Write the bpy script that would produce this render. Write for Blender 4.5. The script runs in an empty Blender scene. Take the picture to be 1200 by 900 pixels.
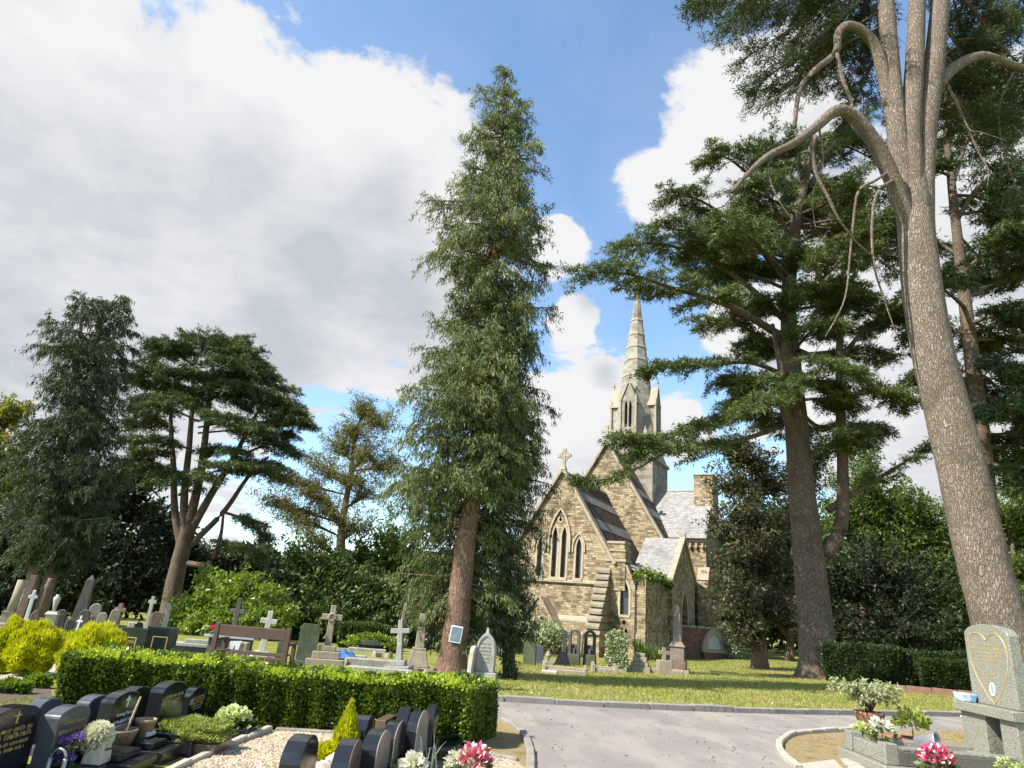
import bpy, bmesh, math, random
import numpy as np
from mathutils import Vector, Matrix
from mathutils.geometry import tessellate_polygon

S = bpy.context.scene
COL = S.collection
R = math.radians
rnd = random.Random(7)
NR = np.random.default_rng(11)

# ------------------------------------------------------------------ camera
F, CX, CY, EYE = 757.0, 600.0, 450.0, 1.5      # focal length and centre in photo pixels, eye height in metres
_up = np.array([185.0, -2210.0, F]); _up /= np.linalg.norm(_up)
_fw = np.array([0, 0, 1.0]) - _up * _up[2]; _fw /= np.linalg.norm(_fw)
_rt = np.cross(_fw, _up)
CM = np.array([_rt, _fw, _up])                 # image axes -> world axes
cam_d = bpy.data.cameras.new('camera')
cam = bpy.data.objects.new('camera', cam_d); COL.objects.link(cam)
cam_d.sensor_fit = 'HORIZONTAL'; cam_d.sensor_width = 36; cam_d.lens = 36 * F / 1200
cam_d.clip_start = .05; cam_d.clip_end = 5000
cx, cy, cz = CM @ [1, 0, 0], CM @ [0, -1, 0], CM @ [0, 0, -1]
cam.matrix_world = Matrix(((cx[0], cy[0], cz[0], 0), (cx[1], cy[1], cz[1], 0), (cx[2], cy[2], cz[2], EYE), (0, 0, 0, 1)))
S.camera = cam

# ------------------------------------------------------------------ light
SUN_EL = R(47)
SUN_DIR = np.array([-.887, -.46, 0]); SUN_DIR /= np.linalg.norm(SUN_DIR)
SUN_DIR = np.array([SUN_DIR[0] * math.cos(SUN_EL), SUN_DIR[1] * math.cos(SUN_EL), math.sin(SUN_EL)])
sun_d = bpy.data.lights.new('sun', 'SUN'); sun_d.energy = 5.0; sun_d.angle = R(.55); sun_d.color = (1, .945, .85)
sun = bpy.data.objects.new('sun', sun_d); COL.objects.link(sun)
sun.rotation_euler = Vector(SUN_DIR).to_track_quat('Z', 'Y').to_euler(); sun.location = (-30, -16, 40)
S.view_settings.view_transform = 'Standard'; S.view_settings.look = 'None'
S.view_settings.exposure = 0.9; S.view_settings.gamma = 1; S.view_settings.use_curve_mapping = False
cy_ = S.cycles; cy_.max_bounces = 6; cy_.diffuse_bounces = 3; cy_.glossy_bounces = 3; cy_.transmission_bounces = 3
cy_.transparent_max_bounces = 6; cy_.sample_clamp_indirect = 8; cy_.caustics_reflective = False; cy_.caustics_refractive = False

def pdir(px, py):
    w = CM @ np.array([px - CX, py - CY, F]); return w / np.linalg.norm(w)

W_ = bpy.data.worlds.new('World'); S.world = W_; W_.use_nodes = True
def make_world():
    nt = W_.node_tree; nt.nodes.clear(); N = nt.nodes; L = nt.links
    def nd(t, **k):
        n = N.new(t)
        for a, b in k.items(): setattr(n, a, b)
        return n
    def mth(op, a, b=None, c=None, clamp=False):
        n = nd('ShaderNodeMath', operation=op, use_clamp=clamp)
        for i, v in enumerate((a, b, c)):
            if v is None: continue
            if isinstance(v, (int, float)): n.inputs[i].default_value = v
            else: L.new(v, n.inputs[i])
        return n.outputs[0]
    def vm(op, a, b):
        n = nd('ShaderNodeVectorMath', operation=op)
        for i, v in enumerate((a, b)):
            if isinstance(v, (tuple, list, np.ndarray)): n.inputs[i].default_value = tuple(float(q) for q in v)
            else: L.new(v, n.inputs[i])
        return n
    sky = nd('ShaderNodeTexSky', sky_type='NISHITA', sun_disc=False)
    sky.sun_elevation = SUN_EL; sky.sun_rotation = math.atan2(SUN_DIR[0], SUN_DIR[1]); sky.air_density = 1.0; sky.dust_density = .35; sky.ozone_density = 1.2
    tc = nd('ShaderNodeTexCoord'); D = tc.outputs['Generated']
    sep = nd('ShaderNodeSeparateXYZ'); L.new(D, sep.inputs[0])
    den = mth('ADD', mth('MAXIMUM', sep.outputs[2], 0.0), .22)
    cmb = nd('ShaderNodeCombineXYZ')
    L.new(mth('DIVIDE', sep.outputs[0], den), cmb.inputs[0]); L.new(mth('DIVIDE', sep.outputs[1], den), cmb.inputs[1])
    P = cmb.outputs[0]
    def noise(vec, sc, det, ro, dist=0.0):
        n = nd('ShaderNodeTexNoise'); n.inputs['Scale'].default_value = sc; n.inputs['Detail'].default_value = det
        n.inputs['Roughness'].default_value = ro; n.inputs['Distortion'].default_value = dist; L.new(vec, n.inputs['Vector']); return n.outputs['Fac']
    # cumulus banks: where they stand in the sky (directions), everything else is left to the noise
    banks = [(60, 170, .34), (-60, 330, .42), (230, 170, .23), (330, 240, .25), (420, 170, .15), (440, 290, .22), (270, 330, .27), (120, 370, .20), (250, 70, .10), (500, 215, .07),
             (480, 370, .11), (860, 170, .15), (780, 215, .09), (930, 120, .12), (700, 480, .11), (680, 530, .15), (790, 500, .06), (655, 290, .05), (672, 380, .045), (-260, 300, .45), (1330, 330, .4), (1150, 220, .2), (1080, 480, .18), (30, 470, .2), (860, 370, .06)]
    def cover(shift):
        Ds = D if shift is None else vm('ADD', D, shift).outputs[0]
        Ps = P if shift is None else vm('ADD', P, np.array(shift) * 1.6).outputs[0]
        acc = None
        for (px, py, r) in banks:
            dist = vm('DISTANCE', Ds, pdir(px, py)).outputs['Value']
            v = mth('SUBTRACT', 1.0, mth('DIVIDE', dist, r))
            acc = v if acc is None else mth('SMOOTH_MAX', acc, v, .25)
        gen = mth('MULTIPLY', mth('SUBTRACT', noise(Ps, .55, 2, .5), .50), 2.2)
        acc = mth('MAXIMUM', acc, mth('MINIMUM', mth('SUBTRACT', gen, .25), .35))
        acc = mth('MAXIMUM', acc, -.9)
        a = mth('MULTIPLY', mth('SUBTRACT', noise(Ps, 2.2, 8, .56, .25), .5), 1.9)
        b = mth('MULTIPLY', mth('SUBTRACT', noise(Ps, 7.5, 9, .62, .2), .5), 1.0)
        return mth('ADD', acc, mth('ADD', a, b)), mth('MULTIPLY_ADD', a, .45, acc)
    c0, l0 = cover(None)
    sh = SUN_DIR * .09
    c1, l1 = cover(tuple(sh))
    mr = nd('ShaderNodeMapRange', interpolation_type='SMOOTHSTEP'); L.new(c0, mr.inputs[0])
    mr.inputs[1].default_value = 0.0; mr.inputs[2].default_value = .20
    mask = mr.outputs[0]
    # thin veil round the banks
    mv = nd('ShaderNodeMapRange', interpolation_type='SMOOTHSTEP'); L.new(c0, mv.inputs[0]); mv.inputs[1].default_value = -.7; mv.inputs[2].default_value = .2; mv.inputs[4].default_value = .10
    mask = mth('MAXIMUM', mask, mv.outputs[0])
    # shading: thick parts away from the sun go grey
    thick = nd('ShaderNodeMapRange', interpolation_type='SMOOTHSTEP'); L.new(mth('ADD', mth('MULTIPLY', l0, .4), mth('MULTIPLY', l1, .6)), thick.inputs[0])
    thick.inputs[1].default_value = .30; thick.inputs[2].default_value = .95
    rel = nd('ShaderNodeMapRange'); L.new(mth('SUBTRACT', c1, c0), rel.inputs[0]); rel.inputs[1].default_value = -.35; rel.inputs[2].default_value = .5
    shade = mth('MULTIPLY_ADD', rel.outputs[0], .52, mth('MULTIPLY', thick.outputs[0], .55), clamp=True)
    cr = nd('ShaderNodeValToRGB'); L.new(shade, cr.inputs[0])
    cr.color_ramp.elements[0].position = .12; cr.color_ramp.elements[0].color = (9.4, 9.4, 9.5, 1)
    cr.color_ramp.elements[1].position = .95; cr.color_ramp.elements[1].color = (5.9, 6.3, 6.9, 1)
    mix = nd('ShaderNodeMix', data_type='RGBA'); L.new(mask, mix.inputs['Factor']); gain = nd('ShaderNodeMix', data_type='RGBA', blend_type='MULTIPLY'); gain.inputs['Factor'].default_value = 1; L.new(sky.outputs[0], gain.inputs['A']); gain.inputs['B'].default_value = (2.65, 3.0, 3.1, 1)
    L.new(gain.outputs['Result'], mix.inputs['A']); L.new(cr.outputs[0], mix.inputs['B'])
    bg = nd('ShaderNodeBackground'); bg.inputs[1].default_value = .052; L.new(mix.outputs['Result'], bg.inputs[0])
    out = nd('ShaderNodeOutputWorld'); L.new(bg.outputs[0], out.inputs[0])
make_world()

# ------------------------------------------------------------------ ground height and pixel helpers
def gz(x, y):
    x = np.clip(x, -24, 18); y = np.clip(y, 0, 50)
    return EYE - 1.36 - .006 * x - .020 * y - .0003 * y * y + np.where(x < 0, .0005, .0010) * x * y
def gzf(x, y): return float(gz(x, y))
def ray(px, py):
    w = CM @ np.array([px - CX, py - CY, F]); return w / w[1]
def at(px, py, Y):
    w = ray(px, py) * Y; return np.array([w[0], w[1], w[2] + EYE])
_Ys = np.arange(2, 170, .01)
def gnd(px, py):
    w = ray(px, py); h = w[2] * _Ys + EYE - gz(w[0] * _Ys, _Ys); i = np.argmax(h < 0)
    p = w * _Ys[i]; return np.array([p[0], p[1], gzf(p[0], p[1])])
def proj(X):
    v = CM.T @ (np.array(X, float) - [0, 0, EYE]); return CX + F * v[0] / v[2], CY + F * v[1] / v[2]
def gat(px, Y):
    """ground point under image column px (taken near the horizon) at depth Y"""
    y = 740.0
    for _ in range(30):
        p = at(px, y, Y); q = gzf(p[0], p[1]); y += (p[2] - q) * F / Y * .8
    return np.array([p[0], p[1], q])

# ------------------------------------------------------------------ materials
MATS = {}
def mat(name, build):
    if name in MATS: return MATS[name]
    m = bpy.data.materials.new(name); m.use_nodes = True
    nt = m.node_tree; bs = nt.nodes['Principled BSDF']
    build(NT(nt), bs); MATS[name] = m; return m
class NT:
    def __init__(s, nt): s.nt = nt; s.N = nt.nodes; s.L = nt.links
    def n(s, t, **k):
        n = s.N.new(t)
        for a, b in k.items(): setattr(n, a, b)
        return n
    def put(s, sock, v):
        if hasattr(v, 'is_linked') or hasattr(v, 'links'): s.L.new(v, sock)
        elif isinstance(v, (tuple, list)) and sock.type == 'RGBA' and len(v) == 3: sock.default_value = (*v, 1)
        else: sock.default_value = v
    def co(s, kind='Object'): return s.n('ShaderNodeTexCoord').outputs[kind]
    def geo(s, kind='Position'): return s.n('ShaderNodeNewGeometry').outputs[kind]
    def mapv(s, v, scale=(1, 1, 1), rot=(0, 0, 0)):
        m = s.n('ShaderNodeMapping'); s.put(m.inputs[0], v); m.inputs['Scale'].default_value = scale; m.inputs['Rotation'].default_value = rot; return m.outputs[0]
    def noise(s, v, sc, det=4, ro=.55, dist=0, out='Fac'):
        m = s.n('ShaderNodeTexNoise'); s.put(m.inputs['Vector'], v); m.inputs['Scale'].default_value = sc; m.inputs['Detail'].default_value = det
        m.inputs['Roughness'].default_value = ro; m.inputs['Distortion'].default_value = dist; return m.outputs[out]
    def voro(s, v, sc, feat='F1', out='Distance', rand=1):
        m = s.n('ShaderNodeTexVoronoi', feature=feat); s.put(m.inputs['Vector'], v); m.inputs['Scale'].default_value = sc; m.inputs['Randomness'].default_value = rand; return m.outputs[out]
    def ramp(s, f, stops):
        r = s.n('ShaderNodeValToRGB'); s.put(r.inputs[0], f); e = r.color_ramp.elements
        while len(e) < len(stops): e.new(.5)
        for q, (p, c) in zip(e, stops): q.position = p; q.color = (*c, 1) if len(c) == 3 else c
        return r.outputs[0]
    def mix(s, f, a, b, mode='MIX'):
        m = s.n('ShaderNodeMix', data_type='RGBA', blend_type=mode); s.put(m.inputs['Factor'], f); s.put(m.inputs['A'], a); s.put(m.inputs['B'], b); return m.outputs['Result']
    def math(s, op, a, b=None, c=None, clamp=False):
        m = s.n('ShaderNodeMath', operation=op, use_clamp=clamp)
        for i, v in enumerate((a, b, c)):
            if v is not None: s.put(m.inputs[i], v)
        return m.outputs[0]
    def rng(s, f, a, b, c=0., d=1., smooth=True):
        m = s.n('ShaderNodeMapRange', interpolation_type='SMOOTHSTEP' if smooth else 'LINEAR'); s.put(m.inputs[0], f)
        for i, v in enumerate((a, b, c, d)): m.inputs[i + 1].default_value = v
        return m.outputs[0]
    def bump(s, h, st, dist=.02):
        b = s.n('ShaderNodeBump'); s.put(b.inputs['Height'], h); b.inputs['Strength'].default_value = st; b.inputs['Distance'].default_value = dist; return b.outputs[0]

def m_leaf(name, dark, light, tip=None, trans=.3, rough=.5, spec=.35, clump=.5, brown=None):
    def b(t, bs):
        ri = t.geo('Random Per Island')
        big = t.noise(t.geo('Position'), clump, 3, .5)
        f = t.math('MULTIPLY_ADD', big, .9, t.math('MULTIPLY', ri, .55), clamp=False)
        f = t.math('SUBTRACT', f, .22, clamp=True)
        stops = [(.15, dark), (.75, light)]
        if tip: stops.append((.95, tip))
        c = t.ramp(f, stops)
        if brown:
            k = t.rng(t.noise(t.geo('Position'), clump * 1.7, 3, .5), .56, .66)
            c = t.mix(t.math('MULTIPLY', k, .75), c, brown)
        t.put(bs.inputs['Base Color'], c); bs.inputs['Roughness'].default_value = rough; bs.inputs['Specular IOR Level'].default_value = spec
        tr = t.n('ShaderNodeBsdfTranslucent'); t.put(tr.inputs[0], t.mix(1.0, c, (1.25, 1.35, .55), 'MULTIPLY'))
        mx = t.n('ShaderNodeMixShader'); mx.inputs[0].default_value = trans
        t.L.new(bs.outputs[0], mx.inputs[1]); t.L.new(tr.outputs[0], mx.inputs[2])
        t.L.new(mx.outputs[0], t.N['Material Output'].inputs[0])
    return mat(name, b)

def m_bark(name, c1, c2, c3, sc=1.0, st=.9, moss=None):
    def b(t, bs):
        p = t.mapv(t.co('Object'), (1, 1, .22)); q = t.noise(t.co('Object'), 3, 3)
        wv = t.n('ShaderNodeVectorMath', operation='MULTIPLY_ADD'); t.L.new(t.noise(t.co('Object'), 4, 3, .6, 0, 'Color'), wv.inputs[0]); wv.inputs[1].default_value = (.16, .16, .12); t.L.new(p, wv.inputs[2]); p = wv.outputs[0]
        v = t.voro(p, 17 * sc, 'DISTANCE_TO_EDGE'); n = t.noise(p, 30 * sc, 6, .7, .4); h = t.math('MULTIPLY_ADD', t.rng(v, 0, .3), .38, t.math('MULTIPLY', n, .85))
        c = t.ramp(h, [(.28, c1), (.6, c2), (.92, c3)])
        c = t.mix(t.rng(q, .4, .7, 0, .45), c, c2); c = t.mix(t.rng(t.noise(t.co('Object'), .9, 5, .65), .48, .68, 0, .6), c, tuple(k * .55 for k in c2))
        if moss: c = t.mix(t.math('MULTIPLY', t.rng(t.noise(t.co('Object'), 1.3, 4), .5, .68), .6), c, moss)
        t.put(bs.inputs['Base Color'], c); bs.inputs['Roughness'].default_value = .9; bs.inputs['Specular IOR Level'].default_value = .15
        t.L.new(t.bump(h, st, .035), bs.inputs['Normal'])
    return mat(name, b)

def m_stone(name, c1, c2, lich=None, rough=.85, sc=1.0, bump=.35, green=None):
    def b(t, bs):
        p = t.geo('Position'); a = t.noise(p, 2.2 * sc, 6, .6); f = t.noise(p, 38 * sc, 4, .6)
        c = t.ramp(t.math('MULTIPLY_ADD', f, .5, t.math('MULTIPLY', a, .6)), [(.3, c1), (.75, c2)])
        if lich: c = t.mix(t.rng(t.noise(p, 6 * sc, 6, .7), .56, .68, 0, .8), c, lich)
        if green: c = t.mix(t.rng(t.noise(p, 1.6 * sc, 5, .6), .45, .65, 0, .8), c, green)
        streak = t.noise(t.mapv(p, (7, 7, .7)), 1.6 * sc, 4, .6)
        c = t.mix(t.rng(streak, .52, .74, 0, .55), c, tuple(q * .42 for q in c1))
        t.put(bs.inputs['Base Color'], c); bs.inputs['Roughness'].default_value = rough; bs.inputs['Specular IOR Level'].default_value = .25
        t.L.new(t.bump(t.math('MULTIPLY_ADD', f, .5, a), bump, .02), bs.inputs['Normal'])
    return mat(name, b)

def m_granite(name, base, fleck, rough=.12, sc=260, amount=.62):
    def b(t, bs):
        p = t.geo('Position'); v = t.noise(p, sc, 3, .7); c = t.mix(t.rng(v, amount - .12, amount + .1), base, fleck)
        sm = t.noise(p, 5, 5, .6)
        t.put(bs.inputs['Base Color'], c); t.put(bs.inputs['Roughness'], t.rng(sm, .35, .75, rough, rough + .16)); bs.inputs['Specular IOR Level'].default_value = .5
    return mat(name, b)

def m_plain(name, col, rough=.6, metal=0, var=.18, sc=8, bump=0., spec=.4):
    def b(t, bs):
        f = t.noise(t.co('Object'), sc, 5, .6)
        c = t.ramp(f, [(.25, tuple(q * (1 - var) for q in col)), (.75, tuple(min(1, q * (1 + var)) for q in col))])
        t.put(bs.inputs['Base Color'], c); bs.inputs['Roughness'].default_value = rough; bs.inputs['Metallic'].default_value = metal; bs.inputs['Specular IOR Level'].default_value = spec
        if bump: t.L.new(t.bump(f, bump, .01), bs.inputs['Normal'])
    return mat(name, b)

def m_masonry(name, cols, mortar, bw, bh, bump=.6, soot=.6, warp=.03):
    """coursed stone: brick texture on metre UVs, uneven courses, every stone its own tone"""
    def b(t, bs):
        uv = t.co('UV'); w = t.noise(uv, 2.6, 3, .5, 0, 'Color')
        vm = t.n('ShaderNodeVectorMath', operation='MULTIPLY_ADD'); t.L.new(w, vm.inputs[0]); vm.inputs[1].default_value = (warp * 2, warp, 0); t.L.new(uv, vm.inputs[2])
        br = t.n('ShaderNodeTexBrick'); t.L.new(vm.outputs[0], br.inputs['Vector']); br.offset = .5; br.squash = .72; br.squash_frequency = 3; br.offset_frequency = 2
        br.inputs['Scale'].default_value = 1; br.inputs['Mortar Size'].default_value = .008; br.inputs['Brick Width'].default_value = bw; br.inputs['Row Height'].default_value = bh
        br.inputs['Color1'].default_value = (0, 0, 0, 1); br.inputs['Color2'].default_value = (1, 1, 1, 1); br.inputs['Mortar'].default_value = (.5, .5, .5, 1); br.inputs['Bias'].default_value = 0; br.inputs['Mortar Smooth'].default_value = .25
        f = t.math('MULTIPLY_ADD', br.outputs['Color'], .75, t.math('MULTIPLY', t.noise(uv, 9, 5, .65), .35))
        c = t.ramp(f, [(.12, cols[0]), (.4, cols[1]), (.65, cols[2]), (.95, cols[3])])
        c = t.mix(br.outputs['Fac'], c, mortar)
        big = t.noise(t.geo('Position'), .55, 5, .65)
        c = t.mix(t.rng(big, .48, .68, 0, soot), c, t.mix(1.0, c, (.42, .40, .38), 'MULTIPLY'))
        st = t.noise(t.mapv(t.geo('Position'), (2.5, 2.5, .25)), 1.2, 5, .6)
        c = t.mix(t.rng(st, .54, .72, 0, .55), c, t.mix(1.0, c, (.5, .5, .47), 'MULTIPLY'))
        t.put(bs.inputs['Base Color'], c); bs.inputs['Roughness'].default_value = .92; bs.inputs['Specular IOR Level'].default_value = .15
        h = t.math('SUBTRACT', t.math('MULTIPLY_ADD', t.noise(uv, 7, 5, .6), .6, t.math('MULTIPLY', br.outputs['Color'], .35)), br.outputs['Fac'])
        t.L.new(t.bump(h, bump, .05), bs.inputs['Normal'])
    return mat(name, b)

# ------------------------------------------------------------------ mesh helpers
class MB:
    """collects faces, builds ONE mesh object"""
    def __init__(s): s.v = []; s.f = []
    def add(s, vs, fs):
        o = len(s.v); s.v += [tuple(float(c) for c in p) for p in vs]; s.f += [tuple(o + i for i in f) for f in fs]; return s
    def box(s, x0, x1, y0, y1, z0, z1):
        return s.add([(x0, y0, z0), (x1, y0, z0), (x1, y1, z0), (x0, y1, z0), (x0, y0, z1), (x1, y0, z1), (x1, y1, z1), (x0, y1, z1)],
                     [(3, 2, 1, 0), (4, 5, 6, 7), (0, 1, 5, 4), (1, 2, 6, 5), (2, 3, 7, 6), (3, 0, 4, 7)])
    def frustum(s, w0, d0, w1, d1, z0, z1, cx=0, cy=0):
        a = [(cx - w0 / 2, cy - d0 / 2, z0), (cx + w0 / 2, cy - d0 / 2, z0), (cx + w0 / 2, cy + d0 / 2, z0), (cx - w0 / 2, cy + d0 / 2, z0)]
        b = [(cx - w1 / 2, cy - d1 / 2, z1), (cx + w1 / 2, cy - d1 / 2, z1), (cx + w1 / 2, cy + d1 / 2, z1), (cx - w1 / 2, cy + d1 / 2, z1)]
        return s.add(a + b, [(3, 2, 1, 0), (4, 5, 6, 7), (0, 1, 5, 4), (1, 2, 6, 5), (2, 3, 7, 6), (3, 0, 4, 7)])
    def prism(s, prof, p0, p1, axes='xz'):
        """2-D profile (counter-clockwise seen from -third axis) extruded from p0 to p1"""
        n = len(prof)
        def mk(a, b, h): return {'xz': (a, h, b), 'yz': (h, a, b), 'xy': (a, b, h)}[axes]
        vs = [mk(a, b, p0) for a, b in prof] + [mk(a, b, p1) for a, b in prof]
        sides = [(i, (i + 1) % n, n + (i + 1) % n, n + i) for i in range(n)]
        return s.add(vs, [tuple(range(n - 1, -1, -1)), tuple(range(n, 2 * n))] + sides)
    def tube(s, pts, rad, seg=8, cap=True):
        pts = [Vector(p) for p in pts]; n = len(pts)
        if not hasattr(rad, '__len__'): rad = [rad] * n
        o = len(s.v); ref = Vector((.31, .17, .93))
        for i, p in enumerate(pts):
            t = (pts[min(i + 1, n - 1)] - pts[max(i - 1, 0)]).normalized()
            a = t.cross(ref if abs(t.dot(ref)) < .95 else Vector((1, 0, 0))).normalized(); b = t.cross(a)
            for k in range(seg):
                an = 2 * math.pi * k / seg; s.v.append(tuple(p + (a * math.cos(an) + b * math.sin(an)) * rad[i]))
        for i in range(n - 1):
            for k in range(seg):
                s.f.append((o + i * seg + k, o + i * seg + (k + 1) % seg, o + (i + 1) * seg + (k + 1) % seg, o + (i + 1) * seg + k))
        if cap: s.f.append(tuple(o + k for k in range(seg - 1, -1, -1))); s.f.append(tuple(o + (n - 1) * seg + k for k in range(seg)))
        return s
    def lathe(s, prof, c=(0, 0, 0), seg=16, sq=None):
        o = len(s.v); n = len(prof)
        for r, z in prof:
            for k in range(seg):
                an = 2 * math.pi * (k + .5) / seg; s.v.append((c[0] + r * math.cos(an), c[1] + r * math.sin(an), c[2] + z))
        for i in range(n - 1):
            for k in range(seg): s.f.append((o + i * seg + k, o + i * seg + (k + 1) % seg, o + (i + 1) * seg + (k + 1) % seg, o + (i + 1) * seg + k))
        s.f.append(tuple(o + k for k in range(seg - 1, -1, -1))); s.f.append(tuple(o + (n - 1) * seg + k for k in range(seg)))
        return s
    def build(s, name, m, parent=None, bevel=0, smooth=False, loc=None, rz=0, jit=0, fix=True):
        me = bpy.data.meshes.new(name); bm = bmesh.new()
        vs = [bm.verts.new(p) for p in s.v]
        for f in s.f:
            try: bm.faces.new([vs[i] for i in f])
            except ValueError: pass
        if fix: bmesh.ops.recalc_face_normals(bm, faces=bm.faces)
        if bevel:
            ed = [e for e in bm.edges if len(e.link_faces) == 2 and e.calc_face_angle(0) > .5]
            bmesh.ops.bevel(bm, geom=ed, offset=bevel, segments=1, affect='EDGES', clamp_overlap=True)
        if jit:
            for v in bm.verts: v.co += Vector((rnd.uniform(-jit, jit), rnd.uniform(-jit, jit), rnd.uniform(-jit, jit)))
        bm.normal_update(); uv = bm.loops.layers.uv.new('UVMap')
        for f in bm.faces:
            nrm = f.normal; t = Vector((0, 0, 1)).cross(nrm)
            t = Vector((1, 0, 0)) if t.length < .05 else t.normalized()
            b2 = nrm.cross(t); f.smooth = smooth
            for lp in f.loops: lp[uv].uv = (lp.vert.co.dot(t), lp.vert.co.dot(b2))
        bm.to_mesh(me); bm.free(); me.materials.append(m)
        o = bpy.data.objects.new(name, me); COL.objects.link(o)
        if parent: o.parent = parent
        if loc is not None: o.location = tuple(loc)
        if rz: o.rotation_euler.z = rz
        return o
def tag(o, label=None, cat=None, group=None, kind=None):
    for k, v in (('label', label), ('category', cat), ('group', group), ('kind', kind)):
        if v: o[k] = v
    return o
def thing(name, label, cat, loc, rz=0, group=None, lean=(0, 0)):
    o = bpy.data.objects.new(name, None); COL.objects.link(o); o.empty_display_size = .2
    o.location = tuple(float(q) for q in loc); o.rotation_euler = (lean[0], lean[1], rz); return tag(o, label, cat, group)
def raw_mesh(name, V, m, parent=None, tri=False):
    """V: (n,k,3) array of separate polygons"""
    n, k = V.shape[:2]; me = bpy.data.meshes.new(name)
    me.vertices.add(n * k); me.vertices.foreach_set('co', np.ascontiguousarray(V, dtype=np.float32).ravel())
    me.loops.add(n * k); me.loops.foreach_set('vertex_index', np.arange(n * k, dtype=np.int32))
    me.polygons.add(n); me.polygons.foreach_set('loop_start', np.arange(0, n * k, k, dtype=np.int32))
    me.update(calc_edges=True); me.materials.append(m)
    o = bpy.data.objects.new(name, me); COL.objects.link(o)
    if parent: o.parent = parent
    return o
def unit(a): return a / np.maximum(np.linalg.norm(a, axis=-1, keepdims=True), 1e-9)
def rdir(n, rg): return unit(rg.normal(size=(n, 3)))
def leaf_quads(P, D, L, W, rg, fold=None, flat=None):
    """kite-shaped leaves; P base, D direction, L length, W half width"""
    n = len(P); L = np.broadcast_to(L, (n,))[:, None]; W = np.broadcast_to(W, (n,))[:, None]
    ref = rdir(n, rg) if flat is None else unit(rdir(n, rg) * (1 - flat) + np.array([0, 0, 1.0]) * flat)
    Sd = unit(np.cross(D, ref)); Q = np.empty((n, 4, 3))
    Q[:, 0] = P; Q[:, 1] = P + D * L * .45 + Sd * W; Q[:, 2] = P + D * L; Q[:, 3] = P + D * L * .45 - Sd * W
    return Q
def leaf_tris(P, D, L, W, rg):
    n = len(P); L = np.broadcast_to(L, (n,))[:, None]; W = np.broadcast_to(W, (n,))[:, None]; Sd = unit(np.cross(D, rdir(n, rg))) * W * .9
    return np.stack([P + Sd, P - Sd, P + D * L], 1)
# ------------------------------------------------------------------ the ground and what is laid on it
def m_ground_b(t, bs):
    p = t.geo('Position'); a = t.noise(p, .35, 5, .6); f = t.noise(p, 26, 4, .7); m = t.noise(p, 2.6, 4, .6)
    c = t.ramp(t.math('MULTIPLY_ADD', f, .45, t.math('MULTIPLY', m, .6)), [(.28, (.09, .11, .02)), (.55, (.205, .21, .042)), (.8, (.33, .30, .085))])
    dry = t.math('MULTIPLY', t.rng(t.math('MULTIPLY_ADD', m, .4, t.math('MULTIPLY', a, .7)), .50, .68), .75)
    c = t.mix(dry, c, t.ramp(f, [(.3, (.21, .165, .075)), (.75, (.37, .30, .14))]))
    t.put(bs.inputs['Base Color'], c); bs.inputs['Roughness'].default_value = .95; bs.inputs['Specular IOR Level'].default_value = .1
    t.L.new(t.bump(t.math('MULTIPLY_ADD', f, .6, m), .8, .05), bs.inputs['Normal'])
M_GROUND = mat('lawn_ground', m_ground_b)
def m_road_b(t, bs):
    p = t.geo('Position'); a = t.noise(p, .5, 5, .6); f = t.noise(p, 90, 4, .75); m = t.noise(t.mapv(p, (1.2, .35, 1)), 1.4, 5, .6)
    c = t.ramp(t.math('MULTIPLY_ADD', f, .5, t.math('MULTIPLY', a, .5)), [(.3, (.17, .15, .133)), (.7, (.30, .272, .242))])
    c = t.mix(t.rng(m, .46, .66, 0, .65), c, (.33, .285, .235)); c = t.mix(t.rng(t.noise(p, 1.1, 6, .7), .55, .68, 0, .6), c, (.14, .128, .118)); c = t.mix(t.rng(t.voro(p, 60, 'F1'), .0, .25, .5, 0), c, (.42, .39, .35))
    t.put(bs.inputs['Base Color'], c); bs.inputs['Roughness'].default_value = .88; bs.inputs['Specular IOR Level'].default_value = .25
    t.L.new(t.bump(f, .45, .008), bs.inputs['Normal'])
M_ROAD = mat('worn_tarmac', m_road_b)
def m_dry_b(t, bs):
    p = t.geo('Position'); f = t.noise(p, 45, 5, .75); m = t.noise(p, 3.5, 5, .6)
    c = t.ramp(f, [(.25, (.17, .12, .06)), (.5, (.34, .255, .135)), (.8, (.46, .37, .2))])
    c = t.mix(t.math('MULTIPLY', t.rng(m, .50, .66), .7), c, t.ramp(f, [(.3, (.12, .13, .03)), (.8, (.26, .25, .07))]))
    t.put(bs.inputs['Base Color'], c); bs.inputs['Roughness'].default_value = .95; bs.inputs['Specular IOR Level'].default_value = .1
    t.L.new(t.bump(f, .9, .03), bs.inputs['Normal'])
M_DRY = mat('dry_verge', m_dry_b)
def m_soil_b(t, bs):
    p = t.geo('Position'); f = t.noise(p, 30, 5, .75)
    c = t.ramp(f, [(.3, (.07, .05, .035)), (.7, (.2, .15, .1))])
    t.put(bs.inputs['Base Color'], c); bs.inputs['Roughness'].default_value = .95
    t.L.new(t.bump(f, .9, .04), bs.inputs['Normal'])
M_SOIL = mat('soil_and_needles', m_soil_b)
def m_gravel_b(t, bs):
    p = t.geo('Position'); v = t.voro(p, 48, 'F1', 'Color'); d = t.voro(p, 48, 'F1')
    sp = t.n('ShaderNodeSeparateColor'); t.L.new(v, sp.inputs[0])
    c = t.ramp(sp.outputs[0], [(0, (.26, .19, .12)), (.5, (.45, .35, .23)), (1, (.58, .5, .4))])
    t.put(bs.inputs['Base Color'], c); bs.inputs['Roughness'].default_value = .9; t.L.new(t.bump(d, .8, .02), bs.inputs['Normal'])
M_GRAVEL = mat('gravel_bed', m_gravel_b)
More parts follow.
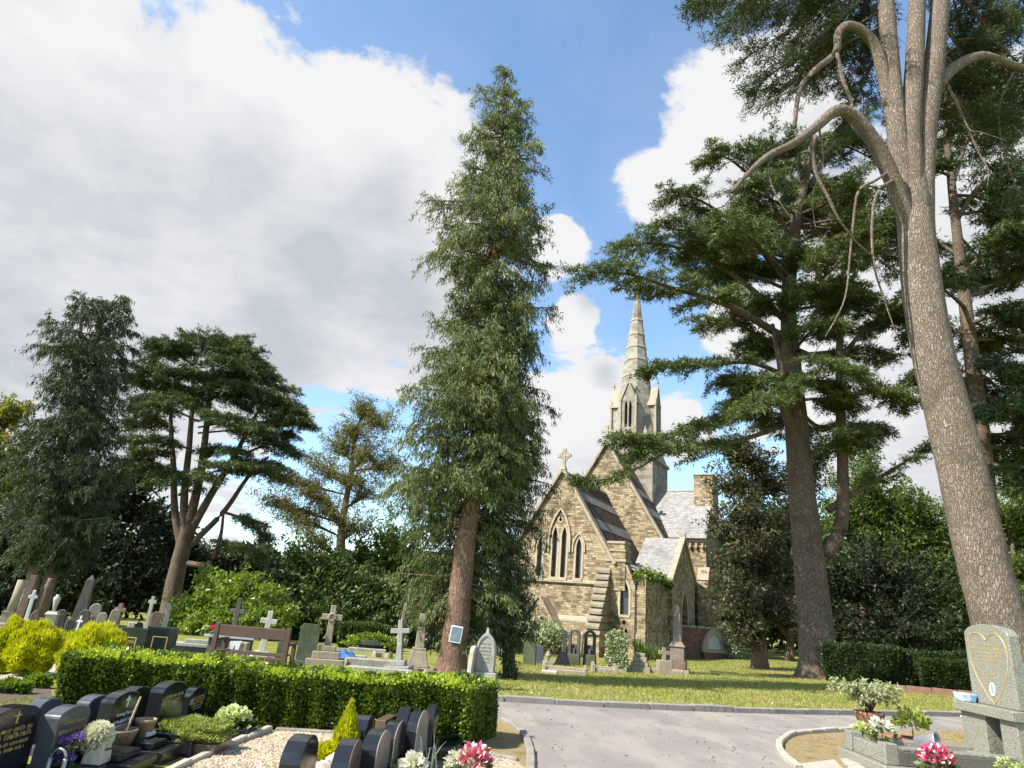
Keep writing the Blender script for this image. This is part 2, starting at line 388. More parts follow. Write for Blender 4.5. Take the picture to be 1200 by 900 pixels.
def m_pebble_b(t, bs):
    r = t.geo('Random Per Island')
    c = t.ramp(r, [(0, (.17, .115, .065)), (.35, (.35, .265, .16)), (.7, (.46, .37, .25)), (1, (.58, .52, .43))])
    t.put(bs.inputs['Base Color'], c); bs.inputs['Roughness'].default_value = .85
M_PEB = mat('pebbles', m_pebble_b)
M_KERB = m_stone('kerb_concrete', (.16, .14, .12), (.33, .3, .26), lich=(.36, .34, .29), sc=1.6)
M_EDGE = m_stone('edging_concrete', (.30, .26, .2), (.5, .45, .37), sc=2)

xs = sorted(set([-600, -300, -150, -90, -60, -45, -36] + list(range(-30, 31)) + [36, 45, 60, 90, 150, 300, 600]))
ys = sorted(set([-80, -30, -10] + list(range(0, 61)) + [70, 90, 130, 200, 400, 900]))
gm = MB(); gm.v = [(float(x), float(y), gzf(x, y)) for y in ys for x in xs]; nx = len(xs)
gm.f = [(j * nx + i, j * nx + i + 1, (j + 1) * nx + i + 1, (j + 1) * nx + i) for j in range(len(ys) - 1) for i in range(nx - 1)]
tag(gm.build('ground', M_GROUND, smooth=True), kind='structure')

def drape_poly(name, xy, dz, m, kind='structure', step=1.0):
    bm = bmesh.new(); bm.faces.new([bm.verts.new((float(x), float(y), 0)) for x, y in xy])
    x0, x1 = min(p[0] for p in xy), max(p[0] for p in xy); y0, y1 = min(p[1] for p in xy), max(p[1] for p in xy)
    for a, b, ax in ((x0, x1, 0), (y0, y1, 1)):
        k = math.ceil(a / step)
        while k * step < b:
            co = [0, 0, 0]; no = [0, 0, 0]; co[ax] = k * step; no[ax] = 1
            bmesh.ops.bisect_plane(bm, geom=bm.verts[:] + bm.edges[:] + bm.faces[:], plane_co=co, plane_no=no); k += 1
    for v in bm.verts: v.co.z = gzf(v.co.x, v.co.y) + dz
    bmesh.ops.recalc_face_normals(bm, faces=bm.faces)
    if sum(f.normal.z for f in bm.faces) < 0: bmesh.ops.reverse_faces(bm, faces=bm.faces)
    me = bpy.data.meshes.new(name); bm.to_mesh(me); bm.free(); me.materials.append(m)
    o = bpy.data.objects.new(name, me); COL.objects.link(o); return tag(o, kind=kind)
def gxy(pts): return [tuple(gnd(*p)[:2]) for p in pts]
def crm(pts, n):
    P = np.array(pts, float); k = len(P)
    if k == 2: return P[0] + (P[1] - P[0]) * np.linspace(0, 1, n)[:, None]
    Q = np.vstack([2 * P[0] - P[1], P, 2 * P[-1] - P[-2]]); t = np.linspace(0, k - 1 - 1e-6, n); i = t.astype(int); u = (t - i)[:, None]
    a, b, c, d = Q[i], Q[i + 1], Q[i + 2], Q[i + 3]
    return .5 * ((2 * b) + (c - a) * u + (2 * a - 5 * b + 4 * c - d) * u ** 2 + (3 * b - a - 3 * c + d) * u ** 3)

far_edge = [(470, 815), (530, 818), (585, 822), (700, 828.5), (830, 834), (960, 837.5), (1145, 840), (1300, 842)]
left_edge = [(623, 1000), (622, 905), (621, 882), (615, 866), (603, 853), (588, 846), (560, 842), (470, 838)]
verge_edge = [(937, 902), (927, 895), (916, 884), (914, 874), (922, 866), (940, 861), (997, 857), (1130, 857), (1300, 862)]
road_xy = gxy(left_edge) + [tuple(q[:2]) for q in crm([gnd(*p) for p in far_edge], 30)] + gxy(verge_edge[::-1]) + gxy([(952, 1000)])
drape_poly('road', road_xy, .006, M_ROAD)
drape_poly('verge', gxy(verge_edge[::-1]) + gxy([(952, 1000), (1300, 1000)]), .010, M_DRY)
drape_poly('hedge_verge', gxy([(588, 846), (603, 853), (615, 866), (621, 882), (622, 905), (596, 894), (560, 886), (545, 860), (560, 842)]), .010, M_DRY)
grav_px = [(195, 912), (262, 879), (305, 862), (330, 857), (440, 864), (560, 883), (604, 893), (621, 905), (630, 1000), (60, 1000)]
drape_poly('gravel_path', gxy(grav_px), .012, M_GRAVEL)
drape_poly('garden_path', gxy([(-60, 800), (5, 792), (40, 782), (62, 768), (78, 768), (62, 790), (30, 806), (-60, 822)]), .008, M_EDGE)
drape_poly('planting_bed', gxy([(-90, 812), (-20, 808), (30, 806), (58, 800), (64, 840), (-10, 826), (-90, 838)]), .005, M_SOIL)
drape_poly('tree_ring', [(gnd(958, 792)[0] + 2.6 * math.cos(a), gnd(958, 792)[1] + 2.3 * math.sin(a)) for a in np.linspace(0, 2 * math.pi, 24)[:-1]], .007, M_DRY)

def run_of_pieces(name, piece, pts3, length, w, h, m, gap=.012, jit=.012, sink=.05):
    """a kerb: one structure object, every stone a child of it"""
    P = np.array(pts3); seg = np.linalg.norm(np.diff(P[:, :2], axis=0), axis=1); cum = np.r_[0, np.cumsum(seg)]
    bed = MB(); k = len(P)
    tan = np.gradient(P[:, :2], axis=0); tan = unit(tan); nor = np.c_[-tan[:, 1], tan[:, 0]]
    vs = []
    for i in range(k):
        for sgn in (-1, 1):
            x, y = P[i, :2] + nor[i] * sgn * (w / 2 - .01); vs += [(x, y, gzf(x, y) - .05), (x, y, gzf(x, y) + h - .03)]
    fs = []
    for i in range(k - 1):
        a = i * 4; b = a + 4; fs += [(a, b, b + 1, a + 1), (a + 2, a + 3, b + 3, b + 2), (a + 1, b + 1, b + 3, a + 3)]
    root = tag(bed.add(vs, fs).build(name, m), kind='structure')
    n = max(1, int(cum[-1] / length)); ln = cum[-1] / n
    me = None
    for i in range(n):
        s = (i + .5) * ln; x = np.interp(s, cum, P[:, 0]); y = np.interp(s, cum, P[:, 1])
        s0, s1 = s - ln / 2, s + ln / 2
        ang = math.atan2(np.interp(s1, cum, P[:, 1]) - np.interp(s0, cum, P[:, 1]), np.interp(s1, cum, P[:, 0]) - np.interp(s0, cum, P[:, 0]))
        if me is None:
            o = MB().box(-ln / 2 + gap / 2, ln / 2 - gap / 2, -w / 2, w / 2, -sink, h).build(piece, m, bevel=.012); me = o.data
        else:
            o = bpy.data.objects.new(piece, me); COL.objects.link(o)
        o.parent = root
        o.location = (x, y, gzf(x, y) + rnd.uniform(-jit, jit)); o.rotation_euler = (rnd.uniform(-.02, .02), rnd.uniform(-.008, .008), ang + rnd.uniform(-.012, .012))
    return root
run_of_pieces('road_kerb', 'kerb_stone', crm([gnd(*p) for p in far_edge[1:]], 60), .92, .16, .11, M_KERB)
run_of_pieces('verge_edging', 'edging_stone', crm([gnd(*p) for p in verge_edge[:7]], 40), .45, .09, .07, M_EDGE)
run_of_pieces('hedge_verge_edging', 'edging_stone', crm([gnd(*p) for p in left_edge[1:6]], 30), .5, .09, .06, M_KERB)
run_of_pieces('gravel_edging', 'edging_stone', crm([gnd(*p) for p in [(180, 918), (232, 892), (275, 874), (315, 859)]], 20), .55, .08, .06, M_EDGE)
run_of_pieces('hedge_edging', 'edging_stone', crm([gnd(*p) for p in [(322, 857), (440, 865), (560, 884), (606, 893)]], 20), .6, .07, .05, M_KERB)
# two pale paving slabs by the memorial
for q in ([(936, 897), (978, 892), (1003, 918), (948, 925)], [(985, 891), (999, 890), (1030, 915), (1008, 918)]):
    c = np.mean([gnd(*p) for p in q], axis=0); m_ = MB()
    lo = [gnd(*p) - c for p in q]
    m_.add([(a[0], a[1], a[2] - .03) for a in lo] + [(a[0], a[1], a[2] + .022) for a in lo], [(3, 2, 1, 0), (4, 5, 6, 7), (0, 1, 5, 4), (1, 2, 6, 5), (2, 3, 7, 6), (3, 0, 4, 7)])
    o = m_.build('paving_slab', M_EDGE, bevel=.006, loc=c)
    tag(o, 'pale concrete paving slab set in the dry verge by the granite kerb memorial', 'slab', 'pale slabs set in the verge')

# pebbles on the gravel
def in_poly(x, y, poly):
    inside = np.zeros(len(x), bool); n = len(poly)
    for i in range(n):
        (x0, y0), (x1, y1) = poly[i], poly[(i + 1) % n]
        c = ((y0 > y) != (y1 > y)) & (x < (x1 - x0) * (y - y0) / (y1 - y0 + 1e-12) + x0); inside ^= c
    return inside
def scatter(poly, n, rg):
    a = np.array(poly); x = rg.uniform(a[:, 0].min(), a[:, 0].max(), n); y = rg.uniform(a[:, 1].min(), a[:, 1].max(), n)
    k = in_poly(x, y, poly); return x[k], y[k]
gp = gxy([(195, 908), (262, 879), (305, 862), (330, 858), (440, 866), (560, 885), (604, 895), (615, 930), (150, 930)])
x, y = scatter(gp, 26000, NR); n = len(x)
c = np.c_[x, y, gz(x, y) + .016]; ax = NR.uniform(.007, .016, (n, 3)); ax[:, 2] *= .7
th = NR.uniform(0, math.pi, n); ex = np.c_[np.cos(th), np.sin(th), np.zeros(n)] * ax[:, :1]; ey = np.c_[-np.sin(th), np.cos(th), np.zeros(n)] * ax[:, 1:2]; ez = np.zeros((n, 3)); ez[:, 2] = ax[:, 2]
me = bpy.data.meshes.new('pebbles'); V = np.stack([c + ex, c + ey, c - ex, c - ey, c + ez], 1)
me.vertices.add(n * 5); me.vertices.foreach_set('co', V.astype(np.float32).ravel())
fi = (np.arange(n)[:, None, None] * 5 + np.array([[0, 1, 4], [1, 2, 4], [2, 3, 4], [3, 0, 4]])[None]).ravel()
me.loops.add(len(fi)); me.loops.foreach_set('vertex_index', fi.astype(np.int32)); me.polygons.add(n * 4); me.polygons.foreach_set('loop_start', np.arange(0, len(fi), 3, dtype=np.int32))
me.update(calc_edges=True); me.materials.append(M_PEB); o = bpy.data.objects.new('gravel_pebbles', me); COL.objects.link(o)
tag(o, 'loose golden gravel covering the path between the small granite memorials', 'gravel', kind='stuff')

# litter blown over road and verge
M_LIT = m_leaf('leaf_litter', (.10, .065, .03), (.22, .15, .07), (.34, .27, .15), .1, .8, .1, 3)
for nm, lab, poly, n_ in (('road_litter', 'scattered brown needles and leaf bits on the tarmac', road_xy, 5200), ('verge_litter', 'dry leaf litter scattered over the brown verge', gxy(verge_edge[::-1]) + gxy([(952, 960), (1300, 960)]), 5200), ('tree_litter', 'brown needles littering the grass round the cedar foot', [(gnd(958, 792)[0] + 3.2 * math.cos(a), gnd(958, 792)[1] + 2.8 * math.sin(a)) for a in np.linspace(0, 6.283, 20)[:-1]], 2500)):
    x, y = scatter(poly, n_, NR); k = (np.sin(x * 1.3 + 2) * np.sin(y * 1.1) + NR.normal(0, .6, len(x))) > -.1; x, y = x[k], y[k]; n = len(x); b = np.c_[x, y, gz(x, y) + .020]
    tag(raw_mesh(nm, leaf_quads(b, unit(np.c_[NR.normal(size=n), NR.normal(size=n), np.abs(NR.normal(0, .15, n))]), NR.uniform(.015, .05, n), NR.uniform(.003, .010, n), NR), M_LIT), lab, 'litter', kind='stuff')
# grass blades and daisies on the lawn
def m_blade_b(t, bs):
    r = t.geo('Random Per Island'); m = t.noise(t.geo('Position'), .8, 4, .6)
    c = t.ramp(t.math('MULTIPLY_ADD', r, .6, t.math('MULTIPLY', m, .5)), [(.15, (.11, .14, .02)), (.5, (.27, .285, .05)), (.85, (.46, .42, .13))])
    t.put(bs.inputs['Base Color'], c); bs.inputs['Roughness'].default_value = .6
    tr = t.n('ShaderNodeBsdfTranslucent'); t.put(tr.inputs[0], c); mx = t.n('ShaderNodeMixShader'); mx.inputs[0].default_value = .3
    t.L.new(bs.outputs[0], mx.inputs[1]); t.L.new(tr.outputs[0], mx.inputs[2]); t.L.new(mx.outputs[0], t.N['Material Output'].inputs[0])
M_BLADE = mat('grass_blades', m_blade_b)
def blades(name, label, poly, n, h0, h1, w, rg, m):
    x, y = scatter(poly, n, rg); n = len(x); b = np.c_[x, y, gz(x, y) + .002]
    th = rg.uniform(0, 2 * math.pi, n); sd = np.c_[np.cos(th), np.sin(th), np.zeros(n)] * w; h = rg.uniform(h0, h1, n)
    tip = b + np.c_[rg.normal(0, .5, n) * h, rg.normal(0, .5, n) * h, h]
    return tag(raw_mesh(name, np.stack([b - sd, b + sd, tip], 1), m), label, 'grass', kind='stuff')
lawn_poly = gxy([(470, 812), (585, 819), (700, 825.5), (830, 831), (960, 834.5), (1145, 837), (1300, 839), (1300, 812), (1040, 795), (985, 776), (870, 772), (700, 776), (585, 778), (470, 790)])
blades('lawn_grass', 'short sunlit lawn between the road kerb and the chapel', lawn_poly, 260000, .03, .075, .010, NR, M_BLADE)
blades('plot_grass', 'small patch of lawn at the end of the box hedge by the path', gxy([(-60, 835), (30, 818), (46, 822), (46, 850), (-20, 862), (-80, 862)]), 9000, .02, .05, .004, NR, M_BLADE)
blades('verge_grass', 'thin dry grass on the verge in front of the memorial pots', gxy(verge_edge[::-1]) + gxy([(952, 960), (1300, 960)]), 16000, .015, .045, .004, NR, M_DRY)
x, y = scatter(lawn_poly, 3600, NR); k = (np.sin(x * .9 + 1) + np.sin(y * .55) + NR.normal(0, .8, len(x))) > .9; x, y = x[k], y[k]; n = len(x)
b = np.c_[x, y, gz(x, y) + .07]; th = NR.uniform(0, 6.28, n); e1 = np.c_[np.cos(th), np.sin(th), NR.normal(0, .3, n)] * .016; e2 = np.c_[-np.sin(th), np.cos(th), NR.normal(0, .3, n)] * .016
tag(raw_mesh('lawn_daisies', np.stack([b + e1, b + e2, b - e1, b - e2], 1), m_plain('daisy_white', (.75, .74, .68), .7)), 'tiny white daisies and clover dotted over the lawn', 'flowers', kind='stuff')
# ------------------------------------------------------------------ trees
M_BARK_RED = m_bark('bark_reddish', (.07, .04, .026), (.20, .125, .085), (.33, .225, .16), 1.2, .8)
M_BARK_GREY = m_bark('bark_grey', (.075, .055, .042), (.25, .195, .15), (.43, .36, .29), 1.1, 1.6)
M_BARK_DARK = m_bark('bark_dark', (.05, .038, .028), (.15, .11, .08), (.27, .21, .16), 1.0, .9)
L_CYP = m_leaf('cypress_leaf', (0.048, 0.075, 0.023), (0.180, 0.210, 0.075), (0.375, 0.392, 0.195), .26, .55, .28, .8)
L_CYP2 = m_leaf('dark_cypress_leaf', (.022, .036, .014), (.068, .092, .032), (.12, .145, .058), .2, .55, .25, .5)
L_CED = m_leaf('cedar_leaf', (0.033, 0.059, 0.018), (0.128, 0.161, 0.043), (0.225, 0.245, 0.078), .22, .5, .3, .45)
L_CEDL = m_leaf('cedar_leaf_dark', (0.024, 0.046, 0.015), (0.090, 0.119, 0.035), (0.165, 0.182, 0.056), .2, .5, .3, .4)
L_YEW_SHADE = m_leaf('yew_and_shade_leaf', (.010, .016, .006), (.032, .046, .014), None, .12, .5, .25, .5)  # also colours the right-hand wood dark in place of canopy shade
L_BRI = m_leaf('bright_leaf', (0.088, 0.144, 0.017), (0.250, 0.324, 0.044), (0.400, 0.432, 0.110), .38, .42, .4, .9)
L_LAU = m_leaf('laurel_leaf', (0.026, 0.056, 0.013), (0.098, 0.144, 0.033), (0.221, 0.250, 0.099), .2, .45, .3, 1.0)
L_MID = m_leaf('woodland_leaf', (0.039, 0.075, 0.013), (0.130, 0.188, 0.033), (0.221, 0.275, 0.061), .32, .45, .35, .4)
L_OLI = m_leaf('olive_leaf', (0.078, 0.081, 0.022), (0.208, 0.194, 0.055), (0.325, 0.263, 0.099), .35, .5, .3, .6, brown=(.17, .10, .045))
L_HOL = m_leaf('holly_leaf', (0.020, 0.030, 0.012), (0.091, 0.101, 0.039), (0.294, 0.243, 0.169), .15, .48, .3, .8, brown=(.10, .055, .04))
L_GOLD = m_leaf('golden_conifer_leaf', (.30, .31, .010), (.60, .57, .018), (.74, .69, .05), .42, .5, .3, 3.0)
L_BOX = m_leaf('box_leaf', (.03, .06, .008), (.14, .20, .02), (.26, .32, .07), .3, .27, .6, 2.5)
L_BOXN = m_leaf('box_new_leaf', (.24, .31, .02), (.44, .50, .04), (.56, .58, .10), .45, .3, .5, 2.5)
L_YHED = m_leaf('yew_hedge_leaf', (.012, .024, .008), (.045, .07, .016), (.13, .17, .03), .2, .45, .35, 1.6)

class Tree:
    def __init__(s, seed): s.rg = np.random.default_rng(seed); s.wood = MB(); s.limbs = []; s.twq = []; s.lf = []
    def tube(s, pts, r0, r1, seg=8, n=None, knob=0., pw=1.0, flare=0., own=None):
        pts = crm(pts, n or max(4, len(pts) * 3)); k = len(pts); t = np.linspace(0, 1, k)
        rad = np.interp(t, np.linspace(0, 1, len(r0)), r0) if hasattr(r0, '__len__') else r0 + (r1 - r0) * t ** pw
        if flare: rad = rad * (1 + flare * np.exp(-t * k / 2.2))
        tgt = s.wood if own is None else own
        o = len(tgt.v); tgt.tube(pts, list(rad), seg)
        if knob:
            for i in range(k):
                for j in range(seg):
                    q = np.array(tgt.v[o + i * seg + j]); c = pts[i]; a = j * 6.283 / seg
                    f = 1 + knob * (.5 * math.sin(3 * a + i * .23 + float(rad[0]) * 7) + .35 * math.sin(5 * a - i * .31) + .5 * s.rg.normal() * .5)
                    if flare: f += .45 * flare * max(0, math.sin(5 * a + 1)) * math.exp(-i / 2.0)
                    tgt.v[o + i * seg + j] = tuple(c + (q - c) * f)
        return pts
    def twig_geo(s, P0, P1, r):
        n = len(P0); D = unit(P1 - P0); a = unit(np.cross(D, rdir(n, s.rg))); b = np.cross(D, a); r = np.broadcast_to(r, (n,))[:, None]
        s.twq.append(np.stack([P0 + a * r, P0 - a * r, P1 - a * r * .4, P1 + a * r * .4], 1))
    def side(s, pts, n, t0=.25, a=.6, b=.8, c=0., L0=1., L1=.5, rand=.2, t1=1.0):
        """n side twigs along a limb: base points, directions, lengths"""
        rg = s.rg; k = len(pts); t = t0 + (t1 - t0) * (np.arange(n) + rg.uniform(0, 1, n)) / n; f = t * (k - 1); i = np.clip(f.astype(int), 0, k - 2)
        u = (f - i)[:, None]; P = pts[i] * (1 - u) + pts[i + 1] * u; T = unit(pts[i + 1] - pts[i])
        Sd = unit(np.cross(T, [0, 0, 1.0]) + 1e-6) * np.where(rg.uniform(size=n) < .5, -1, 1)[:, None]
        D = unit(T * a + Sd * b * rg.uniform(.5, 1.2, (n, 1)) + np.array([0, 0, 1.0]) * c + rg.normal(0, rand, (n, 3)))
        L = (L0 + (L1 - L0) * t) * rg.uniform(.55, 1.15, n); return P, D, L
    def spray(s, P0, D0, L, m, ll, lw, jit=.08, droop=0., fwd=.6, rand=.6, zb=0., s0=.1, twig=.006, flat=None):
        rg = s.rg; n = len(P0)
        if n == 0: return
        if twig:
            P1 = P0 + D0 * L[:, None]; P1[:, 2] -= droop * L ** 2; s.twig_geo(P0, P1, twig)
        q = rg.uniform(s0, 1, (n, m)); ls = L[:, None] * q; P = P0[:, None] + D0[:, None] * ls[..., None]; P[..., 2] -= droop * ls ** 2
        P += rg.normal(0, 1, P.shape) * jit
        D = unit(fwd * D0[:, None] + rand * rg.normal(size=P.shape) + np.array([0, 0, zb]))
        P = P.reshape(-1, 3); D = D.reshape(-1, 3); k = len(P)
        s.lf.append(leaf_tris(P, D, ll * rg.uniform(.6, 1.35, k), lw * rg.uniform(.7, 1.3, k), rg))
    def finish(s, name, label, cat, bark, leaf, base, group=None, limb_name='limb'):
        base = np.array(base, float); root = thing(name, label, cat, base, group=group)
        if s.wood.v:
            w = s.wood; w.v = [tuple(np.array(p) - base) for p in w.v]; w.build('trunk', bark, root, smooth=True)
        for lm in s.limbs:
            lm.v = [tuple(np.array(p) - base) for p in lm.v]; lm.build(limb_name, bark, root, smooth=True)
        if s.twq: raw_mesh('twigs', np.concatenate(s.twq) - base, bark, root)
        if s.lf: raw_mesh('crown', np.concatenate(s.lf) - base, leaf, root)
        return root

def outline_fn(levels, Y):
    """silhouette given as photo rows (row, left, right) on the tree's own depth plane -> functions of height"""
    A = np.array([at(l, r_, Y)[[0, 2]] for r_, l, _ in levels]); B = np.array([at(r, r_, Y)[[0, 2]] for r_, _, r in levels])
    za, zb = A[::-1, 1], B[::-1, 1]; xa, xb = A[::-1, 0], B[::-1, 0]
    return (lambda z: np.interp(z, za, xa)), (lambda z: np.interp(z, zb, xb)), min(za[0], zb[0]), max(za[-1], zb[-1])

def conifer(T, Y, trunk_px, r0, r1, levels, nb, ntw, nlf, ll, lw, style, dens_top=.6, depth=.9, trunk_seg=16, rise=.12, branch_r=.05, wl=(.5, 1.05), twl=(1.3, .7), flare=.5, bare=None, gap=.0):
    """trunk plus many branches reaching the silhouette; style sets how the sprays hang"""
    rg = T.rg; tp = crm([at(a, b, Y) for a, b in trunk_px], 40); tp[0][2] = gzf(tp[0][0], tp[0][1]) - .15
    T.tube(tp, r0, r1, trunk_seg, 46, knob=.05, flare=flare)
    fl, fr, z0, z1 = outline_fn(levels, Y)
    for i in range(nb):
        u = (i + rg.uniform()) / nb; u = u ** 1.12; z = z0 + (z1 - z0) * u
        if rg.uniform() > 1 - (1 - dens_top) * u: continue
        xt = np.interp(z, tp[:, 2], tp[:, 0]); yt = np.interp(z, tp[:, 2], tp[:, 1])
        ph = i * 2.39996 + rg.uniform(-.4, .4); cs, sn = math.cos(ph), math.sin(ph)
        ext = max(.15, (fr(z) - xt) if cs > 0 else (xt - fl(z))); rd = max(.2, .5 * (fr(z) - fl(z)) * depth)
        r = math.hypot(ext * cs, rd * sn) * rg.uniform(*wl)
        if gap: r *= 1 - gap * (.5 + .5 * math.sin(z * 1.9 + math.sin(ph * 2 + z * .7) * 2.2 + i % 3))
        if bare is not None and z < bare and sn < .15: continue
        if r < .12: continue
        zs = z + r * rise * rg.uniform(.4, 1.4); zs = min(zs, tp[-1, 2] - .05)
        p0 = np.array([np.interp(zs, tp[:, 2], tp[:, 0]), np.interp(zs, tp[:, 2], tp[:, 1]), zs]); e = np.array([xt + r * cs, yt + r * sn, z])
        md = p0 * .5 + e * .5 + np.array([rg.normal(0, .06 * r), rg.normal(0, .06 * r), r * rg.uniform(-.12, .12) - (.06 * r if style == 'weep' else -.05 * r)])
        br = T.tube([p0, md, e], min(branch_r, .012 + .012 * r) * 1.3, .008, 5, 9)
        n = max(4, int(ntw * r)); L0, L1 = twl
        if style == 'weep':
            P, D, L = T.side(br, n, .18, .45, .75, -.35, L0 * min(1, .35 + r * .25), L1 * min(1, .35 + r * .25), .3)
            T.spray(P, D, L, nlf, ll, lw, .055, .34, .3, .40, -.8, .05, .007)
        else:
            P, D, L = T.side(br, n, .2, .6, .9, .05, L0 * min(1, .3 + r * .22), L1 * min(1, .3 + r * .22), .2)
            T.spray(P, D, L, nlf, ll, lw, .06, .12, .5, .55, .1, .05, .007, flat=.3)
    return tp

# --- tall cypress in the middle of the picture, its trunk carrying a small notice
Yc = float(gnd(520, 792)[1])
T = Tree(1)
levels = [(82, 588, 597), (100, 564, 622), (140, 548, 634), (165, 538, 640), (200, 528, 636), (222, 500, 644), (232, 488, 650), (275, 487, 655), (300, 496, 662), (330, 506, 664), (365, 512, 660), (400, 490, 650),
          (440, 480, 650), (470, 470, 652), (520, 470, 648), (560, 450, 638), (600, 432, 630), (640, 430, 622), (690, 440, 612), (735, 462, 604), (750, 470, 600)]
cyp = conifer(T, Yc, [(527, 800), (531, 770), (537, 720), (545, 640), (554, 580), (565, 500), (575, 400), (582, 280), (588, 170), (592, 84)], .40, .03, levels, 640, 9.5, 40, .13, .019, 'weep', dens_top=.30, depth=.9, rise=.16, twl=(1.1, .9), flare=.45, trunk_seg=22, bare=float(at(553, 585, Yc)[2]), gap=.34, wl=(.55, 1.12))
T.finish('cypress_tree', 'very tall drooping grey-green cypress with bare reddish lower trunk carrying a notice', 'tree', M_BARK_RED, L_CYP, gnd(520, 796))
# --- darker tree growing against it, ivy on its stem
Yd = Yc + .9
T = Tree(2)
levels = [(395, 590, 625), (440, 570, 650), (500, 560, 655), (560, 548, 652), (610, 545, 650), (650, 545, 642), (690, 550, 638), (725, 560, 634), (745, 572, 624)]
conifer(T, Yd, [(598, 806), (596, 770), (592, 700), (588, 600), (590, 500), (600, 400)], .20, .03, levels, 190, 7, 32, .14, .016, 'weep', dens_top=.9, depth=.8, twl=(1.1, .8), flare=.3)
iv = crm([at(598, 804, Yd - .2), at(596, 760, Yd - .2), at(593, 700, Yd - .2), at(590, 640, Yd - .2)], 12)
P, D, L = T.side(iv, 160, 0, .3, 1, 0, .35, .35, .5); T.spray(P, D, L, 14, .09, .032, .07, 0, .3, .8, 0)
T.finish('dark_cypress_tree', 'dark ivy-stemmed evergreen crowding behind the tall headstone and the cypress trunk', 'tree', M_BARK_DARK, L_CYP2, gnd(598, 804))

# --- twin-stemmed cypress at the far left
Yl = 31.0
T = Tree(3)
levels = [(347, 130, 152), (365, 96, 158), (385, 50, 162), (405, 38, 160), (440, 60, 156), (480, 30, 152), (520, 12, 150), (560, 4, 150), (600, 2, 142), (640, 6, 120), (655, 14, 108)]
t1 = conifer(T, Yl, [(18, 738), (36, 690), (62, 570), (80, 480), (92, 410), (97, 352)], .34, .04, levels, 135, 7.0, 30, .21, .024, 'weep', dens_top=.9, depth=.8, rise=.1, twl=(1.4, .9), wl=(.45, 1.0))
t2 = conifer(T, Yl + .4, [(40, 738), (52, 700), (82, 590), (110, 490), (130, 410), (142, 347)], .36, .04, levels, 135, 7.0, 30, .21, .024, 'weep', dens_top=.9, depth=.8, rise=.1, twl=(1.4, .9), wl=(.45, 1.0))
T.finish('twin_cypress_tree', 'twin-stemmed weeping cypress rising among the tall old grave pillars', 'tree', M_BARK_GREY, L_CYP2, t1[0] + [0.3, .1, .15])

# --- limbs given one by one: cedars
def limb_px(pts): return [at(a, b, y) for a, b, y in pts]
def cedar_limb(T, pts, r0, r1, nsec, seclen, ntw, nlf, ll, lw, t0=.3, seg=7, updown=.0, own=False, twl=(.75, .45), zb=.12, leafjit=.06, droop=.10):
    own_mb = None
    if own: own_mb = MB(); T.limbs.append(own_mb)
    pl = T.tube(pts, r0, r1, seg, max(8, len(pts) * 4), own=own_mb, knob=.05 if r0 > .1 else 0)
    P, D, L = T.side(pl, nsec, t0, .55, .9, updown, seclen, seclen * .55, .12)
    rg = T.rg
    for p, d, l in zip(P, D, L):
        e = p + d * l; e[2] -= droop * l * rg.uniform(-.2, 1.4); m = (p + e) / 2; m[2] += .06 * l
        br = T.tube([p, m, e], .012 + .010 * l, .006, 4, 7)
        Pp, Dd, Ll = T.side(br, max(4, int(ntw * l)), .12, .55, .9, .02, twl[0], twl[1], .16)
        T.spray(Pp, Dd, Ll, nlf, ll, lw, leafjit, .34, .55, .5, zb - .22, .05, .006)
    tip = pl[-max(3, len(pl) // 4):]
    Pp, Dd, Ll = T.side(tip, max(6, int(ntw * 1.6)), 0, .8, .6, .0, twl[0], twl[1], .2); T.spray(Pp, Dd, Ll, nlf, ll, lw, leafjit, .34, .55, .5, zb - .22, .05, .006)
    return pl

def fill_limbs(T, trunk, Y, targets, kw, seed, ns=22, sl=2.2, r=.10, dyr=(-3.5, 4.5)):
    rg = np.random.default_rng(seed); tp = crm(trunk, 60)
    for px, py in targets:
        e = at(px, py, Y + rg.uniform(*dyr)); L = np.linalg.norm(e[:2] - tp[30][:2]); zs = e[2] - L * rg.uniform(-.1, .25)
        k = int(np.argmin(abs(tp[:, 2] - np.clip(zs, tp[8][2], tp[-2][2])))); m = (tp[k] + e) / 2 + [0, 0, .05 * L]
        cedar_limb(T, [tp[k], m, e], r, .025, ns, sl, t0=.3, **kw)
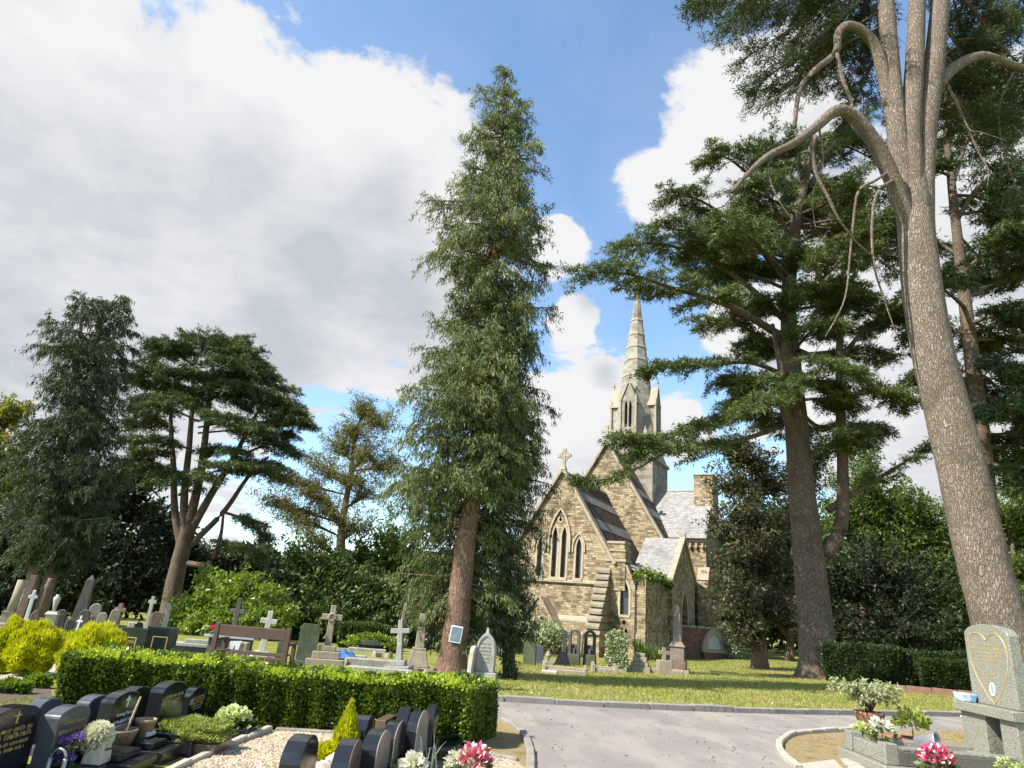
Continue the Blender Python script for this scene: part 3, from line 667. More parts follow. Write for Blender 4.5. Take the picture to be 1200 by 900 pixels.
# --- big cedar beside the chapel
b0 = gnd(960, 792); Yb = 29.5; T = Tree(4)
def G(*p): return [at(a, b, Yb + dy) for a, b, dy in p]
g0 = gat(960, Yb); trunk = [g0 - [0, 0, .2], *G((958, 760, 0), (950, 680, 0), (940, 580, 0), (934, 500, 0), (928, 430, 0), (924, 360, 0), (930, 280, 0), (945, 200, 0), (955, 160, 0))]
T.tube(trunk, .80, .16, 22, 50, knob=.06, flare=.35)
T.tube(G((966, 650, 0), (985, 620, -.3), (988, 560, -.3), (985, 480, -.2), (984, 400, 0), (990, 300, 0)), .34, .12, 12, 26, knob=.05)
T.tube(G((938, 520, 0), (920, 480, -.6), (915, 430, -.8), (905, 380, -.8)), .30, .10, 10, 20)
big = dict(ntw=8, nlf=22, ll=.20, lw=.027)
for pts, r, ns, sl in [
    (((925, 400, 0), (880, 372, -1.5), (840, 352, -2.5), (790, 338, -3.2), (740, 322, -3.8), (690, 318, -4.2)), .22, 34, 2.2),
    (((925, 380, 0), (870, 330, -.5), (820, 300, -1), (770, 285, -1.5), (725, 290, -2)), .18, 26, 2.3),
    (((928, 340, 0), (880, 280, -.5), (830, 240, -1), (790, 225, -1.4)), .16, 24, 2.4),
    (((935, 300, 0), (900, 230, -.4), (860, 190, -1), (835, 180, -1.5)), .14, 22, 2.4),
    (((940, 260, 0), (925, 200, 0), (905, 165, -.5)), .12, 18, 2.2),
    (((948, 220, 0), (975, 170, .5), (1010, 140, 1)), .12, 18, 2.4),
    (((985, 350, 0), (1020, 290, 0), (1050, 240, .5)), .13, 20, 2.5),
    (((985, 420, 0), (1020, 380, -.5), (1055, 370, -1)), .13, 20, 2.4),
    (((984, 470, 0), (1020, 460, -1), (1060, 470, -1.5)), .12, 18, 2.2),
    (((970, 598, 0), (1010, 572, -.4), (1050, 548, -.8), (1090, 522, -1.2)), .17, 8, 1.6),
    (((920, 440, 0), (880, 425, -1.5), (830, 428, -2.6), (785, 430, -3.6), (765, 432, -4)), .13, 22, 1.7),
    (((918, 470, 0), (880, 478, -1.2), (830, 495, -2.2), (780, 515, -3.2), (735, 540, -4)), .14, 28, 2.0),
    (((915, 500, 0), (870, 515, -1.5), (820, 525, -2.6), (770, 520, -3.6), (728, 512, -4.2)), .12, 24, 1.8),
    (((780, 530, -3.2), (740, 552, -4.2), (705, 562, -4.6), (676, 562, -4.8)), .05, 12, .8),
    (((930, 430, 0), (900, 400, 1.5), (860, 380, 3), (820, 380, 4)), .14, 20, 2.2),
    (((930, 360, 0), (960, 330, -2), (990, 300, -3), (1010, 280, -3.5)), .14, 22, 2.4),
    (((930, 330, 0), (900, 300, -2.5), (880, 280, -4), (860, 265, -5)), .14, 22, 2.2),
    (((935, 410, 0), (960, 420, -2.5), (985, 430, -3.5), (1005, 440, -4)), .12, 18, 1.9),
    (((928, 450, 0), (910, 455, -3), (895, 465, -4.5), (880, 480, -5.2)), .12, 20, 1.8),
    (((935, 480, 0), (960, 500, 2), (1000, 500, 3), (1035, 510, 3.5)), .12, 16, 2.0),
    (((940, 250, 0), (965, 240, -2), (1000, 220, -3)), .12, 18, 2.4),
    (((930, 290, 0), (960, 270, 2), (1000, 260, 3), (1040, 300, 3)), .12, 20, 2.4)]:
    cedar_limb(T, G(*pts), r, .025, int(ns * 1.25), sl, t0=.28, **big)
fill_limbs(T, trunk, Yb, [(765, 265), (800, 300), (830, 260), (870, 220), (905, 195), (950, 175), (990, 170), (1030, 190), (1060, 230), (860, 320), (900, 350), (960, 380), (1010, 340), (1050, 320), (1040, 420), (990, 470), (880, 410), (850, 445), (820, 330), (1070, 290), (985, 250), (930, 260), (1010, 510), (900, 500), (860, 480), (880, 260), (950, 300), (1030, 260), (900, 290), (960, 340), (920, 320), (870, 360), (1000, 390), (940, 230), (1040, 360), (880, 450), (960, 450), (820, 285)], big, 44)
T.finish('cedar_tree', 'huge spreading cedar with dark fissured trunk on the lawn beside the chapel', 'tree', M_BARK_DARK, L_CED, g0)

# --- pale leaning giant by the road, forked high up
T = Tree(5); Yg = 17.6; g0 = gat(1192, Yg)
def G(*p): return [at(a, b, Yg + dy) for a, b, dy in p]
T.tube([g0 - [0, 0, .2], *G((1183, 785, 0), (1166, 715, 0), (1150, 653, 0), (1130, 560, 0), (1110, 480, 0), (1094, 417, 0), (1082, 350, 0), (1075, 290, 0), (1071, 235, 0), (1070, 170, 0), (1070, 100, 0))], [.66, .64, .62, .61, .60, .58, .56, .55, .53, .48, .30, .05], 0, 30, 72, knob=.03, flare=.2)
for pts, r0, r1 in [(((1073, 345, .05), (1064, 255, .02), (1054, 180, 0), (1048, 120, 0), (1042, 50, 0), (1036, -30, 0), (1030, -140, 0)), .36, .24),
                    (((1081, 350, -.05), (1072, 250, -.1), (1068, 150, -.1), (1072, 70, -.1), (1076, -30, 0), (1080, -150, .2)), .36, .25),
                    (((1086, 355, .05), (1080, 260, 0), (1084, 160, 0), (1094, 80, 0), (1104, -20, 0), (1116, -140, 0)), .40, .28),
                    (((1086, 350, .25), (1066, 270, .0), (1042, 202, -.45), (1020, 160, -.8), (1000, 136, -1), (980, 130, -1.2), (955, 150, -1.5), (930, 168, -1.8), (900, 183, -2), (875, 205, -2.2), (858, 225, -2.3)), .30, .05),
                    (((1066, 270, .15), (1056, 215, .1), (1047, 150, .1), (1036, 90, 0), (1026, 55, -.1), (1010, 36, -.2), (992, 30, -.3), (982, 40, -.4), (979, 62, -.5), (955, 82, -.7), (937, 105, -.8), (931, 150, -.9)), .26, .06),
                    (((1098, 100, 0), (1120, 78, .3), (1150, 66, .6), (1185, 76, .9), (1230, 90, 1.2)), .22, .12)]:
    lm = MB(); T.limbs.append(lm); T.tube(G(*pts), r0, r1, 16, max(20, len(pts) * 5), knob=.04, own=lm)
for pts, r0 in [(((980, 62, -.5), (988, 95, -.5), (998, 120, -.4), (1000, 150, -.3), (1030, 180, 0), (1055, 215, .4)), .09), (((950, 160, -1.6), (955, 200, -1.6), (970, 230, -1.5), (985, 260, -1.4), (1010, 290, -1), (1040, 310, -.5), (1060, 320, 0)), .07),
                (((1044, 200, -.4), (1025, 212, -.8), (1006, 224, -1), (1000, 260, -1), (996, 300, -1), (990, 350, -1), (970, 390, -1), (950, 420, -1)), .055), (((1048, 210, -.5), (1028, 226, -.8), (1022, 260, -.8), (1024, 310, -.8), (1036, 350, -.6), (1050, 390, -.4), (1062, 420, -.3)), .06),
                (((1108, 95, .2), (1125, 130, .3), (1138, 160, .4), (1150, 185, .5), (1158, 200, .5), (1157, 220, .5)), .06), (((940, 100, -.8), (915, 112, -1), (895, 122, -1.2), (870, 135, -1.4)), .03), (((1120, 115, .3), (1135, 150, .2), (1150, 155, 0), (1180, 165, -.2)), .025),
                (((878, 200, -2.2), (868, 190, -2.3), (852, 188, -2.3)), .03), (((870, 210, -2.2), (850, 240, -2.2), (830, 245, -2.3)), .03), (((905, 182, -2), (900, 200, -2), (910, 230, -2), (930, 260, -2)), .035), (((960, 150, -1.5), (964, 190, -1.4), (952, 230, -1.4), (956, 270, -1.3)), .04)]:
    T.tube(G(*pts), r0, .012, 6, len(pts) * 4)
ck = dict(ntw=9, nlf=20, ll=.155, lw=.020, twl=(.6, .4))
for pts, r, ns, sl in [(((1030, -60, 0), (970, -40, -.6), (905, -20, -1), (860, 0, -1.2), (825, 12, -1.4)), .10, 30, 1.5), (((1032, -20, .2), (985, 20, .6), (940, 60, .9), (900, 90, 1.2), (880, 110, 1.4)), .09, 26, 1.4),
                       (((1040, -80, .5), (985, -20, 1.2), (950, 20, 1.8), (930, 50, 2.2)), .09, 22, 1.5), (((1100, -40, .3), (1140, 10, .8), (1170, 50, 1.2), (1210, 90, 1.6)), .10, 26, 1.5), (((1110, -80, .5), (1160, -30, 1.2), (1210, 10, 1.8)), .09, 18, 1.5),
                       (((1036, -40, 1), (1000, 30, 2.4), (975, 60, 3), (950, 100, 3.4)), .08, 22, 1.5), (((1100, 20, 1), (1130, 60, 2.2), (1165, 110, 3), (1200, 150, 3.4)), .08, 24, 1.5), (((1040, 30, 1.5), (1015, 90, 2.8), (1000, 120, 3.2), (985, 150, 3.4)), .07, 16, 1.4),
                       (((1190, 78, 1), (1170, 130, 1.6), (1180, 190, 2), (1200, 240, 2.2)), .05, 18, 1.3), (((930, -30, -1), (880, -10, -1.2), (840, 0, -1.4), (808, 5, -1.5)), .05, 18, 1.0)]:
    cedar_limb(T, G(*pts), r, .02, ns, sl, t0=.2, **ck)
for px, py, dy in [(840, 40, .5), (870, 70, 1.5), (905, 30, 1), (930, 95, 2.5), (960, 60, 3), (985, 100, 3.2), (1010, 60, 2.5), (900, 115, 2.2), (860, 20, 0), (1150, 110, 2.5), (1180, 60, 2), (1130, 40, 1.5), (1185, 150, 3), (1160, 180, 3), (880, 5, .5), (945, 20, 1.5), (1010, 10, 2), (1120, 150, 3)]:
    b_ = G((1045 if px < 1050 else 1100, py - 90, .3))[0]; e = G((px, py, dy))[0]; cedar_limb(T, [b_, (b_ + e) / 2 + [0, 0, .35], e], .06, .018, 20, 1.5, t0=.3, **ck)
T.finish('leaning_cedar_tree', 'giant leaning conifer with pale furrowed trunk forking into three stems by the road', 'tree', M_BARK_GREY, L_CEDL, g0)

# --- cedar behind the giant, its stem hidden by it
T = Tree(6); Yr = 26.5; g0 = gat(1178, Yr)
def G(*p): return [at(a, b, Yr + dy) for a, b, dy in p]
T.tube([g0 - [0, 0, .2], *G((1172, 740, 0), (1158, 620, 0), (1148, 500, 0), (1134, 380, 0), (1120, 260, 0), (1108, 150, 0))], .55, .14, 14, 36, knob=.05, flare=.3)
for pts, r, ns, sl in [(((1120, 260, 0), (1150, 215, -1), (1190, 200, -1.6), (1230, 210, -2)), .12, 22, 2.0), (((1128, 320, 0), (1165, 290, -1), (1200, 280, -1.6)), .12, 22, 2.0), (((1134, 380, 0), (1170, 370, -1), (1210, 375, -1.8)), .12, 22, 2.0),
                       (((1140, 430, 0), (1170, 430, -1), (1205, 445, -1.8)), .12, 22, 2.0), (((1146, 500, 0), (1175, 490, -1), (1210, 505, -1.6)), .12, 20, 1.8), (((1150, 540, 0), (1180, 550, -1), (1212, 575, -1.6)), .10, 16, 1.6),
                       (((1112, 200, 0), (1080, 160, 1), (1050, 140, 2)), .10, 18, 2.0), (((1115, 220, 0), (1140, 150, 0), (1175, 110, 0), (1215, 100, 0)), .11, 22, 2.1), (((1110, 160, 0), (1130, 80, 0), (1160, 30, 0)), .10, 18, 2.1),
                       (((1125, 300, 0), (1090, 280, 1), (1055, 270, 1.4)), .1, 16, 1.9), (((1136, 400, 0), (1100, 380, 1), (1070, 390, 1.4)), .1, 16, 1.8), (((1130, 350, 0), (1170, 330, 2), (1220, 320, 3)), .1, 18, 2.0), (((1142, 460, 0), (1180, 470, 2), (1220, 480, 3)), .1, 18, 2.0)]:
    cedar_limb(T, G(*pts), r, .025, int(ns * 1.4), sl, t0=.2, ntw=8, nlf=15, ll=.23, lw=.034)
fill_limbs(T, [at(a, b, Yr) for a, b in ((1172, 740), (1158, 620), (1148, 500), (1134, 380), (1120, 260), (1108, 150), (1100, 60))], Yr, [(1190, 30), (1150, 60), (1195, 130), (1160, 170), (1195, 250), (1170, 240), (1195, 330), (1165, 330), (1195, 410), (1175, 400), (1195, 480), (1175, 460), (1195, 540), (1090, 200), (1085, 330), (1140, 120), (1185, 520), (1080, 440), (1095, 100)], dict(ntw=8, nlf=15, ll=.23, lw=.034), 45)
T.finish('rear_cedar_tree', 'dark cedar showing its layered boughs behind the pale leaning trunk', 'tree', M_BARK_DARK, L_CEDL, g0, )

# --- flat-topped cedar on the left
T = Tree(7); Yk = 40.0; g0 = gat(196, Yk)
def G(*p): return [at(a, b, Yk + dy) for a, b, dy in p]
T.tube([g0 - [0, 0, .2], *G((203, 690, 0), (212, 650, 0), (222, 615, 0))], .52, .42, 14, 16, knob=.06, flare=.2)
stems = [((214, 650, 0), (205, 600, 0), (203, 540, 0), (200, 490, 0), (205, 440, 0)), ((216, 640, 0), (216, 580, 0), (222, 520, 0), (226, 460, 0), (228, 415, 0)), ((220, 620, 0), (234, 560, 0), (242, 500, 0), (248, 440, 0), (255, 405, 0)),
         ((222, 625, 0), (250, 575, 0), (275, 535, 0), (292, 500, 0), (310, 470, 0)), ((222, 640, 0), (262, 600, 0), (290, 560, 0), (315, 535, 0)), ((216, 660, 0), (245, 660, -.5), (258, 630, -.6), (262, 600, -.6))]
for st, r in zip(stems, (.26, .28, .30, .26, .2, .18)): T.tube(G(*st), r, .07, 9, 20)
kk = dict(ntw=7.0, nlf=20, ll=.25, lw=.032, twl=(.95, .6), zb=.1)
for pts, ns, sl in [(((228, 430, 0), (205, 412, 0), (185, 408, 0)), 18, 1.9), (((240, 425, 0), (270, 408, 0), (295, 415, 0)), 20, 2.0), (((250, 420, 0), (285, 425, 0), (320, 440, 0)), 20, 2.0), (((205, 450, 0), (180, 440, 0), (160, 445, 0)), 18, 1.9),
                    (((300, 480, 0), (325, 470, 0), (352, 482, 0)), 20, 1.9), (((292, 500, 0), (325, 492, 0), (362, 498, 0)), 20, 1.8), (((245, 470, 0), (270, 455, -1), (300, 455, -2)), 20, 2.0), (((226, 460, 0), (205, 465, -2), (180, 475, -3)), 20, 2.0),
                    (((202, 500, 0), (180, 490, 0), (158, 498, 0)), 18, 1.8), (((205, 530, 0), (180, 530, 0), (160, 540, 0)), 16, 1.8), (((242, 500, 0), (255, 490, -2), (275, 500, -3)), 16, 1.9), (((290, 530, 0), (320, 520, 0), (345, 530, 0)), 16, 1.7),
                    (((225, 480, 0), (215, 470, 2), (200, 470, 4)), 16, 2.0), (((245, 450, 0), (260, 440, 2), (290, 450, 4)), 16, 2.0), (((210, 580, 0), (235, 560, -2), (250, 560, -3)), 10, 1.5), (((250, 640, -.5), (275, 640, -1), (295, 650, -1.5)), 14, 1.5), (((262, 600, 0), (290, 610, 0), (312, 628, 0)), 12, 1.5), (((220, 560, 0), (205, 556, -2), (190, 565, -3)), 10, 1.5), (((235, 540, 0), (262, 528, -1), (285, 530, -2)), 14, 1.7),
                    (((228, 425, 0), (240, 405, 0), (250, 398, 0)), 12, 1.6), (((270, 540, 0), (300, 548, 1), (335, 560, 2)), 14, 1.7)]:
    cedar_limb(T, G(*pts), .09, .025, int(ns * 1.35), sl, t0=.1, **kk)
fill_limbs(T, G((203, 690, 0), (212, 640, 0), (224, 560, 0), (236, 480, 0), (246, 430, 0), (250, 405, 0)), Yk, [(175, 425), (200, 405), (235, 400), (270, 402), (305, 425), (335, 455), (355, 490), (340, 510), (310, 500), (280, 470), (165, 470), (160, 515), (185, 455), (260, 440), (300, 545), (325, 545), (230, 440), (175, 550), (280, 425), (210, 435)], kk, 46, 20, 2.2, .07)
T.finish('flat_topped_cedar_tree', 'many-stemmed cedar with flat layered boughs standing against the sky behind the old graves', 'tree', M_BARK_DARK, L_CEDL, g0)

# --- broadleaved trees and shrubs
def broad(seed, Y, base_px, trunk_px, r0, blobs, nbr, ntw, nlf, ll, lw, twl=(1.0, .6), fwd=.4, rand=.8, zb=-.1, jit=.12, t0=.35):
    """a crown filled clump by clump: blobs are (column,row,depth offset,radius in pixels)"""
    T = Tree(seed); rg = T.rg; g0 = gat(base_px, Y); sc = Y / F
    tp = None
    if trunk_px: tp = T.tube([g0 - [0, 0, .15], *[at(a, b, Y) for a, b in trunk_px]], r0, r0 * .25, 10, 24, knob=.05, flare=.3)
    for (px, py, dy, rp) in blobs:
        c = at(px, py, Y + dy); r = rp * sc
        if tp is not None: st = tp[np.clip(np.searchsorted(tp[:, 2], c[2] - r * 1.2), 2, len(tp) - 1)]
        else: st = np.array([c[0], c[1], max(gzf(c[0], c[1]), c[2] - r * 1.3)])
        for i in range(nbr):
            d = rdir(1, rg)[0]; d[2] = d[2] * .8 + .15; e = c + d * r * rg.uniform(.55, 1.08)
            e[2] = max(e[2], gzf(e[0], e[1]) + .1)
            m = st * .45 + (c + d * r * .35) * .55
            br = T.tube([st, m, e], .02 + .012 * r, .006, 4, 8)
            P, D, L = T.side(br, ntw, t0, .5, .8, .05, twl[0], twl[1], .4); T.spray(P, D, L, nlf, ll, lw, jit, .08, fwd, rand, zb, .05, .006)
    return T, g0
T, g0 = broad(20, 38, 393, [(398, 660), (402, 610), (410, 560), (418, 500)], .34, [(420, 500, 0, 26), (395, 520, 0, 26), (440, 525, 0, 28), (375, 545, 0, 24), (415, 550, -1, 30), (350, 570, 0, 26), (385, 590, 0, 30), (440, 570, 1, 28), (335, 600, 0, 24), (360, 625, 0, 28), (420, 610, 0, 28), (325, 560, 1, 16), (450, 490, 0, 18), (310, 585, 0, 18), (465, 545, 0, 16), (430, 478, 0, 14)], 11, 10, 20, .17, .032, (1.2, .8), .3, .7, -.2, .11)
T.finish('olive_tree', 'thin open-crowned tree with olive brown foliage beyond the stone crosses', 'tree', M_BARK_DARK, L_OLI, g0)
T, g0 = broad(21, 33, 268, [(270, 735), (272, 720)], .12, [(222, 712, 0, 24), (250, 695, 0, 24), (285, 692, 0, 24), (312, 700, 0, 22), (330, 722, 0, 18), (235, 735, -1, 24), (270, 725, -1, 26), (305, 730, -1, 24), (205, 735, 0, 18), (245, 675, 1, 14)], 26, 9, 10, .20, .06, (.6, .4), t0=.5)
T.finish('bright_shrub', 'sunlit bright green shrub mass behind the bench and black cross', 'shrub', M_BARK_DARK, L_BRI, g0)
T, g0 = broad(22, 37, 375, [(378, 735), (380, 715)], .12, [(335, 668, 0, 30), (365, 650, 0, 30), (395, 675, 0, 30), (425, 690, 0, 30), (450, 700, 0, 26), (355, 700, -1, 32), (390, 715, -1, 32), (430, 725, -1, 28), (460, 735, -1, 22), (345, 730, 0, 26), (480, 720, 0, 24)], 30, 9, 9, .24, .075, (.7, .5), t0=.5)
T.finish('laurel_shrub', 'tall dark glossy laurel bank behind the wreathed stone cross', 'shrub', M_BARK_DARK, L_LAU, g0)
T, g0 = broad(23, 40, 480, [(482, 740), (486, 700)], .16, [(470, 640, 0, 32), (440, 640, 2, 34), (455, 690, 0, 30), (500, 680, 0, 34), (500, 730, 0, 30), (540, 740, 1, 30), (580, 735, 1, 30), (410, 655, 2, 26), (555, 700, 1, 34), (600, 700, 1, 30)], 26, 9, 9, .28, .085, (.8, .6), t0=.45)
T.finish('holly_thicket', 'dense green thicket behind the drooping cypress and its pale broken stem', 'shrub', M_BARK_DARK, L_MID, g0)
# dark yews closing the left background
for i, (bpx, Y, bl, lab) in enumerate([
    (95, 46, [(90, 600, 0, 44), (140, 590, 0, 40), (110, 650, -1, 46), (60, 640, 0, 44), (150, 640, 0, 40), (80, 690, -1, 44), (130, 690, -1, 44), (170, 690, 0, 38), (120, 560, 0, 30), (160, 560, 0, 26)], 'large black-green yew closing the view behind the leaning old headstones'),
    (10, 48, [(0, 620, 0, 40), (-40, 660, 0, 50), (20, 670, 0, 42), (-10, 710, -1, 40), (40, 700, -1, 36)], 'black-green yew behind the broken column at the wood edge'),
    (225, 50, [(200, 640, 0, 30), (190, 690, 0, 36), (225, 700, 0, 34), (260, 660, 0, 24), (300, 660, 0, 26), (180, 610, 1, 26)], 'low dark yew filling in under the flat-topped cedar')]):
    T, g0 = broad(30 + i, Y, bpx, [(bpx + 10, 690), (bpx + 20, 640)], .3, bl, 34, 12, 9, .42, .10, (1.1, .8), .3, .6, -.5, .2, .35)
    T.finish('yew_tree', lab, 'tree', M_BARK_DARK, L_YEW_SHADE, g0)
T, g0 = broad(34, 52, -20, [(-10, 640), (0, 560), (5, 500)], .4, [(8, 480, 0, 28), (-20, 500, 0, 34), (12, 530, 0, 30), (-10, 560, 0, 36), (20, 570, 0, 24)], 24, 9, 9, .34, .12, (1.2, .8))
T.finish('yellowing_tree', 'yellow-green broadleaved tree peeping out beside the twin cypress', 'tree', M_BARK_DARK, m_leaf('yellow_leaf', (.10, .10, .02), (.26, .24, .05), (.36, .32, .09), .4, .5, .3, .6), g0)
# dark purple-brown evergreen at the chapel's corner
T, g0 = broad(40, 35, 890, [(889, 740), (884, 680), (880, 600), (880, 540)], .38, [(880, 535, 0, 30), (850, 560, 0, 30), (905, 560, 0, 30), (870, 590, -1, 36), (905, 610, 0, 32), (848, 615, 0, 30), (875, 640, -1, 38), (852, 665, -1, 26), (905, 660, 0, 30), (860, 700, -1.5, 36), (872, 738, -1, 22), (910, 705, 0, 26), (860, 525, 0, 20)], 24, 10, 10, .20, .055, (.8, .55), .3, .7, -.25, .12, .4)
T.finish('copper_evergreen_tree', 'dark bronze-tinted evergreen reaching the ground at the corner of the chapel', 'tree', M_BARK_RED, L_HOL, g0)
# wood on the right; low trees have canopy shade put into their leaf colour
for i, (bpx, Y, tr, bl, lab, lf) in enumerate([
    (1010, 49, [(1012, 700), (1015, 640)], [(1000, 560, 0, 36), (1040, 590, 0, 38), (1005, 610, 0, 36), (1045, 630, 0, 34), (1075, 620, 0, 34), (975, 600, 0, 30), (1010, 530, 1, 24), (1060, 585, 0, 24), (1090, 600, 0, 26)], 'mid-green broadleaved tree rising above the shade-coloured low tree behind the big cedar', L_MID),
    (1030, 46, [(1032, 720), (1034, 690)], [(1045, 665, 0, 42), (1000, 670, 0, 42), (1040, 720, -1, 44), (985, 735, -1, 38), (960, 670, 0, 36), (945, 725, 0, 36), (1080, 690, 0, 38), (1085, 735, -1, 38), (1010, 745, -1, 30)], 'low woodland tree, deep shade put into its dark leaf colour, behind the cedar trunk and yew hedge', L_YEW_SHADE),
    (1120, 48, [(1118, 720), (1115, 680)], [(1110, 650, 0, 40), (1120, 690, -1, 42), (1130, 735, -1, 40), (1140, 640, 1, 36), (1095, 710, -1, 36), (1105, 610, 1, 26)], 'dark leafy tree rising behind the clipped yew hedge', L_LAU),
    (1195, 44, [(1190, 690), (1184, 600)], [(1180, 600, 0, 36), (1200, 560, 0, 36), (1190, 650, 0, 38), (1215, 700, 0, 40), (1170, 700, 0, 34), (1190, 740, 0, 30), (1215, 620, 0, 36)], 'leafy green tree glimpsed beyond the pale leaning trunk and granite memorial', L_MID),
    (925, 52, [(928, 700), (930, 600)], [(920, 600, 0, 40), (900, 650, 0, 40), (940, 560, 0, 36), (930, 700, 0, 40), (890, 700, 0, 40), (960, 520, 0, 28)], 'tree with shade put into its dark leaf colour, between the bronze evergreen and the cedar trunk', L_YEW_SHADE)]):
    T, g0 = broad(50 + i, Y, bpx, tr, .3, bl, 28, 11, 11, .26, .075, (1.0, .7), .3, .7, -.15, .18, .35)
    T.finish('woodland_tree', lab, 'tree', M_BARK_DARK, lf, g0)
# the far wood closing every gap under the crowns
rg = np.random.default_rng(77); Q = []
for px in list(range(-160, 560, 26)) + list(range(850, 1380, 26)):
    Y = rg.uniform(66, 84); top = (655 if px < 300 else 672) if px < 560 else 610 + rg.uniform(-30, 30); top += rg.uniform(-22, 14); g0 = gat(px, Y); zt = at(px, top, Y)[2] - g0[2]
    n = 1700; d = rdir(n, rg); rr = rg.uniform(.45, 1.0, (n, 1)) * (1 + .2 * np.sin(d[:, :1] * 7 + px) * np.cos(d[:, 2:] * 6)); p = d * rr * [3.6, 3.2, zt * .52] + [g0[0], g0[1], g0[2] + zt * .5]
    p[:, 2] = np.maximum(p[:, 2], g0[2] + .1); Q.append(leaf_tris(p, unit(d * .4 + rg.normal(0, .7, (n, 3))), 1.0 * rg.uniform(.6, 1.3, n), .37, rg))
tag(raw_mesh('far_wood', np.concatenate(Q), L_CYP2), 'dark distant wood closing the view behind the trees and graves', 'woodland', kind='stuff')
# ------------------------------------------------------------------ the chapel (local x: to the right along the gable, local y: along the nave)
M_WALL = m_masonry('chapel_rubble', [(.14, .11, .07), (.27, .205, .125), (.38, .295, .175), (.47, .39, .265)], (.27, .22, .15), .36, .145, 1.0, .75, .07)
M_DRESS = m_stone('dressed_stone', (.31, .25, .17), (.50, .42, .29), lich=(.27, .23, .17), sc=.8, bump=.25)
M_COPE = m_stone('coping_stone', (.26, .215, .155), (.44, .37, .27), lich=(.20, .18, .14), sc=1.0)
M_WEATH = m_stone('weathered_slab_stone', (.15, .125, .09), (.33, .28, .20), lich=(.17, .155, .12), sc=1.0)
M_SPIRE = m_masonry('spire_ashlar', [(.19, .165, .13), (.26, .23, .185), (.31, .28, .23), (.37, .34, .29)], (.30, .26, .19), .6, .34, .3, .45, .01)
def roof_mat(name, cols, bw, bh, mort, lich=None):
    def b(t, bs):
        uv = t.co('UV'); br = t.n('ShaderNodeTexBrick'); t.L.new(uv, br.inputs['Vector']); br.offset = .5
        br.inputs['Scale'].default_value = 1; br.inputs['Mortar Size'].default_value = .010; br.inputs['Brick Width'].default_value = bw; br.inputs['Row Height'].default_value = bh
        br.inputs['Color1'].default_value = (0, 0, 0, 1); br.inputs['Color2'].default_value = (1, 1, 1, 1); br.inputs['Mortar'].default_value = (.5, .5, .5, 1); br.inputs['Mortar Smooth'].default_value = .1
        f = t.math('MULTIPLY_ADD', br.outputs['Color'], .55, t.math('MULTIPLY', t.noise(uv, 5, 5, .65), .5))
        c = t.mix(br.outputs['Fac'], t.ramp(f, [(.2, cols[0]), (.55, cols[1]), (.9, cols[2])]), mort)
        big = t.noise(t.geo('Position'), .6, 5, .65); c = t.mix(t.rng(big, .45, .7, 0, .6), c, t.mix(1.0, c, (.6, .57, .53), 'MULTIPLY'))
        if lich: c = t.mix(t.rng(t.noise(t.geo('Position'), 1.5, 6, .7), .55, .7, 0, .7), c, lich)
        t.put(bs.inputs['Base Color'], c); bs.inputs['Roughness'].default_value = .8; bs.inputs['Specular IOR Level'].default_value = .15
        sepn = t.n('ShaderNodeSeparateXYZ'); t.L.new(uv, sepn.inputs[0]); lap = t.math('FRACT', t.math('DIVIDE', sepn.outputs[1], bh))
        h = t.math('SUBTRACT', t.math('MULTIPLY_ADD', br.outputs['Color'], .35, t.math('SUBTRACT', 1.0, lap)), br.outputs['Fac'])
        t.L.new(t.bump(h, .6, .04), bs.inputs['Normal'])
    return mat(name, b)
M_TILE = roof_mat('brown_tile_roof', [(.045, .030, .024), (.075, .05, .04), (.115, .08, .06)], .22, .17, (.025, .02, .018))
M_BAND = roof_mat('grey_tile_band', [(.15, .15, .125), (.21, .21, .18), (.28, .275, .24)], .22, .17, (.09, .09, .08))
M_SLATE = roof_mat('pale_slate_roof', [(.25, .24, .225), (.32, .31, .295), (.39, .38, .36)], .26, .16, (.15, .142, .13), (.26, .235, .19))
M_GLASS = mat('leaded_glass', lambda t, bs: (t.put(bs.inputs['Base Color'], t.ramp(t.voro(t.mapv(t.co('UV'), (9, 9, 1), (0, 0, .785)), 1, 'DISTANCE_TO_EDGE', rand=0), [(.04, (.13, .13, .125)), (.09, (.022, .032, .042))])), setattr(bs.inputs['Roughness'], 'default_value', .22)))
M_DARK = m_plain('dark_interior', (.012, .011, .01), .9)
M_OAK = m_plain('old_oak_door', (.07, .045, .028), .7, sc=20)
M_LEAD = m_plain('lead_pipe', (.05, .055, .06), .5, .3)

CH = np.array([3.8996, 42.5417, EYE - 2.55]); CRZ = R(-29.5)
chapel = thing('stone_chapel', 'old golden stone chapel with banded roofs, lancet windows and octagonal stone spire', 'chapel', CH, CRZ)

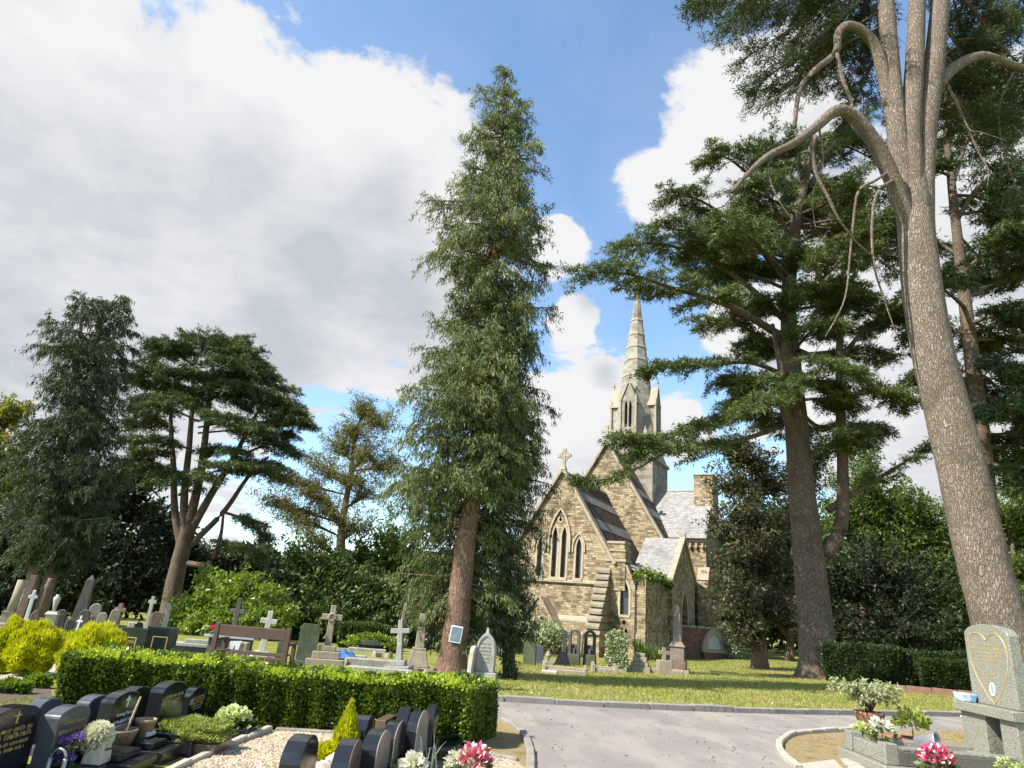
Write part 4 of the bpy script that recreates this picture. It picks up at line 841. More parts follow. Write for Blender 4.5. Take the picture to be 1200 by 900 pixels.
def lancet(cx, w, z0, zs, zt, n=7):
    h = zt - zs; r = (h * h + w * w / 4) / w; a1 = math.acos(max(-1, min(1, (r - w / 2) / r)))
    left = [(cx - w / 2 + r - r * math.cos(a1 * i / n), zs + r * math.sin(a1 * i / n)) for i in range(n + 1)]
    right = [(2 * cx - x, z) for x, z in left[-2::-1]]
    return [(cx - w / 2, z0)] + left + right + [(cx + w / 2, z0)]     # up the left side, over, down the right
def circ(cx, cz, r, n=14): return [(cx + r * math.cos(2 * math.pi * i / n), cz + r * math.sin(2 * math.pi * i / n)) for i in range(n)]
def wall_face(mb, outline, holes, org, tx, nr, reveal=.34):
    org, tx, nr = Vector(org), Vector(tx), Vector(nr)
    P3 = lambda q, d=0: org + tx * q[0] + Vector((0, 0, q[1])) + nr * d
    loops = [[Vector((a, b, 0)) for a, b in outline]] + [[Vector((a, b, 0)) for a, b in h] for h in holes]
    flat = [q for lp in [outline] + holes for q in lp]
    mb.add([P3(q) for q in flat], [t for t in tessellate_polygon(loops)])
    for h in holes:
        n = len(h); mb.add([P3(q) for q in h] + [P3(q, -reveal) for q in h], [(i, (i + 1) % n, n + (i + 1) % n, n + i) for i in range(n)])
def pane(name, shape, org, tx, nr, depth, parent, m=None):
    org, tx, nr = Vector(org), Vector(tx), Vector(nr)
    return MB().add([org + tx * a + Vector((0, 0, b)) - nr * depth for a, b in shape], [tuple(range(len(shape)))]).build(name, m or M_GLASS, parent, fix=False)
def surround(name, inner, off, org, tx, nr, proud, parent, m=None, open_bottom=True, back=.02):
    """moulding following an opening"""
    org, tx, nr = Vector(org), Vector(tx), Vector(nr); n = len(inner)
    c = np.array(inner); cen = c.mean(0); out = []
    for i in range(n):
        a, b = c[max(i - 1, 0)], c[min(i + 1, n - 1)]; t = (b - a) / (np.linalg.norm(b - a) + 1e-9); nn = np.array([-t[1], t[0]]); 
        if i in (0, n - 1): nn = np.array([-1.0 if i == 0 else 1.0, 0])
        out.append(c[i] + nn * off)
    mb = MB(); P = lambda q, d: org + tx * float(q[0]) + Vector((0, 0, float(q[1]))) + nr * d
    vs = []
    for i in range(n): vs += [P(c[i], proud), P(out[i], proud), P(out[i], -back), P(c[i], -back)]
    fs = []
    for i in range(n - 1):
        a = i * 4; b = a + 4; fs += [(a, b, b + 1, a + 1), (a + 1, b + 1, b + 2, a + 2), (a + 3, b + 3, b, a)]
    fs += [(0, 1, 2, 3), tuple((n - 1) * 4 + k for k in (3, 2, 1, 0))]
    return mb.add(vs, fs).build(name, m or M_DRESS, parent)
def rake(x0, z0, x1, z1, y0, y1, th, n, parent, name='coping_stone', m=None, ax='xz', gap=.012):
    """sloping coping made of separate stones"""
    for i in range(n):
        a, b = i / n, (i + 1) / n; p = (x0 + (x1 - x0) * a, z0 + (z1 - z0) * a); q = (x0 + (x1 - x0) * b, z0 + (z1 - z0) * b)
        l = math.hypot(q[0] - p[0], q[1] - p[1]); nx_, nz_ = -(q[1] - p[1]) / l, (q[0] - p[0]) / l
        if nz_ < 0: nx_, nz_ = -nx_, -nz_
        g = gap / l / 2; p2 = (p[0] + (q[0] - p[0]) * g, p[1] + (q[1] - p[1]) * g); q2 = (q[0] - (q[0] - p[0]) * g, q[1] - (q[1] - p[1]) * g)
        e = rnd.uniform(-.012, .012)
        MB().prism([p2, q2, (q2[0] + nx_ * th, q2[1] + nz_ * th), (p2[0] + nx_ * th, p2[1] + nz_ * th)], y0 - e, y1, ax).build(name, m or M_COPE, parent, bevel=.015)
def finial(x, y, z, s, parent, ring=True):
    mb = MB(); mb.frustum(.34 * s, .34 * s, .22 * s, .22 * s, z, z + .25 * s, x, y)
    mb.box(x - .08 * s, x + .08 * s, y - .07 * s, y + .07 * s, z + .25 * s, z + 1.3 * s); c = z + .92 * s
    mb.box(x - .36 * s, x + .36 * s, y - .065 * s, y + .065 * s, c - .08 * s, c + .08 * s)
    for a in range(4):
        an = a * math.pi / 2; mb.box(x + .36 * s * math.cos(an) - .10 * s, x + .36 * s * math.cos(an) + .10 * s, y - .08 * s, y + .08 * s, c + .36 * s * math.sin(an) - .10 * s, c + .36 * s * math.sin(an) + .10 * s)
    if ring:
        n = 16
        for i in range(n):
            a0, a1 = 2 * math.pi * i / n, 2 * math.pi * (i + 1) / n
            q = [(r * math.cos(a) * s, r * math.sin(a) * s) for r, a in ((.22, a0), (.32, a0), (.32, a1), (.22, a1))]
            mb.prism([(x + a, c + b) for a, b in q], y - .05 * s, y + .05 * s)
    return mb.build('finial_cross', M_COPE, parent)
def slope_slab(xe, ze, xr, zr, y0, y1, th, m, name, parent, ax='xz'):
    l = math.hypot(xr - xe, zr - ze); nx_, nz_ = -(zr - ze) / l, (xr - xe) / l
    if nz_ < 0: nx_, nz_ = -nx_, -nz_
    return MB().prism([(xe, ze), (xr, zr), (xr + nx_ * th, zr + nz_ * th), (xe + nx_ * th, ze + nz_ * th)], y0, y1, ax).build(name, m, parent)

# chancel: gable front with openings
X, Yv = (1, 0, 0), (0, 1, 0); FR = (0, -1, 0)
pairs = [lancet(-.32, .34, 4.45, 6.9, 7.62), lancet(.32, .34, 4.45, 6.9, 7.62)]; sides = [lancet(-1.36, .36, 4.45, 6.25, 6.92), lancet(1.36, .36, 4.45, 6.25, 6.92)]; eye = circ(0, 8.06, .21)
mb = MB(); wall_face(mb, [(-3.4, -1), (3.4, -1), (3.4, 5.75), (0, 11.15), (-3.4, 5.75)], pairs + sides + [eye], (0, 0, 0), X, FR)
mb.add([(3.4, 0, -1), (3.4, 8, -1), (3.4, 8, 5.7), (3.4, 0, 5.7)], [(0, 1, 2, 3)]); mb.add([(-3.4, 0, -1), (-3.4, 8, -1), (-3.4, 8, 5.7), (-3.4, 0, 5.7)], [(3, 2, 1, 0)])
mb.build('wall', M_WALL, chapel, fix=False)
for shp in pairs + sides + [eye]:
    w = pane('window', shp, (0, 0, 0), X, FR, .26, chapel)
    if shp is not eye:
        surround('surround', shp, .14, (0, 0, 0), X, FR, .02, w)
        cx_ = (shp[0][0] + shp[-1][0]) / 2
        MB().prism([(cx_ - .34, 4.27), (cx_ + .34, 4.27), (cx_ + .30, 4.46), (cx_ - .30, 4.46)], -.14, .05).build('sill', M_DRESS, w)
    else:
        ring = circ(0, 8.06, .21, 20); surround('surround', ring[5:] + ring[:6], .10, (0, 0, 0), X, FR, .025, w)
surround('hood_mould', lancet(0, 1.36, 6.0, 6.75, 8.7, 10), .11, (0, 0, 0), X, FR, .12, chapel)
for sx in (-1, 1): surround('hood_mould', lancet(sx * 1.36, .72, 6.05, 6.3, 7.15), .09, (0, 0, 0), X, FR, .10, chapel)
MB().prism([(0, 4.10), (-.14, 4.16), (-.14, 4.24), (0, 4.33)], -3.42, 3.42, 'yz').build('string_course', M_COPE, chapel)
MB().prism([(0, 1.95), (-.16, 1.9), (-.16, 2.0), (0, 2.25)], -3.45, 3.45, 'yz').build('string_course', M_COPE, chapel)
mb = MB().box(-3.52, 3.52, -.155, .02, -1, 1.9); mb.build('plinth', M_WALL, chapel)
rake(-3.75, 5.35, 0, 11.22, -.22, .35, .2, 7, chapel); rake(3.75, 5.35, 0, 11.22, -.22, .35, .2, 7, chapel)
finial(0, .06, 11.35, 1.05, chapel)
# chancel roof, banded
def banded(half, ze, zr, y0, y1, bands, k):
    z = [ze] + [q for b in bands for q in b] + [zr]
    for sx in (-1, 1):
        for i in range(len(z) - 1):
            za, zb = z[i], z[i + 1]; xa = (zr - za) / k; xb = (zr - zb) / k; isb = i % 2 == 1
            slope_slab(sx * xa, za, sx * xb, zb, y0, y1, .115 if isb else .10, M_BAND if isb else M_TILE, 'roof_band' if isb else 'roof', chapel)
banded(3.6, 5.35, 11.1, .35, 7.95, [(7.65, 8.3), (9.45, 10.05)], 1.6)
MB().box(-.12, .12, .35, 7.95, 11.12, 11.3).build('ridge_tiles', M_COPE, chapel, bevel=.03)
# nave, higher
mb = MB(); wall_face(mb, [(-4.25, -1), (4.25, -1), (4.25, 8.0), (0, 15.0), (-4.25, 8.0)], [], (0, 8, 0), X, FR)
mb.add([(4.25, 8, -1), (4.25, 24, -1), (4.25, 24, 8), (4.25, 8, 8)], [(0, 1, 2, 3)]); mb.add([(-4.25, 8, -1), (-4.25, 24, -1), (-4.25, 24, 8), (-4.25, 8, 8)], [(3, 2, 1, 0)])
mb.add([(-4.25, 24, -1), (4.25, 24, -1), (4.25, 24, 8), (0, 24, 15), (-4.25, 24, 8)], [(4, 3, 2, 1, 0)])
mb.build('wall', M_WALL, chapel, fix=False)
rake(-4.6, 7.55, 0, 15.1, 7.78, 8.35, .2, 8, chapel); rake(4.6, 7.55, 0, 15.1, 7.78, 8.35, .2, 8, chapel)
MB().box(3.75, 4.62, 7.72, 8.4, 7.0, 7.95).build('kneeler', M_COPE, chapel, bevel=.03)
finial(0, 8.06, 15.2, 1.05, chapel, False)
banded(4.5, 7.6, 14.95, 8.35, 24, [(9.75, 10.4), (11.3, 11.9)], 1.66)
MB().box(-.12, .12, 8.4, 13, 14.98, 15.15).build('ridge_tiles', M_COPE, chapel, bevel=.03)
# corner buttress with its weathering slabs
MB().prism([(.02, -1), (-1.62, -1), (-1.62, 1.55), (.02, 5.1)], 2.72, 3.52, 'yz').build('buttress', M_WALL, chapel)
for i in range(9):
    a, b = i / 9, (i + 1) / 9; y0, z0 = -1.76 + 1.72 * a, 1.60 + 3.6 * a; y1, z1 = -1.76 + 1.72 * b, 1.60 + 3.6 * b; e = rnd.uniform(0, .05)
    MB().prism([(y0 - e, z0 + .03), (.02, z0 + .03), (.02, z1 - .01), (y1 - .04 - e, z1 - .05), (y0 - e, z0 + .20)], 2.70 - rnd.uniform(0, .03), 3.54 + rnd.uniform(0, .03), 'yz').build('weathering_slab', M_WEATH, chapel, bevel=.02, jit=.012)
MB().box(2.66, 3.58, -1.75, 0, 1.35, 1.56).build('string_course', M_COPE, chapel)
MB().prism([(.02, -1), (-1.62, -1), (-1.62, 1.55), (.02, 5.1)], -3.52, -2.72, 'yz').build('buttress', M_WALL, chapel)
# pier head beside the gable
MB().box(3.25, 4.45, -.08, .95, 3.9, 5.55).build('pier_head', M_WALL, chapel)
for k, (w0, z0, z1) in enumerate(((1.32, 5.55, 5.72), (1.2, 5.72, 6.15), (1.26, 6.15, 6.28), (1.1, 6.28, 6.62), (1.16, 6.62, 6.78))):
    MB().box(3.85 - w0 / 2, 3.85 + w0 / 2, -.08 - (.06 if k % 2 == 0 else 0), 1.0, z0 + .003, z1).build('pier_course', M_COPE if k % 2 == 0 else M_WALL, chapel, bevel=.02)
# aisle with tall lancet, small two-light below it
tall = lancet(4.42, .52, 2.55, 3.7, 4.5); lo2 = [lancet(4.29, .20, .85, 1.55, 1.85), lancet(4.55, .20, .85, 1.55, 1.85)]; q4 = circ(4.42, 2.12, .13, 10)
mb = MB(); wall_face(mb, [(3.4, -1), (5.72, -1), (5.72, 4.72), (5.05, 4.72), (5.05, 3.95), (4.5, 5.25), (3.4, 5.25)], [tall, q4] + lo2, (0, 0, 0), X, FR)
mb.add([(5.72, 0, -1), (5.72, 4.7, -1), (5.72, 4.7, 4.72), (5.72, 0, 4.72)], [(0, 1, 2, 3)]); mb.build('wall', M_WALL, chapel, fix=False)
MB().box(5.74, 5.86, .02, 4.6, -1, 1.7).build('plinth', M_WALL, chapel)
for shp in [tall, q4] + lo2:
    w = pane('window', shp, (0, 0, 0), X, FR, .24, chapel)
    if shp is tall: surround('surround', shp, .13, (0, 0, 0), X, FR, .03, w)
MB().box(4.08, 4.76, -.05, .02, 2.40, 2.55).build('sill', M_DRESS, chapel)
rake(5.16, 3.72, 4.46, 5.36, -.12, .3, .13, 3, chapel)
MB().prism([(3.4, 5.6), (5.9, 4.75), (5.9, 4.9), (3.4, 5.75)], .3, 4.65).build('aisle_roof', M_SLATE, chapel)
MB().box(5.2, 5.78, -.22, .3, -1, 1.55).build('pier', M_WALL, chapel); MB().box(5.24, 5.75, -.12, .3, 1.55, 4.74).build('pier', M_WALL, chapel)
MB().box(5.18, 5.80, -.2, .36, 4.74, 4.9).build('pier_cap', M_COPE, chapel, bevel=.02)
MB().tube([(5.13, -.12, .0), (5.13, -.12, 4.3), (5.13, -.02, 4.5)], .045, 8).build('downpipe', M_LEAD, chapel); MB().frustum(.16, .14, .24, .2, 4.3, 4.5, 5.13, -.12).build('rainwater_head', M_LEAD, chapel)
# south porch: gable faces right
door = lancet(0, 1.7, -1, 2.6, 4.35, 8); PG = 6.05
mb = MB(); wall_face(mb, [(-3.1, -1), (3.1, -1), (3.1, 5.1), (0, 7.85), (-3.1, 5.1)], [door], (PG, 7.8, 0), Yv, (1, 0, 0), .5)
mb.add([(3.4, 4.7, -1), (PG, 4.7, -1), (PG, 4.7, 5.1), (3.4, 4.7, 5.1)], [(0, 1, 2, 3)]); mb.add([(3.4, 10.9, -1), (PG, 10.9, -1), (PG, 10.9, 5.1), (3.4, 10.9, 5.1)], [(3, 2, 1, 0)])
mb.build('wall', M_WALL, chapel, fix=False)
dd = pane('door', door, (PG, 7.8, 0), Yv, (1, 0, 0), .45, chapel, M_OAK); surround('surround', door, .2, (PG, 7.8, 0), Yv, (1, 0, 0), .05, dd)
surround('hood_mould', lancet(0, 2.3, 2.4, 2.7, 4.75, 8), .12, (PG, 7.8, 0), Yv, (1, 0, 0), .12, chapel)
wl = pane('window', [(-.25, 3.0), (-.25, 3.7), (.15, 3.7), (.15, 3.0)], (PG - .40, 7.8, 0), Yv, (1, 0, 0), 0, chapel)
for a, b in (((4.35, 4.85), (7.8, 7.86)), ((11.25, 4.85), (7.8, 7.86))): slope_slab(a[0], a[1], b[0], b[1], 3.3, PG - .25, .1, M_SLATE, 'roof', chapel, 'yz')
rake(4.25, 4.75, 7.8, 7.92, PG - .25, PG + .14, .17, 5, chapel, ax='yz'); rake(11.35, 4.75, 7.8, 7.92, PG - .25, PG + .14, .17, 5, chapel, ax='yz')
MB().box(PG - .1, PG + .12, 7.68, 7.92, 8.0, 8.3).build('finial', M_COPE, chapel, bevel=.03)
MB().prism([(4.7, 4.7), (4.4, 4.9), (4.4, 5.05), (4.7, 5.1)], 3.5, PG, 'yz').build('eaves_course', M_COPE, chapel)
# transept further back with pale slates, stack at its end
mb = MB(); TX = 6.75
wall_face(mb, [(4.2, -1), (TX, -1), (TX, 8.6), (4.2, 8.6)], [], (0, 11.6, 0), X, FR); wall_face(mb, [(-2.5, -1), (2.5, -1), (2.5, 8.6), (0, 12.3), (-2.5, 8.6)], [], (TX, 14.1, 0), Yv, (1, 0, 0)); mb.build('wall', M_WALL, chapel, fix=False)
slope_slab(11.3, 8.35, 14.1, 12.35, 1.2, TX + .1, .1, M_SLATE, 'roof', chapel, 'yz'); slope_slab(16.9, 8.35, 14.1, 12.35, 1.2, TX + .1, .1, M_SLATE, 'roof', chapel, 'yz')
MB().box(1.5, TX, 14.0, 14.2, 12.42, 12.55).build('ridge_tiles', M_COPE, chapel, bevel=.02)
MB().box(5.55, 7.05, 13.1, 15.1, 10.2, 13.55).build('chimney_stack', M_WALL, chapel); MB().box(5.48, 7.12, 13.03, 15.17, 13.553, 13.7).build('stack_cap', M_COPE, chapel, bevel=.02)
MB().prism([(11.6, 8.05), (11.4, 8.2), (11.4, 8.35), (11.6, 8.36)], 4.3, TX + .1, 'yz').build('eaves_course', M_COPE, chapel)
for k in range(4): MB().box(5.1 + k * .45, 5.26 + k * .45, 11.34, 11.62, 7.7, 8.05).build('corbel', M_COPE, chapel, bevel=.02)
MB().box(6.2, 6.95, 11.1, 11.62, -1, 5.4).build('buttress', M_WALL, chapel); MB().prism([(11.05, 5.4), (11.62, 5.4), (11.62, 6.35)], 6.16, 6.99, 'yz').build('weathering_slab', M_COPE, chapel)
MB().box(4.3, TX + .02, 11.5, 11.62, 5.2, 5.36).build('string_course', M_COPE, chapel)
# tower and spire
MB().box(-2.3, 2.3, 12.7, 17.3, 6, 15.0).build('tower', M_SPIRE, chapel)
MB().box(-2.46, 2.46, 12.54, 17.46, 15.003, 15.3).build('tower_cornice', M_COPE, chapel, bevel=.05)
k8 = 1 / math.cos(math.pi / 8); hw = lambda z: max(.03, (33.0 - z) * .1165)
MB().lathe([(2.28 * k8, 15.303), (hw(16.4) * k8 * 1.02, 16.4), (hw(20) * k8, 20), (hw(25) * k8, 25), (hw(32.7) * k8, 32.7)], (0, 15, 0), 8).build('spire', M_SPIRE, chapel)
for sx in (-1, 1):
    for sy in (-1, 1):
        MB().add([(sx * 2.28, 15 + sy * 2.28, 15.305), (sx * .9, 15 + sy * 2.28, 15.305), (sx * 2.28, 15 + sy * .9, 15.305), (sx * 1.35, 15 + sy * 1.35, 18.2)], [(0, 1, 2), (0, 1, 3), (0, 2, 3), (1, 2, 3)]).build('broach', M_SPIRE, chapel)
for zb in (23.0, 24.6, 25.9, 27.2, 28.7): MB().lathe([((hw(zb) + .03) * k8, zb), ((hw(zb) + .055) * k8, zb + .06), ((hw(zb) + .02) * k8, zb + .24), ((hw(zb) - .03) * k8, zb + .26)], (0, 15, 0), 8).build('spire_band', M_COPE, chapel)
finial(0, 15, 32.6, .9, chapel, False)
for k in range(4):
    an = k * math.pi / 2; lu = bpy.data.objects.new('lucarne', None); 
    op = [lancet(-.19, .26, 17.9, 19.8, 20.3), lancet(.19, .26, 17.9, 19.8, 20.3)]
    mb = MB(); wall_face(mb, [(-.62, 17.2), (.62, 17.2), (.62, 20.3), (0, 21.9), (-.62, 20.3)], op, (0, -2.02, 0), X, FR, .3)
    mb.add([(.62, -2.02, 17.2), (.62, -.8, 17.2), (.62, -.8, 20.3), (.62, -2.02, 20.3), (-.62, -2.02, 17.2), (-.62, -.8, 17.2), (-.62, -.8, 20.3), (-.62, -2.02, 20.3)], [(0, 1, 2, 3), (7, 6, 5, 4)])
    o = mb.build('lucarne', M_SPIRE, chapel, loc=(0, 15, 0), rz=an, fix=False)
    for sgn in (-1, 1): slope_slab(sgn * .74, 20.1, 0, 22.0, -2.12, -.6, .1, M_COPE, 'lucarne_roof', o)
    for shp in op: pane('opening', shp, (0, -2.02, 0), X, FR, .28, o, M_DARK)
    MB().box(-.05, .05, -2.1, -2.0, 22.0, 22.75).box(-.19, .19, -2.09, -2.01, 22.4, 22.5).build('finial_cross', M_COPE, o)
    for sgn in (-1, 1): MB().frustum(.18, .2, .14, .16, 17.2, 20.3, sgn * .7, -2.04).frustum(.2, .22, .02, .02, 20.3, 20.9, sgn * .7, -2.04).build('shaft', M_COPE, o)
# little gabled lobby against the east wall
LB = -.62; arch = lancet(LB, .95, -1, .75, 1.45, 6)
mb = MB(); wall_face(mb, [(LB - 1.15, -1), (LB + 1.15, -1), (LB + 1.15, 1.45), (LB, 3.1), (LB - 1.15, 1.45)], [arch], (0, -1.25, 0), X, FR, .45)
mb.add([(LB + 1.15, -1.25, -1), (LB + 1.15, -.1, -1), (LB + 1.15, -.1, 1.45), (LB + 1.15, -1.25, 1.45), (LB - 1.15, -1.25, -1), (LB - 1.15, -.1, -1), (LB - 1.15, -.1, 1.45), (LB - 1.15, -1.25, 1.45)], [(0, 1, 2, 3), (7, 6, 5, 4)]); mb.build('lobby', M_WALL, chapel, fix=False)
pane('doorway', arch, (0, -1.25, 0), X, FR, .42, chapel, M_DARK)
for sgn in (-1, 1):
    slope_slab(LB + sgn * 1.3, 1.3, LB, 3.12, -1.05, -.02, .1, M_COPE, 'roof', chapel)
    rake(LB + sgn * 1.35, 1.2, LB, 3.16, -1.34, -1.05, .13, 4, chapel)

# low brick boundary wall with a pointed wall monument, beside the porch
M_BRICK = m_masonry('old_red_brick', [(.12, .05, .032), (.18, .078, .048), (.24, .11, .065), (.29, .15, .10)], (.2, .17, .13), .23, .08, .5, .6, .006)
w0, w1 = gat(796, 46.2), gat(862, 47.6); L_ = float(np.hypot(*(w1 - w0)[:2])); rz = math.atan2(w1[1] - w0[1], w1[0] - w0[0])
bw = thing('brick_wall', 'low red brick wall with stone coping running out from the chapel porch', 'wall', w0, rz)
MB().box(0, L_ * .62, 0, .35, -.6, 1.95).build('brickwork', M_BRICK, bw); MB().prism([(L_ * .62, -.6), (L_, -.6), (L_, .9), (L_ * .78, 1.75), (L_ * .62, 2.0)], -.02, .33).build('stonework', M_WALL, bw)
for i in range(5): MB().box(L_ * .155 * i + .006, L_ * .155 * (i + 1) - .006 - .06, -.05, .42, 1.953, 2.08).build('coping_stone', M_COPE, bw, bevel=.015)
wm = thing('wall_monument', 'pointed stone niche monument with pale tablet set against the brick wall', 'monument', w0 + (w1 - w0) * .60 + np.array([math.sin(rz), -math.cos(rz), 0]) * .03, rz)
lo = lancet(0, 1.9, .55, .6, 1.85, 8); li = lancet(0, 1.15, .62, .75, 1.55, 8)
mb = MB(); wall_face(mb, lo, [li], (0, -.16, 0), X, FR, .12); mb.build('arch', M_COPE, wm, fix=False); pane('tablet', li, (0, -.16, 0), X, FR, .11, wm, m_stone('pale_tablet', (.4, .4, .39), (.55, .55, .53)))
surround('rim', lo, .08, (0, -.16, 0), X, FR, .05, wm, M_COPE, back=.16); MB().box(-1.1, 1.1, -.34, -.02, .38, .54).build('ledge', M_COPE, wm, bevel=.02); MB().box(-.95, .95, -.24, -.02, -.3, .38).build('base', M_BRICK, wm)
# ------------------------------------------------------------------ hedges and clipped shrubs
def hedge_leaves(pts, w, h, n_top, n_side, ll, lw, rg, bump=.05, shoots=0, shoot_h=.08, slump=None):
    """leaf shell on a hedge following a ground line (front edge), depth w behind it; returns leaves, shoots, core box faces"""
    P = np.array(pts); seg = np.linalg.norm(np.diff(P[:, :2], axis=0), axis=1); cum = np.r_[0, np.cumsum(seg)]; Lt = cum[-1]
    tan = unit(np.gradient(P[:, :2], axis=0)); nor = np.c_[-tan[:, 1], tan[:, 0]]
    def pos(s, d, z):
        x = np.interp(s, cum, P[:, 0]); y = np.interp(s, cum, P[:, 1]); nx_ = np.interp(s, cum, nor[:, 0]); ny_ = np.interp(s, cum, nor[:, 1])
        X_ = x + nx_ * d; Y_ = y + ny_ * d; return np.stack([X_, Y_, gz(X_, Y_) + z], -1)
    def wob(a, b): return bump * (np.sin(a * 3.1 + 1) * np.cos(b * 4.3) + .6 * np.sin(a * 9.7 + b * 7) + .5 * np.sin(a * 21 + 2))
    out = []; N3 = lambda s: np.stack([np.interp(s, cum, nor[:, 0]), np.interp(s, cum, nor[:, 1]), 0 * s], -1)
    hh = lambda s: h * (1 + .05 * np.sin(s * 1.7) + .03 * np.sin(s * 5.1))
    rnd_e = .12 * h
    for face, n in (('front', n_side), ('back', n_side // 2), ('top', n_top), ('endA', n_side // 5), ('endB', n_side // 5)):
        s = rg.uniform(0, Lt, n); z = rg.uniform(.03, 1, n) * hh(s); d = rg.uniform(0, w, n); inn = np.abs(rg.normal(0, .05, n))
        if face == 'front': d = inn + wob(s, z) + rnd_e * np.clip((z / hh(s) - .8) / .2, 0, 1) ** 2; nn = -N3(s)
        elif face == 'back': d = w - inn - wob(s, z); nn = N3(s)
        elif face == 'top': z = hh(s) - inn * .8 + wob(s, d * 2) - rnd_e * (np.clip((np.abs(d / w - .5) - .35) / .15, 0, 1)) ** 2; nn = np.tile([0, 0, 1.0], (n, 1))
        else:
            s = (0 if face == 'endA' else Lt) + (1 if face == 'endA' else -1) * (inn + wob(d, z)); t_ = unit(P[1] - P[0]) if face == 'endA' else unit(P[-2] - P[-1]); nn = np.tile(-t_, (n, 1))
        p = pos(s, d, z); D = unit(nn * .8 + rg.normal(0, .6, (n, 3)) + [0, 0, .35]); out.append(leaf_quads(p, D, ll * rg.uniform(.6, 1.3, n), lw * rg.uniform(.7, 1.3, n), rg))
    sh = None
    if shoots:
        k = rg.uniform(0, Lt, shoots); d = rg.uniform(-.02, w, shoots); keep = (np.sin(k * 2.3) + np.sin(k * 6.1 + d * 5) + rg.normal(0, .7, shoots)) > -.9; k, d = k[keep], d[keep]
        b = pos(k, d, hh(k) - .03); ln = rg.uniform(.3, 1, len(k)) * shoot_h; ax = unit(rg.normal(0, .28, (len(k), 3)) + [0, 0, 1]); m = 6; q = np.linspace(.1, 1, m)
        p = (b[:, None] + ax[:, None] * (ln[:, None] * q)[..., None]).reshape(-1, 3); D = unit(np.repeat(ax, m, 0) * .6 + rg.normal(0, .7, (len(p), 3))); sh = leaf_quads(p, D, ll * rg.uniform(.5, 1., len(p)), lw * rg.uniform(.6, 1.1, len(p)), rg)
    core = MB(); ks = np.linspace(.07, Lt - .07, 24); vs = []
    for s_ in ks: vs += [tuple(pos(np.array(s_), q, z)) for q, z in ((.09, 0.0), (.09, hh(s_) - .11), (w - .09, hh(s_) - .11), (w - .09, 0.0))]
    fs = [(0, 1, 2, 3), tuple(len(vs) - 4 + i for i in (3, 2, 1, 0))]
    for i in range(len(ks) - 1):
        a = i * 4; b = a + 4; fs += [(a, b, b + 1, a + 1), (a + 1, b + 1, b + 2, a + 2), (a + 2, b + 2, b + 3, a + 3)]
    core.add(vs, fs); return np.concatenate(out), sh, core
M_CORE = m_plain('hedge_twigs', (.022, .026, .012), .95, sc=30)
def hedge_thing(name, label, pts, w, h, n_top, n_side, ll, lw, leaf, seed, shoots=0, new=None, bump=.05, shoot_h=.09):
    rg = np.random.default_rng(seed); lv, sh, core = hedge_leaves(pts, w, h, n_top, n_side, ll, lw, rg, bump, shoots, shoot_h)
    b = np.array(pts[len(pts) // 2]); root = thing(name, label, 'hedge', b)
    raw_mesh('foliage', lv - b, leaf, root)
    if sh is not None: raw_mesh('new_shoots', sh - b, new, root)
    core.v = [tuple(np.array(p) - b) for p in core.v]; core.build('twigs', M_CORE, root); return root
hl = crm([gnd(*p) for p in [(50, 842), (190, 848), (322, 857), (440, 865), (548, 880)]], 24); hl[:, 1] += .06
hedge_thing('box_hedge', 'long low clipped box hedge with bright new growth behind the small granite memorials', hl, 1.0, .60, 26000, 34000, .040, .013, L_BOX, 60, 4200, L_BOXN, .045)
yl = crm([gnd(1034, 806), gnd(1080, 807), gnd(1150, 813)], 12)
hedge_thing('yew_hedge', 'dark clipped yew hedge with brick edging on the lawn near the pale leaning trunk', yl, 2.4, 1.30, 13000, 17000, .11, .03, L_YHED, 61, 500, L_YHED, .06, .12)
yl2 = crm([gnd(1085, 809.5), gnd(1150, 815)], 8)
hedge_thing('low_yew_hedge', 'lower clipped block of yew in front of the taller yew hedge', yl2, .7, .98, 5000, 9000, .11, .03, L_YHED, 62, 0, None, .05)
M_TERRA = m_plain('terracotta_edging', (.22, .12, .08), .85, sc=5)
e0, e1 = gnd(1033, 809), gnd(1155, 820)
be = thing('hedge_border', 'low terracotta boards edging the clipped yew hedge', 'edging', e0, math.atan2(e1[1] - e0[1], e1[0] - e0[0])); le = float(np.hypot(*(e1 - e0)[:2]))
for i in range(4):
    a, b = le * i / 4, le * (i + 1) / 4; xa = e0 + (e1 - e0) * (i + .5) / 4
    MB().box(a + .01, b - .01, -.04, .04, -.2, .22).build('board', M_TERRA, be, bevel=.01, loc=(0, 0, gzf(xa[0], xa[1]) - e0[2]))

